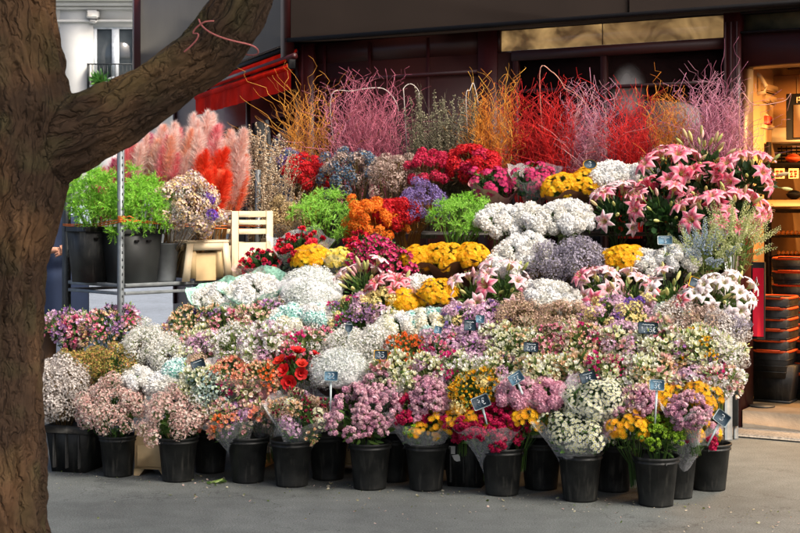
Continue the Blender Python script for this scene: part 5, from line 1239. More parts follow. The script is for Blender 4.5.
# x, y, radius in photo px, label, units, n, options
B = [
 # ---- back row
 (286, 160, 15, 'small dark violet dried bunch left of the red feathery one', mk('dry_purple', 2, 'dry_blue', 1), 9, dict(fol='dry', group=DRY)),
 (306, 166, 25, 'dark red feathery bunch below the amber curly branches', mk('gyp_red', 1), 20, dict(fol='dry', group=DRY)),
 (349, 167, 31, 'dusty blue dyed dried bunch beneath the mauve branches', mk('dry_blue', 3, 'dry_taupe', 1), 26, dict(fol='dry', group=DRY)),
 (394, 172, 28, 'taupe dried bunch right of the dusty blue one', mk('dry_taupe', 1), 24, dict(fol='dry', group=DRY)),
 (432, 166, 24, 'crimson feathery bunch below the dark green dried stalks', mk('gyp_crimson', 1), 18, dict(fol='dry', group=DRY)),
 (470, 162, 28, 'bright red feathery bunch left of the magenta daisies', mk('gyp_red', 3, 'gyp_crimson', 1), 22, dict(fol='dry', group=DRY)),
 (498, 178, 24, 'magenta daisy bunch in pink paper, left one of two', mk('daisy_magenta', 1), 17, dict(wrap='pink', fol='dark')),
 (534, 179, 23, 'magenta daisy bunch by the brown papered yellow flowers, right one of two', mk('daisy_magenta', 1), 16, dict(wrap='cello', fol='dark')),
 (562, 186, 20, 'small yellow chrysanthemum bunch in brown paper beside the magenta daisies', mk('mum_yellow', 1), 13, dict(wrap='kraft', group=YEL, lean=(-.1, -.35))),
 (588, 178, 24, 'yellow chrysanthemum bunch in brown paper under the top price tag', mk('mum_yellow', 1), 16, dict(wrap='kraft', group=YEL, lean=(.1, -.35))),
 (613, 176, 21, 'white chrysanthemum bunch right of the topmost yellow bunch', mk('mum_white', 1), 12, dict(group=WHT, net=True)),
 (642, 173, 22, 'white chrysanthemum bunch touching the uppermost pink lilies', mk('mum_white', 1), 12, dict(group=WHT, net=True)),
 # ---- lilies at the upper right
 (699, 152, 30, 'tall lily bunch mostly in yellow green bud in front of mauve branches', mk('bud', 6, 'bud_pink', 1, 'lily_pink', .6), 22, dict(fol='dark', hf=1.15, group=LIL, lift=.1)),
 (672, 170, 34, 'pink lily bunch below the tall budding lilies', mk('lily_pink', 4, 'lily_deep', 1, 'bud', .7), 15, dict(fol='dark', hf=.8, group=LIL, lift=.05)),
 (749, 168, 30, 'pink lily bunch reaching furthest toward the shop doorway', mk('lily_pink', 3, 'bud', 1.2), 13, dict(fol='dark', hf=.8, group=LIL, lift=.1)),
 (708, 186, 32, 'pink lily bunch in the middle of the lily mass', mk('lily_pink', 3, 'lily_deep', 2, 'bud_pink', 1), 15, dict(fol='dark', hf=.8, group=LIL)),
 (618, 201, 32, 'pale pink lily bunch right of the upper netted white row', mk('lily_pale', 2, 'lily_pink', 3, 'bud_pink', 1), 17, dict(fol='dark', hf=.8, group=LIL, usc=.95)),
 (664, 206, 32, 'rose pink lily bunch above the blue grey price tag', mk('lily_pink', 2, 'lily_deep', 2, 'bud_pink', 1.4), 17, dict(fol='dark', hf=.8, group=LIL, usc=.9)),
 (712, 212, 34, 'deep pink lily bunch above the pale green flower spikes', mk('lily_deep', 2, 'lily_pink', 4), 18, dict(fol='dark', hf=.8, group=LIL)),
 (742, 205, 24, 'pink lily bunch at the stall end above the green spikes', mk('lily_pink', 4, 'lily_deep', 1, 'bud', .5), 12, dict(fol='dark', hf=.8, group=LIL)),
 # ---- second row
 (284, 211, 22, 'beige dried bunch in clear wrap right of the cream crate', mk('dry_beige', 1), 18, dict(fol='ochre', wrap='cello', hf=.9, group=DRY)),
 (328, 207, 32, 'lime green feathery bunch left of the orange one', mk('stat_lime', 1), 26, dict(fol='lime', hf=.85)),
 (372, 216, 29, 'bright orange gypsophila bunch beside the lime green one', mk('gyp_orange', 1), 30, dict(fol='ochre', hf=1.0, group='dyed gypsophila bunches')),
 (398, 210, 20, 'vivid red gypsophila bunch tucked right of the orange one', mk('gyp_red', 1), 16, dict(fol='ochre', group='dyed gypsophila bunches')),
 (424, 201, 25, 'purple dried bunch on ochre stems above the yellow flowers', mk('dry_purple', 1), 20, dict(fol='ochre', hf=.9, group=DRY)),
 (464, 213, 30, 'fresh green feathery bunch left of the netted white row', mk('stat_lime', 2, 'fern_green', 1), 24, dict(fol='lime', hf=.9)),
 (506, 217, 28, 'left white chrysanthemum bunch of the upper netted pair', mk('mum_white', 1), 17, dict(net=True, hf=.55, group=WHT, fol='pale')),
 (536, 216, 27, 'middle white chrysanthemum bunch of the upper netted row', mk('mum_white', 1), 16, dict(net=True, hf=.55, group=WHT, fol='pale')),
 (568, 217, 26, 'right white chrysanthemum bunch of the upper netted row beside lilies', mk('mum_white', 1), 16, dict(net=True, hf=.55, group=WHT, fol='pale')),
 # ---- third row
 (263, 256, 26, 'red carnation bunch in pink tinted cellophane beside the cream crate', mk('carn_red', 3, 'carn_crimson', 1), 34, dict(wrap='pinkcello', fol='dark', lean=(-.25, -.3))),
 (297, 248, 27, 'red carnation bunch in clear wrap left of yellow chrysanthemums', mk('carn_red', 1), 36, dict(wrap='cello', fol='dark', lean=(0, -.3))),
 (312, 258, 19, 'lemon yellow chrysanthemum bunch between red carnations and cream yellow', mk('mum_yellow', 1), 13, dict(group=YEL, lean=(0, -.2))),
 (340, 255, 19, 'cream yellow chrysanthemum bunch below the lime green feathers', mk('mum_yellow2', 1), 13, dict(group=YEL, wrap='cello', lean=(0, -.2))),
 (358, 243, 15, 'small red carnation bunch under the orange gypsophila', mk('carn_red', 1), 12, dict(fol='dark')),
 (374, 256, 23, 'fuchsia bunch right of the cream yellow chrysanthemums', mk('daisy_fuchsia', 1), 16, dict(fol='dark', group='fuchsia bunches')),
 (398, 262, 23, 'fuchsia bunch left of the brown papered yellow trio', mk('daisy_fuchsia', 1), 16, dict(fol='dark', group='fuchsia bunches')),
 (422, 258, 20, 'yellow chrysanthemum bunch left one of the papered trio', mk('mum_yellow', 1), 14, dict(group=YEL, wrap='kraft', lean=(0, -.3))),
 (448, 257, 21, 'yellow chrysanthemum bunch middle one of the papered trio', mk('mum_yellow', 1), 15, dict(group=YEL, wrap='kraft', lean=(0, -.3))),
 (473, 257, 17, 'yellow chrysanthemum bunch right one of the papered trio', mk('mum_yellow', 1), 11, dict(group=YEL, wrap='kraft', lean=(0, -.3))),
 (500, 262, 20, 'white chrysanthemum bunch right beside the papered yellow trio', mk('mum_white', 1), 11, dict(group=WHT, net=True)),
 (522, 249, 26, 'white chrysanthemum bunch left of the grey lavender', mk('mum_white', 1), 15, dict(group=WHT, net=True, hf=.6)),
 (556, 259, 27, 'grey lavender statice bunch left one of two', mk('dry_lav', 1), 26, dict(fol='dry', hf=.9, group='statice bunches')),
 (582, 256, 26, 'grey lavender statice bunch right one of two', mk('dry_lav', 1), 24, dict(fol='dry', hf=.9, group='statice bunches')),
 (626, 256, 22, 'yellow chrysanthemum bunch under the pale pink lilies', mk('mum_yellow', 1), 15, dict(group=YEL, lean=(0, -.25))),
 (651, 260, 18, 'white chrysanthemum bunch under the blue grey price tag', mk('mum_white', 1), 9, dict(group=WHT, fol='dark')),
 (680, 258, 20, 'white chrysanthemum bunch left of the pale green spikes', mk('mum_white', 1), 11, dict(group=WHT, fol='dark')),
 (704, 252, 22, 'pale blue and green flower spikes beside white chrysanthemums', mk('spike_green', 2, 'spike_blue', 3), 34, dict(fol='pale', hf=.9, zmin=.25, group='flower spike bunches', usc=.8)),
 (733, 240, 25, 'yellow green flower spikes at the stall end', mk('spike_green', 1), 40, dict(fol='pale', hf=1.0, zmin=.2, group='flower spike bunches', usc=.8)),
 # ---- fourth row
 (220, 297, 23, 'white bunch in mint paper nearest the trolley shelf', mk('mum_white', 1), 14, dict(wrap='mint', group=WHT, hf=.6)),
 (254, 290, 24, 'white bunch in mint paper below the red carnations', mk('mum_white', 1), 15, dict(wrap='mint', group=WHT, hf=.6)),
 (312, 289, 31, 'broad white gypsophila dome below the lemon yellow chrysanthemums', mk('gyp_net', 1), 40, dict(fol='green', hf=.75, net=True, group=GYP)),
 (366, 278, 26, 'cream budding lily bunch right of the broad white dome', mk('bud', 4, 'lily_pale', 1, 'bud_pink', 1), 24, dict(fol='green', hf=.8, group=LIL, usc=.95)),
 (392, 286, 22, 'lily bunch with red striped blooms left of the teal papered yellows', mk('bud', 2, 'lily_red', 2, 'lily_pale', 1), 15, dict(fol='green', hf=.8, group=LIL, usc=.95)),
 (408, 297, 17, 'small yellow chrysanthemum bunch, left of two in teal paper', mk('mum_yellow', 1), 10, dict(group=YEL, wrap='teal', lean=(0, -.3))),
 (440, 294, 20, 'yellow chrysanthemum bunch, right of two in teal paper', mk('mum_yellow', 1), 13, dict(group=YEL, wrap='kraft', lean=(0, -.3))),
 (422, 284, 14, 'small white bunch peeping out behind the teal papered yellows', mk('mum_white', 1), 6, dict(group=WHT)),
 (474, 288, 23, 'pale pink lily bunch right of the teal papered yellows', mk('lily_pale', 3, 'bud', 1.5, 'bud_pink', 1), 15, dict(fol='green', hf=.8, group=LIL, usc=.95)),
 (508, 282, 26, 'pale pink lily bunch in front of the white netted mums', mk('lily_pale', 3, 'lily_pink', 1, 'bud', 1.5), 16, dict(fol='green', hf=.8, group=LIL, usc=.95)),
 (555, 293, 28, 'white chrysanthemum bunch below the grey lavender statice', mk('mum_white', 1), 16, dict(group=WHT, net=True, hf=.6)),
 (600, 282, 24, 'pale lily bunch left of the low central lilies', mk('lily_pale', 3, 'lily_pink', .7, 'bud', 1.2), 15, dict(fol='green', hf=.8, group=LIL, usc=.9)),
 (634, 290, 25, 'budding lily bunch with one red striped bloom under the yellow mums', mk('lily_red', 1, 'bud', 2, 'lily_pale', 1.4), 17, dict(fol='green', hf=.8, group=LIL, usc=.9)),
 (668, 287, 24, 'white and green budding lily bunch beside the yellow price tag', mk('lily_white', 2, 'bud', 2, 'lily_pale', 1), 16, dict(fol='green', hf=.8, group=LIL, usc=.9)),
 (727, 293, 27, 'white lily bunch at the right edge of the stall', mk('lily_white', 5, 'lily_pale', 1, 'bud', 1), 19, dict(fol='green', hf=.9, group=LIL, usc=.9)),
 (702, 300, 22, 'white lily bunch with dark red throats beside the yellow tag', mk('lily_white', 2, 'lily_red', 1, 'bud', 1), 13, dict(fol='green', hf=.8, group=LIL, usc=.9)),
 # ---- fifth row
 (190, 318, 22, 'peach and pink snapdragon like bunch nearest the trolley legs', mk('alst_peach', 3, 'alst_pink', 2, 'stat_violet', .4), 16, dict(group=ALS, hf=.9)),
 (226, 317, 23, 'peach and violet mixed bunch below the mint papered whites', mk('alst_peach', 2, 'alst_rose', 1.5, 'alst_purple', 1, 'alst_white', 1), 17, dict(group=ALS)),
 (264, 315, 23, 'pink and lilac mixed bunch left of the mint chrysanthemums', mk('alst_pink', 2, 'alst_lilac', 2, 'alst_rose', 1), 17, dict(group=ALS)),
 (290, 322, 19, 'mint tinted white chrysanthemum bunch, left of two', mk('mum_mint', 3, 'mum_cream', 1), 9, dict(group='mint tinted chrysanthemum bunches')),
 (316, 316, 20, 'mint tinted white chrysanthemum bunch below the broad white dome', mk('mum_mint', 2, 'mum_white', 2), 10, dict(group='mint tinted chrysanthemum bunches')),
 (350, 311, 24, 'purple, magenta and yellow bunch beside the dark oval tag', mk('alst_purple', 2, 'alst_magenta', 1, 'stat_yellow', 2, 'stat_lilac', 1), 18, dict(group='mixed colour bunches')),
 (378, 304, 20, 'violet and cream bunch below the red striped lilies', mk('stat_lilac', 2, 'stat_yellow', 2, 'iris', 1, 'alst_white', 1), 15, dict(group='mixed colour bunches')),
 (398, 321, 21, 'creamy white chrysanthemum ball bunch below the small yellow one', mk('mum_cream', 3, 'mum_white', 2), 9, dict(group=WHT)),
 (430, 317, 20, 'mint and white chrysanthemum bunch under the teal paper', mk('mum_mint', 2, 'mum_cream', 2), 9, dict(group='mint tinted chrysanthemum bunches')),
 (457, 315, 20, 'blue iris and yellow statice bunch beside the middle tags', mk('iris', 1.2, 'stat_yellow', 2, 'stat_lilac', 1), 14, dict(group='mixed colour bunches')),
 (488, 314, 23, 'blue iris and lilac statice bunch under the pale pink lilies', mk('iris', 1, 'stat_lilac', 3, 'alst_lilac', 1), 17, dict(group='mixed colour bunches')),
 (526, 316, 23, 'tan dried bunch left of the other tan dried bunch', mk('dry_tan', 1), 22, dict(fol='dry', group=DRY)),
 (562, 318, 25, 'tan dried bunch right below the low white chrysanthemums', mk('dry_tan', 1), 24, dict(fol='dry', group=DRY)),
 (604, 315, 23, 'lilac and yellow statice bunch left of the wide price tag', mk('stat_lilac', 3, 'stat_yellow', 2, 'alst_lilac', 1), 18, dict(group='mixed colour bunches')),
 (636, 314, 20, 'violet, yellow and white statice bunch behind the wide price tag', mk('stat_violet', 2, 'stat_yellow', 1.5, 'stat_lilac', 2), 14, dict(group='mixed colour bunches')),
 (672, 317, 22, 'grey green and dusty white bunch right of the wide price tag', mk('hydr_blue', 1, 'gyp_grey', 2, 'dry_tan', 1), 19, dict(fol='dry', group=DRY)),
 (700, 322, 23, 'dusty pink and brown dried bunch under the yellow price tag', mk('dry_taupe', 2, 'dry_tan', 2), 20, dict(fol='dry', group=DRY)),
 (728, 326, 20, 'grey statice bunch in clear wrap at the right edge', mk('gyp_grey', 2, 'dry_lav', 1), 18, dict(fol='dry', wrap='cello', group='statice bunches')),
 # ---- left side
 (72, 328, 24, 'violet, pink and white bunch at the far left by the trunk', mk('alst_lilac', 2, 'alst_rose', 2, 'alst_purple', 1.4, 'alst_white', 1), 20, dict(group='mixed colour bunches', hf=.9)),
 (108, 326, 24, 'pink, peach and violet bunch below the trolley corner post', mk('alst_rose', 2, 'alst_peach', 2, 'alst_lilac', 2, 'alst_purple', 1), 20, dict(group='mixed colour bunches', hf=.9)),
 (142, 345, 27, 'fluffy cream gypsophila bunch below the trolley', mk('gyp_white', 1), 30, dict(fol='dry', group=GYP)),
 (174, 348, 22, 'fluffy cream gypsophila bunch left of cream green stocks', mk('gyp_white', 1), 24, dict(fol='dry', group=GYP)),
 (88, 362, 24, 'mossy green and ochre bunch below the far left mixed bunch', mk('ochre_moss', 1), 22, dict(fol='green')),
 (118, 360, 24, 'mossy green bunch left of the two white ball chrysanthemums', mk('ochre_moss', 1), 22, dict(fol='green')),
 (62, 384, 33, 'tall dried white blossom bunch standing in the black crate', mk('gyp_grey', 1), 46, dict(fol='dry', hf=1.05, group=DRY)),
 (135, 376, 15, 'shaggy white chrysanthemum ball, left of two', mk('mum_white', 1), 7, dict(group=WHT)),
 (160, 379, 15, 'shaggy white chrysanthemum ball, right of two', mk('mum_white', 1), 7, dict(group=WHT)),
 (181, 369, 13, 'single mint tinted ball bunch beside the dark folded tag', mk('mum_mint', 1), 5, dict(group='mint tinted chrysanthemum bunches')),
 # ---- sixth row
 (202, 344, 22, 'cream and green bunch right of the fluffy gypsophila', mk('alst_cream', 3, 'alst_pink', 1), 16, dict(group=ALS)),
 (236, 344, 25, 'dense white alstroemeria bunch left one of two', mk('alst_white', 1), 20, dict(group=ALS)),
 (266, 343, 25, 'dense white alstroemeria bunch right one of two', mk('alst_white', 5, 'alst_pink', 1), 20, dict(group=ALS)),
 (304, 341, 24, 'rose pink alstroemeria bunch above the red amaryllis', mk('alst_rose', 2, 'alst_pink', 3, 'alst_magenta', 1), 19, dict(group=ALS)),
 (348, 344, 22, 'white gypsophila bunch beneath the dark oval tag', mk('gyp_white', 1), 30, dict(fol='pale', group=GYP)),
 (382, 342, 21, 'white gypsophila bunch left of the orange red flowers', mk('gyp_white', 1), 28, dict(fol='pale', group=GYP)),
 (340, 365, 26, 'white netted gypsophila lump beside the small blue tag', mk('gyp_net', 1), 22, dict(fol='pale', net=True, hf=.6, group=GYP)),
 (412, 349, 22, 'orange red alstroemeria bunch left of the lilac ones', mk('alst_orange', 1), 16, dict(group=ALS)),
 (446, 346, 23, 'lilac pink statice bunch below the middle dark tag', mk('stat_lilac', 3, 'alst_rose', 1, 'alst_magenta', .4), 19, dict(group='mixed colour bunches')),
 (476, 343, 19, 'lilac pink statice bunch left of the cream alstroemeria field', mk('stat_lilac', 3, 'alst_lilac', 1), 14, dict(group='mixed colour bunches')),
 (506, 340, 24, 'cream alstroemeria bunch right of the lilac statice', mk('alst_cream', 1), 19, dict(group=ALS)),
 (546, 340, 24, 'cream alstroemeria bunch behind the slate tag in the field', mk('alst_cream', 3, 'alst_white', 1), 19, dict(group=ALS)),
 (584, 341, 24, 'cream and blush alstroemeria bunch below the tan dried bunches', mk('alst_cream', 2, 'alst_pink', 2), 19, dict(group=ALS)),
 (620, 344, 24, 'blush pink alstroemeria bunch left of the wide tag stake', mk('alst_pink', 2, 'alst_cream', 2, 'stat_lilac', .3), 19, dict(group=ALS)),
 (660, 346, 25, 'cream and red flecked alstroemeria bunch right of the wide tag', mk('alst_cream', 3, 'alst_rose', .5, 'alst_white', 1), 20, dict(group=ALS)),
 (700, 350, 26, 'white and green alstroemeria bunch toward the stall end', mk('alst_white', 2, 'alst_cream', 3), 20, dict(group=ALS)),
 (724, 354, 18, 'white alstroemeria bunch last before the grey door leaf', mk('alst_white', 2, 'alst_cream', 2, 'gyp_grey', 1), 13, dict(group=ALS)),
 # ---- seventh row
 (207, 386, 24, 'pale blue green hydrangea like bunch left of the coral one', mk('hydr_blue', 3, 'alst_cream', 1), 20, dict(fol='green')),
 (198, 366, 14, 'small tan dried bunch under the dark folded tag', mk('dry_tan', 1), 8, dict(fol='dry', group=DRY)),
 (232, 373, 22, 'coral and salmon alstroemeria bunch left of the red amaryllis', mk('alst_salmon', 1), 15, dict(group=ALS, wrap='cello')),
 (262, 377, 20, 'salmon pink bunch in cellophane behind the autumn mixed bunch', mk('alst_salmon', 1, 'alst_orange', .5, 'alst_pink', 1), 13, dict(group=ALS, wrap='pinkcello')),
 (292, 367, 24, 'big red amaryllis bunch above the mixed bunches in wrap', mk('amaryllis', 1), 11, dict(fol='green', hf=.75)),
 (392, 370, 22, 'cream green alstroemeria bunch right of the yellow framed tag', mk('alst_cream', 3, 'gyp_grey', 1), 16, dict(group=ALS)),
 (428, 371, 22, 'cream and grey lilac bunch below the orange red flowers', mk('alst_cream', 3, 'stat_lilac', 1), 16, dict(group=ALS)),
 (462, 370, 22, 'pale cream alstroemeria bunch above the small yellow flowers', mk('alst_cream', 1, 'alst_white', 1), 16, dict(group=ALS)),
 (500, 367, 24, 'cream alstroemeria bunch above the tilted blue tag', mk('alst_cream', 3, 'alst_peach', 1, 'alst_white', 1), 19, dict(group=ALS)),
 (540, 367, 24, 'cream alstroemeria bunch above the pink chrysanthemums', mk('alst_cream', 1), 19, dict(group=ALS)),
 (578, 368, 23, 'peach and cream alstroemeria bunch behind the tilted dark tag', mk('alst_cream', 2, 'alst_peach', 2, 'alst_yellow', .5), 18, dict(group=ALS)),
 (616, 372, 23, 'blush and cream alstroemeria bunch above the white chrysanthemums', mk('alst_pink', 1, 'alst_cream', 2, 'alst_white', 1), 18, dict(group=ALS)),
 (654, 374, 23, 'cream and pink alstroemeria bunch behind the light blue tag', mk('alst_pink', 2, 'alst_cream', 2), 18, dict(group=ALS)),
 (692, 376, 24, 'blush alstroemeria bunch above the right yellow flowers', mk('alst_pink', 2, 'alst_white', 2), 19, dict(group=ALS)),
 (720, 380, 18, 'white and pink alstroemeria bunch at the stall end above yellow', mk('alst_white', 2, 'alst_pink', 1), 13, dict(group=ALS)),
 (472, 387, 22, 'small yellow orange flower bunch behind the slate euro tag', mk('alst_yellow', 2, 'stat_yellow', 1), 15, dict(group='mixed colour bunches')),
 (383, 384, 20, 'lilac pompon bunch in wrap behind the front lilac pompons', mk('pomc_lilac', 1), 12, dict(wrap='cello', group='lilac pompon bunches')),
 (430, 392, 20, 'pale lilac pompon bunch behind the magenta mixed bunch', mk('pomc_lilac', 1), 12, dict(group='lilac pompon bunches')),
 (516, 392, 18, 'lilac pink chrysanthemum bunch under the tilted blue tag', mk('pomc_lilac', 2, 'mum_pink', 1), 12, dict(wrap='cello', group='lilac pompon bunches')),
 (547, 390, 20, 'large pink chrysanthemum bunch in wrap left of the big white one', mk('mum_pink', 1), 11, dict(wrap='cello')),
 (600, 398, 30, 'large domed cream white daisy bunch under the tilted dark tag', mk('daisy_white2', 1), 28, dict(wrap='cello', group='white daisy bunches')),
 (642, 400, 19, 'lilac pompon bunch left of the right yellow flowers', mk('pomc_lilac', 3, 'alst_pink', 1), 14, dict(group='lilac pompon bunches')),
 (664, 392, 15, 'small golden yellow daisy bunch right of the light blue tag', mk('daisy_yellow', 1), 9, dict(group='golden daisy bunches')),
 (699, 394, 20, 'golden yellow daisy bunch near the stall end', mk('daisy_yellow', 1), 14, dict(group='golden daisy bunches')),
 (688, 407, 20, 'lilac pompon bunch in clear wrap above the rightmost bucket', mk('pomc_lilac', 1), 16, dict(wrap='cello', group='lilac pompon bunches')),
]
for e in B:
    x, y, r, lab, un, n, o = e
    o = dict(o); lift = o.pop('lift', 0.0)
    c = surf(x, y, lift); R = r / F * c.y
    o.setdefault('hf', .72)
    cush = un[0][0].startswith('cushion')
    n = int(round(n * (1.75 if cush else 1.35)))
    if cush: o['zmin'] = .0; R *= .98
    if un[0][0] in ('mum_white', 'mum_cream', 'mum_mint', 'gyp_net'): o['hf'] = .40; n = int(n * 1.5); R *= 1.06; o['zmin'] = -.05
    if un[0][0] == 'mum_white': o['net'] = False
    if un[0][0] == 'gyp_net': o['hf'] = .55; R *= .95
    if o.get('group') == ALS: un = un + mk(random.choice(['alst_rose', 'alst_magenta', 'alst_peach', 'stat_lilac', 'alst_yellow', 'gyp_white']), .7 * sum(u[2] for u in un) * random.random(), random.choice(['alst_lilac', 'alst_pink', 'gyp_white', 'alst_peach', 'stat_yellow']), .3 * sum(u[2] for u in un) * random.random())
    if o.get('group') == LIL and 'bud' not in un[0][0]: un = un + mk('bud', .22 * sum(u[2] for u in un)); n = int(n * .92); o['zmin'] = -.3
    if 'lily' not in un[0][0]: o['usc'] = random.uniform(.85, 1.12)
    rj = random.uniform(-1, 1); c.z += .025 * rj; R *= 1 + .10 * random.uniform(-1, 1); c.x += random.uniform(-.02, .02)
    if 'alst' in un[0][0] or 'stat' in un[0][0]: R *= 1.12; o['hf'] = .6
    if o.get('group') == ALS: o.setdefault('fol', 'pale')
    if 'lean' not in o: o['lean'] = (random.uniform(-.25, .25), -.4 + random.uniform(-.2, .15))
    bouquet(c, R, lab, un, n, **o)

# ---- bouquets standing in the front buckets: x, y of the head, bucket foot row
FB = [
 (112, 404, 33, 478, 'pale pink waxflower bouquet in the second bucket from left', mk('wax_pink', 1), 44, dict(group=WAX, hf=.85)),
 (178, 411, 33, 483, 'pale pink waxflower bouquet right of the tan crate', mk('wax_pink', 3, 'gyp_white', .4), 44, dict(group=WAX, hf=.85)),
 (232, 418, 26, 484, 'coral and lilac bouquet in cellophane left of the autumn mix', mk('alst_salmon', 1.4, 'alst_orange', .8, 'alst_lilac', 2, 'alst_pink', 2.5, 'stat_lilac', 1), 26, dict(wrap='cello', lean=(-.2, -.25))),
 (262, 405, 24, 480, 'pink and rust bouquet in cellophane between coral and autumn mix', mk('alst_pink', 2, 'mum_pink', 1, 'alst_orange', .7, 'dry_tan', 1), 20, dict(wrap='cello', lean=(-.1, -.2))),
 (300, 412, 30, 488, 'autumn coloured mixed bouquet in a wide pale wrap', mk('alst_wine', 1.5, 'alst_peach', 1.5, 'dry_tan', 3, 'alst_yellow', .4, 'daisy_white', 1.2, 'stat_lilac', 1), 32, dict(wrap='cello', lean=(.05, -.35))),
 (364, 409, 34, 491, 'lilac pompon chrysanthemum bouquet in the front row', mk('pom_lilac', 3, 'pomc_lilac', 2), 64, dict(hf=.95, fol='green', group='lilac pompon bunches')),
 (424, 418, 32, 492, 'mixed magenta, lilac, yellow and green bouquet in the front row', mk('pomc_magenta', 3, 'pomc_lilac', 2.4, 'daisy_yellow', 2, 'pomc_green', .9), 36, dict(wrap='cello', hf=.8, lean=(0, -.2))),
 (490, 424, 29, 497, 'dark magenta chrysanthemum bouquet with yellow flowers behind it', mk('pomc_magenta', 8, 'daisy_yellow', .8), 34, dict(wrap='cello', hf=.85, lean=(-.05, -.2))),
 (525, 417, 22, 498, 'golden yellow daisy bouquet touching the dark magenta one', mk('daisy_yellow', 1), 16, dict(group='golden daisy bunches', lean=(.1, -.2))),
 (463, 417, 17, 496, 'golden daisy bouquet above the crate with torn labels', mk('daisy_yellow', 1), 10, dict(group='golden daisy bunches')),
 (502, 403, 20, 488, 'golden yellow daisy bouquet standing just behind the dark magenta one', mk('daisy_yellow', 1), 16, dict(group='golden daisy bunches', lean=(0, -.3))),
 (577, 428, 34, 503, 'small white daisy bouquet in clear wrap in the front row', mk('daisy_white', 1), 44, dict(wrap='cello', hf=.75, group='white daisy bunches', lean=(0, -.2))),
 (630, 423, 25, 506, 'golden yellow daisies on the left of the nearest bucket', mk('daisy_yellow', 5, 'pomc_lilac', 1, 'pomc_magenta', .5), 24, dict(hf=.8, lean=(-.15, -.1))),
 (660, 433, 22, 508, 'lime green button chrysanthemums in the nearest bucket', mk('pomc_green', 5, 'daisy_yellow', .5), 20, dict(hf=.8, lean=(0, -.15))),
 (687, 428, 25, 503, 'lilac, magenta and golden bouquet at the right of the nearest bucket', mk('pomc_lilac', 1.6, 'daisy_yellow', 3, 'pomc_magenta', 1), 24, dict(wrap='cello', hf=.8, lean=(.15, -.1))),
]
for e in FB:
    x, y, r, by, lab, un, n, o = e
    o = dict(o); Y = H * F / (by - HY) + .1
    c = P(x, y, Y); R = r / F * Y
    c.z += .012; o.setdefault('zmin', -.02); R *= 1.04
    bouquet(c, R, lab, un, int(n * 1.1), depth=max(.22, c.z - .10), **o)
# low mixed flowers at the rim of the golden bucket: second lilac layer on the left
# ------------------------------------------------------------------ trolley and what stands on it
P1 = Vector((-1.906, 9.6)); P2 = Vector((-2.395, 10.1)); P3 = Vector((-1.05, 10.44)); P4 = P2 + (P3 - P1)
ZS = 1.19
tr = empty('shelf_trolley', (P1.x, P1.y, 0), 'galvanised slotted metal trolley with one shelf beside the tree trunk', 'trolley')
def world_part(name, g, m, root, sm=False):
    o = part(name, g, m, root, sm); o.matrix_basis = root.matrix_basis.inverted() if False else Matrix.Translation(-root.location); return o
def post(p_, z1, mat, w=.03):
    g = Geo(); ang = math.atan2((P3 - P1).y, (P3 - P1).x); M = np.array(Matrix.Translation((p_.x, p_.y, 0)) @ Matrix.Rotation(ang, 4, 'Z'))
    g.box(-w * .5, w * .5, -.002, .002, .08, z1, M=M); g.box(-w * .5, -w * .5 + .004, .0025, w, .08, z1, M=M)
    for z in np.arange(.2, z1 - .03, .05): g.box(-.003, .005, -.0045, -.0022, z, z + .018, M=M, m=1)
    return world_part('post', g, [mat, DARKSTEEL], tr)
post(P1, 2.16, GALV, .034); post(P2, 1.92, DARKSTEEL, .045); post(P3, 2.0, GALV); post(P4, 1.95, DARKSTEEL)
M_T = np.array(Matrix.Translation((P1.x, P1.y, 0)) @ Matrix.Rotation(math.atan2((P3 - P1).y, (P3 - P1).x), 4, 'Z'))
LX = (P3 - P1).length; LY = (P2 - P1).length
g = Geo(); g.box(.02, LX - .02, .02, LY - .02, ZS - .02, ZS - .004, M=M_T, bev=.003); world_part('shelf_board', g, GALV, tr)
g = Geo()
for z0, z1 in ((ZS - .022, ZS + .004), (ZS - .075, ZS - .052)):
    g.box(.018, LX - .018, -.012, .006, z0, z1, M=M_T, bev=.003); g.box(.018, LX - .018, LY - .006, LY + .012, z0, z1, M=M_T, bev=.003)
    g.box(-.012, .006, .018, LY - .018, z0, z1, M=M_T, bev=.003); g.box(LX - .006, LX + .012, .018, LY - .018, z0, z1, M=M_T, bev=.003)
world_part('shelf_rail', g, GALV, tr)
g = Geo(); g.box(.0, LX, .0, LY, .10, .125, M=M_T, bev=.004); world_part('lower_shelf', g, DARKSTEEL, tr)
for p_ in (P1, P2, P3, P4):
    g = Geo(); g.lathe([(.001, -.012), (.045, -.012), (.05, -.006), (.05, .006), (.045, .012), (.001, .012)], (0, 0, 0), 20, M=np.array(Matrix.Translation((p_.x, p_.y, .05)) @ Matrix.Rotation(math.pi / 2, 4, 'X'))); world_part('caster', g, BLACKF, tr, True)
def on_trolley(a, b, z=ZS + .002):
    v = M_T @ np.array([a, b, 0, 1]); return Vector((v[0], v[1], z))
def find_ab(px, b):
    """distance a along the shelf so that a point at depth b is seen at column px"""
    best = min(np.linspace(-.3, 1.6, 400), key=lambda a: abs(400 + F * on_trolley(a, b).x / on_trolley(a, b).y - px)); return best
rzt = math.atan2((P3 - P1).y, (P3 - P1).x)
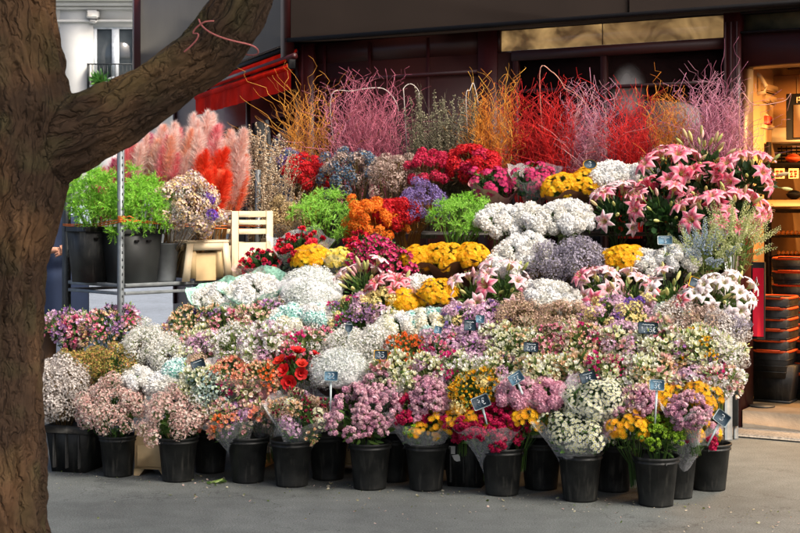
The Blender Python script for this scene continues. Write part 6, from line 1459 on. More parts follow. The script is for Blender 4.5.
def tub(px, b, w, d, h, lab, mat, rz=None):
    p_ = on_trolley(find_ab(px, b), b); o = empty('flower_tub', tuple(p_), lab, 'tub', 'square dark tubs on the trolley', rz=rzt if rz is None else rz)
    g = Geo(); e = .03
    V = [(-w/2+e,-d/2+e,0),(w/2-e,-d/2+e,0),(w/2-e,d/2-e,0),(-w/2+e,d/2-e,0),(-w/2,-d/2,h),(w/2,-d/2,h),(w/2,d/2,h),(-w/2,d/2,h)]
    V += [(x*.94, y*.94, z*.99+.006) for x, y, z in V]
    g.faces(V, [[0,3,2,1],[0,1,5,4],[1,2,6,5],[2,3,7,6],[3,0,4,7],[8,9,10,11],[8,12,13,9],[9,13,14,10],[10,14,15,11],[11,15,12,8],[4,5,13,12],[5,6,14,13],[6,7,15,14],[7,4,12,15]])
    part('tub_body', g, mat, o)
    g = Geo(); q = .012
    g.box(-w/2-q, w/2+q, -d/2-q, -d/2+.004, h-.03, h+.006, bev=.004); g.box(-w/2-q, w/2+q, d/2-.004, d/2+q, h-.03, h+.006, bev=.004); g.box(-w/2-q, -w/2+.004, -d/2+.006, d/2-.006, h-.03, h+.005, bev=.003); g.box(w/2-.004, w/2+q, -d/2+.006, d/2-.006, h-.03, h+.005, bev=.003)
    part('rim', g, mat, o)
    g = Geo()
    for x in (-.05, .05): g.box(x - .018, x + .018, -d/2 - .008, -d/2 + .004, h - .085, h - .07, bev=.002)
    part('grip_slot', g, BLACKF, o)
    return o
t1 = tub(92, .40, .26, .26, .385, 'black square tub at the trolley left end holding fern', PLASTIC)
t2 = tub(132, .16, .33, .27, .37, 'dark grey square tub right of the trolley post holding fern', DARKTUB)
fern = dict(fol='lime', group='green fern bunches')
for (px, py, r, t, lab, n) in ((100, 196, 34, t1, 'fluffy green fern bunch left of the trolley post', 40), (139, 200, 33, t2, 'fluffy green fern bunch right of the trolley post', 40)):
    Y = t.location.y; c = P(px, py, Y); bouquet(c, r / F * Y, lab, mk('fern_green', 1), n, hf=1.05, depth=c.z - (ZS + .1), **fern)
# zinc bucket with a wrapped dried bouquet
zb = empty('zinc_bucket', tuple(on_trolley(find_ab(165, .12), .12)), 'grey metal bucket beside the dark tub holding the wrapped dried bouquet', 'bucket')
g = Geo(); g.lathe([(.001, .003), (.072, .003), (.076, 0), (.078, .01), (.1, .26), (.106, .265), (.106, .272), (.1, .27), (.094, .25), (.074, .03), (.001, .03)], (0, 0, 0), 40); part('bucket_body', g, ZINC, zb, True)
c = P(187, 199, zb.location.y); bouquet(c, 33 / F * c.y, 'cream, violet and ochre dried bouquet in clear film on the trolley', mk('mix_dry', 5, 'stat_violet', .5, 'gyp_white', 1), 70, hf=1.15, zmin=-.3, wrap='cello', fol='dry', depth=c.z - ZS - .05, lean=(.34, -.1), wz=.13)
# cream plastic stool and ladder sided crate
sx = on_trolley(find_ab(199, .06), .06)
so = empty('plastic_stool', tuple(sx), 'cream plastic step stool with open sides on the trolley shelf', 'stool', rz=rzt - .1)
def trap_frame(g, w0, w1, h, y, th, bar):
    """an open A shaped frame"""
    def quad(a, b, c, d): 
        V = [(p[0], y, p[1]) for p in (a, b, c, d)] + [(p[0], y + th, p[1]) for p in (a, b, c, d)]
        g.faces(V, [[0,1,2,3],[7,6,5,4],[0,4,5,1],[1,5,6,2],[2,6,7,3],[3,7,4,0]])
    quad((-w0, 0), (-w0 + bar * 1.2, 0), (-w1 + bar, h), (-w1, h)); quad((w0 - bar * 1.2, 0), (w0, 0), (w1, h), (w1 - bar, h))
    quad((-w1 + bar, h - bar), (w1 - bar, h - bar), (w1 - bar, h), (-w1 + bar, h))
g = Geo(); trap_frame(g, .21, .17, .27, -.13, .012, .05); trap_frame(g, .21, .17, .27, .118, .012, .05); part('side_frame', g, CREAM, so)
g = Geo(); g.box(-.173, .173, -.135, .135, .271, .292, bev=.006); part('stool_top', g, CREAM, so)
g = Geo(); g.box(-.085, .085, -.10, -.09, .0, .2, bev=.003); g.box(-.135, -.09, -.117, .117, .02, .26); g.box(.09, .135, -.117, .117, .02, .26); part('inner_panel', g, CREAMD, so)
sx = on_trolley(find_ab(243, .03), .03)
so = empty('ladder_crate', tuple(sx), 'tall cream plastic crate with slotted sides at the trolley right end', 'crate', rz=rzt - .1)
g = Geo(); w_, d_, h_ = .36, .26, .50
for y in (-d_/2, d_/2 - .012):
    for x0 in (-w_/2, w_/2 - .06): g.box(x0, x0 + .06, y, y + .012, 0, h_, bev=.002)
    g.box(-.012, .012, y, y + .012, .2, h_ - .03, bev=.002) if False else None
    for z, q_ in ((0, .27), (.33, .04), (.40, .035), (h_ - .045, .045)): g.box(-w_/2 + .061, w_/2 - .061, y + .001, y + .011, z, z + q_, bev=.002)
for x in (-w_/2, w_/2 - .012):
    for z in (0, .13, .25, .37, h_ - .04): g.box(x, x + .011, -d_/2 + .013, d_/2 - .013, z, z + .045, bev=.002)
part('crate_frame', g, CREAM, so)
g = Geo(); g.box(-w_/2 + .013, w_/2 - .013, -d_/2 + .013, d_/2 - .013, .0, .012); part('crate_floor', g, CREAMD, so)
# orange string round the trolley
os_ = empty('orange_string', (P1.x, P1.y, 1.6), 'orange string knotted round the trolley post and strung along its side', 'string')
zt = lambda px, py, p_: P(px, py, p_.y).z
g = Geo()
a3 = on_trolley(-.02, LY + .03, 1.0); a1 = on_trolley(-.02, -.02, 1.0); a4 = on_trolley(LX + .02, -.02, 1.0)
za = zt(68, 224, a3); zb1 = zt(122, 219, a1); zc = zt(262, 226, a4)
def rope(a, b, za, zb_, sag=.02, n=14):
    return [(a.x + (b.x - a.x) * t, a.y + (b.y - a.y) * t, za + (zb_ - za) * t - sag * math.sin(math.pi * t) + .002 * math.sin(t * 60)) for t in np.linspace(0, 1, n)]
for dz in (0, -.018): g.tube(rope(a3, a1, za + dz * .5, zb1 + dz), .0045, (0, 0, 0), 6); g.tube(rope(a1, a4, zb1 + dz * .4, zc + dz * 1.4, .015), .0045, (0, 0, 0), 6)
world_part('strand', g, STRING_O, os_, True)
g = Geo()
for k in range(5): g.tube([(a1.x + .024 * math.cos(a), a1.y + .02 + .024 * math.sin(a), zb1 - .02 + k * .009) for a in np.linspace(0, 6.28, 14)], .005, (0, 0, 0), 6)
g.tube([(a1.x + .02, a1.y - .01, zb1), (a1.x + .06, a1.y - .03, zb1 + .02), (a1.x + .09, a1.y - .02, zb1 + .005)], .004, (0, 0, 0), 6); world_part('knot', g, STRING_O, os_, True)

# ------------------------------------------------------------------ pampas plumes
def plume_mesh(seed, pal):
    rng = np.random.default_rng(seed); g = Geo(); L = .36
    g.tube([(0, 0, -.42), (0, 0, 0), (0, 0, L * .9)], [.0035, .003, .001], rgb(196, 150, 96), 5, 1)
    n = 1500; t = rng.random(n) ** .9; a = rng.random(n) * 6.28; wd = .043 * np.sin(np.pi * (.12 + .8 * t)) ** .8
    T = np.stack([np.cos(a) * wd * .25 * rng.random(n), np.sin(a) * wd * .25 * rng.random(n), t * L], -1)
    dd = np.stack([np.cos(a) * .75, np.sin(a) * .75, .75 + .8 * rng.random(n)], -1) + rng.normal(0, .45, (n, 3))
    R = rot_to(dd, rng.random(n) * 6, wd * (.7 + 1.5 * rng.random(n)) + .010); R[:, :, 0] *= .6
    A = pick(rng, [pal[0]], n, .1); Bc = pick(rng, [pal[1]], n, .1)
    g.scatter(NEEDLE, R, T, A, Bc, 0)
    return g.mesh('plume', [PETAL, TWIG])
PPAL = {'peach': (rgb(246, 156, 120), rgb(253, 206, 184)), 'pink': (rgb(226, 80, 104), rgb(246, 176, 176)), 'white': (rgb(250, 190, 176), rgb(255, 236, 228)), 'red': (rgb(230, 44, 16), rgb(244, 90, 50)), 'magenta': (rgb(196, 24, 96), rgb(232, 110, 150)), 'coral': (rgb(244, 90, 44), rgb(250, 170, 130))}
PM = {k: [plume_mesh(60 + i * 7 + hash_s(k) % 50, v) for i in range(2)] for k, v in PPAL.items()}
def plume_bunch(px, ytop, yb, Y, cols, n, lab, seed, w=22):
    """standing bunch whose tips end round ytop"""
    rng = np.random.default_rng(seed); c = P(px, yb, Y); c.z = ZS + .01
    root = empty('pampas_bunch', tuple(c), lab, 'pampas grass', 'dyed pampas plume bunches')
    for k in range(int(n * 2.4)):
        px_ = px + rng.uniform(-w, w) + 4; yt = ytop + rng.uniform(-6, 34)
        tip = P(px_, min(yt, 195), Y + rng.uniform(-.12, .12)); tip.z = max(tip.z, ZS + .82); base = c + Vector((rng.uniform(-.05, .05) - .13, rng.uniform(-.04, .04), .0))
        d = (tip - base); top = tip - d.normalized() * .40; q = d.to_track_quat('Z', 'Y').to_matrix().to_4x4()
        s_ = .85 + .35 * rng.random(); m = PM[cols[k % len(cols)]][k % 2]
        stl = (top - base).length; sc = Matrix.Diagonal((s_, s_, max(.6, min(1.0, s_)), 1))
        o = link('plume', m, root); o.matrix_basis = Matrix.Translation(top - c) @ q @ Matrix.Rotation(rng.random() * 6, 4, 'Z') @ sc
Yp = 10.25
plume_bunch(108, 150, 240, 10.3, ['magenta', 'pink'], 7, 'magenta pampas plumes behind the fern at the trolley left', 1, 18)
plume_bunch(140, 132, 240, 10.3, ['pink', 'white', 'magenta', 'peach'], 10, 'rose pink pampas plumes right of the trolley post', 2, 18)
plume_bunch(172, 118, 240, 10.25, ['white', 'pink', 'white', 'peach'], 11, 'peach and rose pampas plumes behind the wrapped dried bouquet', 3, 18)
plume_bunch(200, 112, 240, 10.3, ['white', 'white', 'pink'], 11, 'pale cream pampas plumes at the top of the group', 4, 18)
plume_bunch(212, 148, 240, 10.15, ['red', 'red', 'coral'], 9, 'flame red pampas plumes above the cream stool', 5, 16)
plume_bunch(214, 182, 240, 10.1, ['red'], 8, 'short flame red plumes reaching down behind the cream stool', 7, 13)
plume_bunch(232, 128, 240, 10.3, ['peach', 'coral', 'white', 'white'], 10, 'peach pampas plumes beside the dried brown stalks', 6, 15)

# ------------------------------------------------------------------ dried stalks and curly branches
def stalk_unit(rng, pal, L, bits, bs, lean=.25, r=.0035, curl=0.0, nb=2, w=.1, proto=SEED):
    g = Geo(); col = pick(rng, pal, 1, .12)[0]
    d = np.array([rng.normal(0, lean), rng.normal(0, lean * .5), 1.0]); p_ = np.array([0, 0, 0.0]); pts = [p_.copy()]; k_ = 9 if curl == 0 else 22
    ph = rng.random(4) * 6.28; fr = 2 + rng.random() * 2.5
    for i in range(1, k_ + 1):
        t = i / k_
        q = d * L * t + np.array([1, .5, 0]) * w * t * t * rng.normal(0, .1)
        if curl: q = q + curl * (.5 * min(1, t * 1.6) + 1.1 * t * t) * np.array([math.sin(fr * 6.28 * t + ph[0]), math.sin(fr * 5.1 * t + ph[1]), .5 * math.sin(fr * 7 * t + ph[2])])
        pts.append(q)
    pts = np.array(pts); g.tube(pts, np.linspace(r, r * .3, len(pts)), col, 4, 0)
    for b in range(nb):
        i = int(rng.integers(int(len(pts) * .3), int(len(pts) * .85))); st = pts[i]; dv = d * .8 + rng.normal(0, .5, 3) * np.array([1, .8, .4]); l = L * (.15 + .25 * rng.random()); bp_ = []
        for t in np.linspace(0, 1, 10 if curl else 4):
            q = st + dv * l * t
            if curl: q = q + curl * .9 * min(1, t * 1.4) * np.array([math.sin(6 + fr * 5 * t + b * 2), math.sin(fr * 4.3 * t + b), .4 * math.sin(fr * 6 * t)])- curl * .9 * 0
            bp_.append(q)
        g.tube(bp_, np.linspace(r * .6, r * .22, len(bp_)), col * .95, 3, 0)
    if bits:
        t = .35 + .65 * rng.random(bits); T = np.array([np.interp(t, np.linspace(0, 1, len(pts)), pts[:, k]) for k in range(3)]).T + rng.normal(0, .006, (bits, 3))
        dd = rng.normal(0, 1, (bits, 3)); dd[:, 2] += .8
        g.scatter(proto, rot_to(dd, rng.random(bits) * 6, bs * (.6 + .8 * rng.random(bits))), T, pick(rng, pal[:1], bits), pick(rng, pal, bits, .2), 0)
    return g
def stalk_bunch(name, cat, px, yb, yt, Y, half, pal, n, lab, seed, group, unit='branch', zb=None, curl=0.0, bits=0, bs=.01, r=.003, nb=2, lean=.0, foot=None):
    rng = np.random.default_rng(seed); top = P(px, yt, Y).z; base_z = zb if zb is not None else top - 1.15
    c = P(px, 200, Y); c.z = base_z
    root = empty(name, tuple(c), lab, cat, group)
    L0 = top - base_z; var = []
    for k in range(6): var.append(stalk_unit(rng, pal, 1.0, bits, bs, .03, r, curl, nb).mesh(unit, [TWIG, TWIG]))
    W_ = half / F * Y
    for k in range(n):
        u = rng.uniform(-1, 1); tip = Vector((u * W_ + lean * L0, rng.uniform(-.14, .14), L0 * (.60 + .43 * rng.random() ** 1.35) ))
        base = Vector((u * W_ * .35 + rng.normal(0, .02), rng.uniform(-.06, .06), 0)); d = tip - base
        o = link(unit, var[int(rng.integers(6))], root)
        o.matrix_basis = Matrix.Translation(base) @ d.to_track_quat('Z', 'Y').to_matrix().to_4x4() @ Matrix.Rotation(rng.random() * 6.28, 4, 'Z') @ Matrix.Diagonal((L0 * .9, L0 * .9, d.length, 1))
    if foot: 
        b = link('holder', BM2, root); b.scale = (1.0, 1.0, .95)
    return root
W2 = W; AMB = W((206, 118, 26), (214, 136, 40), (160, 84, 20)); MAU = W((188, 92, 112), (206, 120, 138), (164, 72, 92)); RED = W((196, 14, 14), (214, 24, 20), (150, 8, 10)); ORA = W((226, 126, 24), (236, 146, 44), (190, 96, 16)); LILC = W((184, 108, 136), (202, 132, 152), (164, 84, 110), (208, 146, 146))
CB = 'dyed curly willow branches'
# back row stands in tall holders on the last tier
def yb_(px): return surf(px, 158).y + .22
for i, (px, yt, half, pal, n, lab) in enumerate((
    (306, 92, 30, AMB, 42, 'amber curly branches nearest the red awning'),
    (352, 74, 27, MAU, 50, 'dusty mauve curly branches left one of the left pair'),
    (382, 82, 25, MAU, 46, 'dusty mauve curly branches beside the dark dried stalks'),
    (492, 80, 24, ORA, 62, 'orange curly branches right of the dark dried stalks'),
    (530, 84, 23, RED, 62, 'scarlet curly branches right of the orange ones'),
    (557, 86, 20, RED, 52, 'scarlet curly branches left of the middle mauve ones'),
    (588, 82, 26, LILC, 60, 'lilac mauve curly branches in the middle of the row'),
    (628, 94, 25, RED, 64, 'scarlet curly branches in front of the smeared window'),  # the smear is a reflection painted into the glass colour
    (673, 88, 24, ORA, 60, 'orange curly branches left of the rightmost mauve ones'),
    (705, 80, 24, LILC, 56, 'lilac mauve curly branches behind the tall budding lilies'),
    (730, 84, 22, LILC, 46, 'pale mauve curly branches reaching across the doorway'))):
    stalk_bunch('curly_branches', 'branches', px, 165, yt - 6, yb_(px) + (.02 if i % 2 else .1), half * .95, pal, int(n * 1.25), lab, 200 + i, CB, curl=.034, r=.0038, nb=4)
DK = W((92, 88, 62), (120, 112, 84), (70, 70, 48), (150, 140, 112)); BRN = W((160, 134, 104), (126, 100, 74), (196, 178, 150), (104, 82, 60))
stalk_bunch('dried_stalks', 'dried stalks', 428, 165, 94, yb_(428), 22, DK, 64, 'dark olive dried seed stalks left one of two', 300, 'dried stalk bunches', 'stalk', bits=150, bs=.013, nb=4, curl=.002)
stalk_bunch('dried_stalks', 'dried stalks', 458, 165, 98, yb_(458), 22, DK, 64, 'dark olive dried seed stalks right one beside the orange branches', 301, 'dried stalk bunches', 'stalk', bits=150, bs=.013, nb=4, curl=.002)
stalk_bunch('dried_stalks', 'dried stalks', 256, 240, 128, 10.56, 15, BRN, 46, 'brown dried twigs with pale buds in the cream slotted crate', 302, 'dried stalk bunches', 'stalk', zb=ZS + .02, bits=120, bs=.017, nb=1, curl=.004, lean=.06, r=.0045)
stalk_bunch('dried_stalks', 'dried stalks', 268, 240, 142, 10.62, 10, BRN, 14, 'brown dried twigs leaning right over the violet dried bunch', 303, 'dried stalk bunches', 'stalk', zb=ZS + .02, bits=70, bs=.015, nb=1, curl=.004, lean=.2, r=.004)
# white wire hoops among the branches
for i, (pts, lab) in enumerate((([(331, 97), (352, 91), (380, 88), (392, 96), (398, 108)], 'bent white cane arching over the left mauve branches'), ([(404, 98), (404, 88), (411, 84), (418, 90), (419, 98)], 'small white cane hoop above the left olive stalks'), ([(466, 98), (470, 90), (473, 83), (476, 92), (478, 104)], 'pointed white cane loop above the right olive stalks'), ([(540, 70), (552, 72), (560, 80), (565, 88), (578, 96), (590, 112)], 'pale twisted cane arching over the scarlet branches'), ([(740, 96), (752, 104), (762, 105), (776, 103), (786, 100), (791, 94)], 'thin pale twig stretching sideways toward the framed notice'))):
    Yc = yb_(pts[0][0]) - .05; a = [P(x, y, Yc) for x, y in pts]; b0 = P((pts[0][0] + pts[-1][0]) / 2, 190, Yc) 
    o = empty('cane', tuple(b0), lab, 'cane', 'loose canes among the branches')
    P4 = sweep_path([(a[0].x + .03, a[0].y + .12, a[0].z - .5, 0)] + [(*q, 0) for q in a] + [(a[-1].x, a[-1].y + .1, a[-1].z - .12, 0)], 40)
    g = Geo(); g.tube(P4[:, :3] + 0, np.linspace(.0042, .0024, 40), rgb(*((206, 196, 186) if i < 3 else (206, 150, 130))), 6); q = part('cane_rod', g, TWIG, o); q.location = -o.location

# ------------------------------------------------------------------ price tags
GL = {'0': [[(0,.0),(.5,0),(.6,.5),(.5,1),(.1,1),(0,.5),(0,.0)]], '1': [[(.05,.75),(.3,1),(.3,0)]], '2': [[(0,.8),(.2,1),(.5,.9),(.5,.65),(0,0),(.6,.02)]], '3': [[(0,.95),(.4,1),(.5,.8),(.2,.55),(.5,.4),(.5,.1),(.2,0),(0,.1)]],
      '5': [[(.55,1),(.1,1),(.05,.55),(.4,.6),(.55,.3),(.35,0),(0,.05)]], '8': [[(.3,.52),(.05,.75),(.3,1),(.5,.75),(.05,.3),(.3,0),(.55,.3),(.3,.52)]], '9': [[(.5,.8),(.25,1),(.03,.75),(.25,.5),(.5,.8),(.45,.3),(.2,0)]],
      ',': [[(.1,.1),(.0,-.15)]], '€': [[(.55,.9),(.3,1),(.1,.6),(.1,.35),(.3,0),(.55,.08)],[(0,.6),(.4,.6)],[(0,.4),(.38,.4)]], '~': [[(0,.3),(.15,.7),(.25,.3),(.4,.6),(.5,.3),(.7,.55),(.9,.3),(1.1,.6),(1.3,.35)]]}
def price_tag(x, y, w, h, roll, text, frame, lab, scrib=True, shape='box', off=.16, yaw=0.0, stake=None, face=None):
    c0 = surf(x, y); d = (c0 - Vector((0, 0, H))).normalized(); c = c0 - d * (off + .05); c.z += .012
    W_, H_ = w / F * c.y / 2, h / F * c.y / 2
    o = empty('price_tag', tuple(c), lab, 'price tag', 'chalk price tags on stakes')
    rot = Matrix.Rotation(yaw, 4, 'Z') @ Matrix.Rotation(roll, 4, 'Y') @ Matrix.Rotation(math.radians(-14), 4, 'X')
    def outline(k, y_):
        if shape == 'oval': return [(W_ * k * math.cos(a), y_, H_ * k * math.sin(a)) for a in np.linspace(0, 2 * math.pi, 25)[:-1]]
        r = min(W_, H_) * .22; a_ = []
        kx = W_ * k; kz = H_ * (1 - (1 - k) * W_ / H_)
        for sx, sz, a0 in ((1, 1, 0), (-1, 1, 90), (-1, -1, 180), (1, -1, 270)):
            for a in (0, 30, 60, 90): a_.append((sx * (kx - r) + r * math.cos(math.radians(a0 + a)), y_, sz * (kz - r) + r * math.sin(math.radians(a0 + a))))
        return a_
    def slab(k, y0, y1, m, name):
        a, b = outline(k, y0), outline(k, y1); n = len(a); g = Geo()
        g.faces(a + b, [list(range(n)), list(range(n, 2 * n))[::-1]] + [[i, (i + 1) % n, n + (i + 1) % n, n + i] for i in range(n)])
        q = part(name, g, m, o); q.matrix_basis = rot
    slab(1.0, -.002, .004, {'y': YELLOWP, 'p': PALEP, 'k': BLACKF}[frame], 'frame'); slab(.9 if frame != 'k' else .96, -.0045, -.002, face or SLATE, 'board')
    g = Geo(); th = max(.0016, H_ * .05)
    tw = sum(.72 if ch != ',' else .3 for ch in text); hh_ = H_ * (.85 if scrib else 1.0); sc = min(hh_, 1.6 * W_ / max(tw, .1) * .98); x0 = -tw * sc * .5 + .05 * sc; zb_ = -H_ * .68 if scrib else -sc * .5
    for ch in text:
        for st in GL[ch]: g.tube([(x0 + a * sc, -.0062, zb_ + b * sc) for a, b in st], th, (0, 0, 0), 5)
        x0 += (.72 if ch != ',' else .3) * sc
    if scrib:
        g.tube([(-W_ * .62 + a * W_ * .95, -.0062, H_ * .36 + b * H_ * .34) for a, b in GL['~'][0]], th * .8, (0, 0, 0), 5)
    q = part('chalk_writing', g, CHALK, o); q.matrix_basis = rot
    sm_ = {'y': YELLOWP, 'p': PALEP, 'k': BLACKF}[frame]
    L = stake or .24; g = Geo(); g.faces([(-.007, 0, -H_), (.007, 0, -H_), (.004, .02, -H_ - L), (-.004, .02, -H_ - L), (-.007, .004, -H_), (.007, .004, -H_), (.004, .024, -H_ - L), (-.004, .024, -H_ - L)], [[0,3,2,1],[4,5,6,7],[0,1,5,4],[1,2,6,5],[2,3,7,6],[3,0,4,7]])
    if frame == 'y': g.faces([(-.014, 0, -H_ + .004), (.014, 0, -H_ + .004), (.005, .004, -H_ - .06), (-.005, .004, -H_ - .06)], [[0, 3, 2, 1]])
    q = part('stake', g, sm_, o); q.matrix_basis = Matrix.Rotation(roll * .7, 4, 'Y')
BLUE = mat_plain('blue_grey_board', rgb(70, 106, 126), .6, var=.2, nscale=30)
price_tag(590, 166, 14, 10, .05, '3', 'y', 'yellow rimmed oval tag above the topmost yellow chrysanthemums', False, 'oval')
price_tag(665, 242, 15, 9, .0, '5', 'p', 'blue grey tag standing over the white chrysanthemums below lilies', True, face=BLUE)
price_tag(697, 285, 16, 11, .32, '8', 'y', 'tilted yellow framed tag among the low white lilies', True)
price_tag(648, 330, 20, 12, .05, '1,95€', 'k', 'wide black tag reading 1,95 euro on a dark stake', True, stake=.2)
price_tag(349, 329, 8, 11, .05, '', 'p', 'small dark oval tag above the white gypsophila', True, 'oval')
price_tag(381, 357, 14, 10, .03, '35', 'y', 'yellow framed tag reading 35 beside the white netted lump', False)
price_tag(331, 378, 14, 10, .03, '22', 'p', 'small blue tag reading 22 under the white netted lump', False, face=BLUE)
price_tag(470, 327, 12, 11, .03, '5', 'k', 'square black tag between the iris bunches', True)
price_tag(438, 332, 8, 8, .25, '3', 'p', 'tiny grey tag right of the orange red alstroemeria', False, face=BLUE)
price_tag(480, 321, 9, 8, .1, '2', 'p', 'small grey tag just behind the square black one', False, face=BLUE)
price_tag(531, 349, 15, 10, .05, '2,9€', 'k', 'slate tag standing alone in the cream alstroemeria field', True)
price_tag(516, 380, 15, 11, -.55, '5€', 'p', 'steeply tilted blue tag above the lilac pink chrysanthemums', True, face=BLUE)
price_tag(588, 379, 16, 11, -.28, '8€', 'k', 'tilted dark tag over the large domed cream daisies', True)
price_tag(481, 404, 18, 13, -.38, '8€', 'p', 'large tilted slate tag above the dark magenta bouquet', False, off=.2, stake=.1)
price_tag(657, 387, 15, 11, .05, '5€', 'p', 'light framed blue tag on a pale stake above lime buttons', True, face=BLUE, off=.2, stake=.2)
price_tag(722, 420, 16, 13, .65, '3', 'p', 'steeply tilted dark tag over the rightmost bucket', False, off=.1, stake=.14)
price_tag(198, 366, 14, 9, -.35, '', 'k', 'dark folded tag left of the coral bunch', True)

# ------------------------------------------------------------------ person behind the trolley
def skin_mesh(name, verts, edges, radii, mat, root, lv=2):
    me = bpy.data.meshes.new(name); me.from_pydata([tuple(v) for v in verts], edges, [])
    o = bpy.data.objects.new(name, me); COL.objects.link(o); s_ = o.modifiers.new('s', 'SKIN')
    for i, r in enumerate(radii): me.skin_vertices[0].data[i].radius = r if isinstance(r, tuple) else (r, r)
    me.skin_vertices[0].data[0].use_root = True
    if lv: u_ = o.modifiers.new('u', 'SUBSURF'); u_.levels = lv; u_.render_levels = lv
    d_ = bpy.context.evaluated_depsgraph_get(); e_ = o.evaluated_get(d_); m2 = bpy.data.meshes.new_from_object(e_, depsgraph=d_)
    bpy.data.objects.remove(o); m2.name = name; m2.materials.clear(); m2.materials.append(mat)
    m2.polygons.foreach_set('use_smooth', np.ones(len(m2.polygons), bool))
    return link(name, m2, root)
SKIN = mat_plain('skin', rgb(196, 142, 116), .55, var=.06, nscale=10); SHIRT = mat_plain('pale_blue_shirt', rgb(158, 176, 190), .8, var=.12, nscale=6, bump=.2, bscale=14)
NAVY = mat_plain('navy_apron', rgb(26, 40, 66), .8, var=.15, nscale=6, bump=.2, bscale=12); HAIR = mat_plain('dark_hair', rgb(44, 32, 26), .6, var=.2, nscale=40); TROU = mat_plain('brown_trousers', rgb(84, 62, 44), .8, var=.15, nscale=7); SHOE = mat_plain('dark_shoe', rgb(30, 28, 28), .5)
Yh = 11.6; hp = P(62, 235, Yh); hp.z = .28
pl = empty('step_box', (hp.x, hp.y, 0), 'low wooden step box under the person behind the trolley', 'box', rz=.2)
g = Geo(); g.box(-.3, .3, -.22, .22, .25, .28, bev=.004); part('box_top', g, CREAMD, pl)
g = Geo(); g.box(-.28, -.25, -.2, .2, 0, .249); g.box(.25, .28, -.2, .2, 0, .249); g.box(-.249, .249, .17, .2, 0, .249); part('box_side', g, CREAMD, pl)
per = empty('person', tuple(hp), 'person in a pale shirt and navy apron standing behind the trolley, hands together', 'person', rz=.35)
bv = [(0,0,.93),(0,.01,1.08),(0,.0,1.25),(0,.0,1.40),(0,-.01,1.47),(0,-.02,1.54),(0,-.03,1.60),(0,-.045,1.67),(0,-.03,1.735),
      (-.10,0,.90),(-.11,-.01,.50),(-.11,.02,.09),(-.11,-.10,.045),(.10,0,.90),(.11,-.01,.50),(.11,.02,.09),(.11,-.10,.045),
      (-.17,0,1.41),(-.24,.03,1.13),(-.12,-.20,1.09),(-.05,-.25,1.10),(.17,0,1.41),(.24,.03,1.13),(.10,-.19,1.08),(.02,-.24,1.085)]
be = [(0,1),(1,2),(2,3),(3,4),(4,5),(5,6),(6,7),(7,8),(0,9),(9,10),(10,11),(11,12),(0,13),(13,14),(14,15),(15,16),(3,17),(17,18),(18,19),(19,20),(3,21),(21,22),(22,23),(23,24)]
br = [(.15,.11),(.13,.10),(.15,.11),(.14,.10),(.06,.06),(.052,.052),(.068,.075),(.078,.092),(.06,.075),.09,.058,.042,.035,.09,.058,.042,.035,.06,.043,.03,.022,.06,.043,.03,.022]
skin_mesh('body', bv, be, br, SKIN, per)
# clothing
skin_mesh('shirt', [(0,0,.98),(0,.01,1.1),(0,0,1.26),(0,0,1.40),(0,-.01,1.45),(-.18,0,1.41),(-.245,.03,1.13),(-.15,-.15,1.10),(.18,0,1.41),(.245,.03,1.13),(.15,-.13,1.09)], [(0,1),(1,2),(2,3),(3,4),(3,5),(5,6),(6,7),(3,8),(8,9),(9,10)], [(.17,.13),(.155,.125),(.17,.13),(.155,.115),(.075,.075),.075,.058,.046,.075,.058,.046], SHIRT, per)
skin_mesh('trousers', [(0,0,.98),(0,0,.92),(-.10,0,.84),(-.112,-.01,.50),(-.112,.015,.11),(.10,0,.84),(.112,-.01,.50),(.112,.015,.11)], [(0,1),(1,2),(2,3),(3,4),(1,5),(5,6),(6,7)], [(.165,.125),(.17,.13),.11,.08,.068,.11,.08,.068], TROU, per)
g = Geo(); V = []; nu, nv_ = 17, 14
for j in range(nv_ + 1):
    z = .42 + (1.38 - .42) * j / nv_; w_ = 1.25 if z < 1.08 else .62
    for i in range(nu + 1):
        a = (-1 + 2 * i / nu) * w_; rx, ry = .205 + .02 * (z < .9), .162 + .035 * (z < .95)
        V.append((rx * math.sin(a), -ry * math.cos(a) - .006 + .006 * math.sin(a * 9 + z * 3), z))
g.faces(V, [[j*(nu+1)+i, j*(nu+1)+i+1, (j+1)*(nu+1)+i+1, (j+1)*(nu+1)+i] for j in range(nv_) for i in range(nu)])
ap = part('apron', g, NAVY, per, True); sl = ap.modifiers.new('thick', 'SOLIDIFY'); sl.thickness = .004
g = Geo(); M4 = np.array(Matrix.Translation((0, -.028, 1.715)) @ Matrix.Diagonal((1, 1.15, 1.1, 1)))
g.lathe([(.088, -.03), (.094, .01), (.088, .05), (.06, .085), (.03, .098), (.001, .10)], (0, 0, 0), 24, M=M4); 
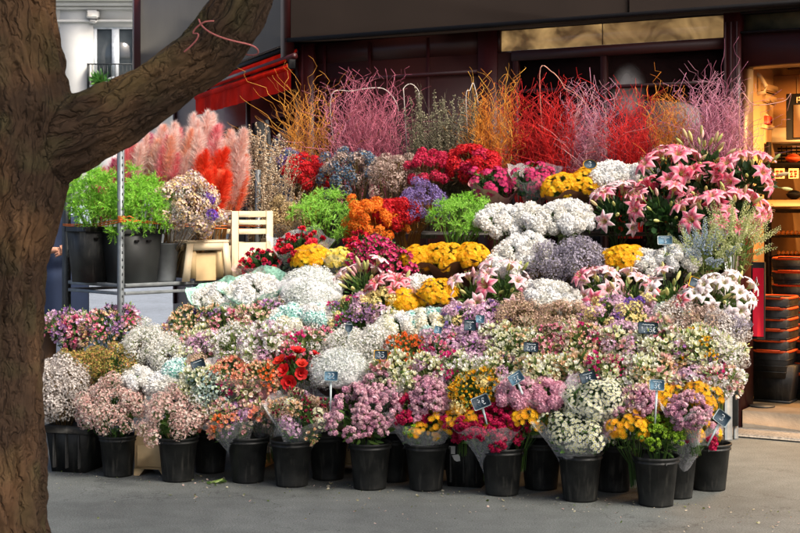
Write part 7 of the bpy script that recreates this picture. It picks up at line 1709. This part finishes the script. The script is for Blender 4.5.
V, Lp, Tp, Cp, Mp = g.arrays(); V[:, 1] += np.where((V[:, 1] < -.06) & (V[:, 2] < 1.74), .05, 0); g.V = [V]; part('hair', g, HAIR, per, True)
g = Geo()
for s_ in (-1, 1):
    g.lathe([(.001, -.008), (.008, -.004), (.009, 0), (.008, .004), (.001, .008)], rgb(235, 235, 230), 10, M=np.array(Matrix.Translation((s_ * .032, -.128, 1.665)))); 
part('eye', g, PAPERW, per, True)
skin_mesh('nose', [(0, -.125, 1.665), (0, -.142, 1.635), (0, -.128, 1.625)], [(0, 1), (1, 2)], [.009, .013, .010], SKIN, per, 1)
skin_mesh('mouth', [(-.024, -.118, 1.595), (0, -.127, 1.594), (.024, -.118, 1.595)], [(0, 1), (1, 2)], [(.005, .005), (.008, .006), (.005, .005)], mat_plain('lips', rgb(160, 90, 84), .5), per, 1)
for s_ in (-1, 1): skin_mesh('ear', [(s_ * .080, -.03, 1.625), (s_ * .088, -.022, 1.65), (s_ * .086, -.018, 1.68)], [(0, 1), (1, 2)], [.009, .014, .011], SKIN, per, 1)
for s_, w_ in ((-1, Vector((-.05, -.25, 1.10))), (1, Vector((.02, -.24, 1.085)))):
    vs = [w_, w_ + Vector((-s_ * .05, -.015, -.008))]; es = [(0, 1)]; rs = [(.022, .028), (.020, .036)]
    for k in range(4):
        b_ = w_ + Vector((-s_ * .075, -.012, .028 - .019 * k)); l = (.034, .040, .037, .029)[k]
        i0 = len(vs); vs += [b_, b_ + Vector((-s_ * l * .55, .012, -.010)), b_ + Vector((-s_ * l * .7, .034, -.018))]; es += [(1, i0), (i0, i0 + 1), (i0 + 1, i0 + 2)]; rs += [.0095, .0088, .0075]
    i0 = len(vs); vs += [w_ + Vector((-s_ * .03, -.025, .032)), w_ + Vector((-s_ * .058, -.034, .045))]; es += [(0, i0), (i0, i0 + 1)]; rs += [.011, .009]
    skin_mesh('hand', vs, es, rs, SKIN, per, 2)
for s_ in (-1, 1): skin_mesh('shoe', [(s_ * .112, .05, .05), (s_ * .112, -.03, .05), (s_ * .118, -.15, .035)], [(0, 1), (1, 2)], [(.05, .045), (.05, .046), (.042, .032)], SHOE, per, 2)
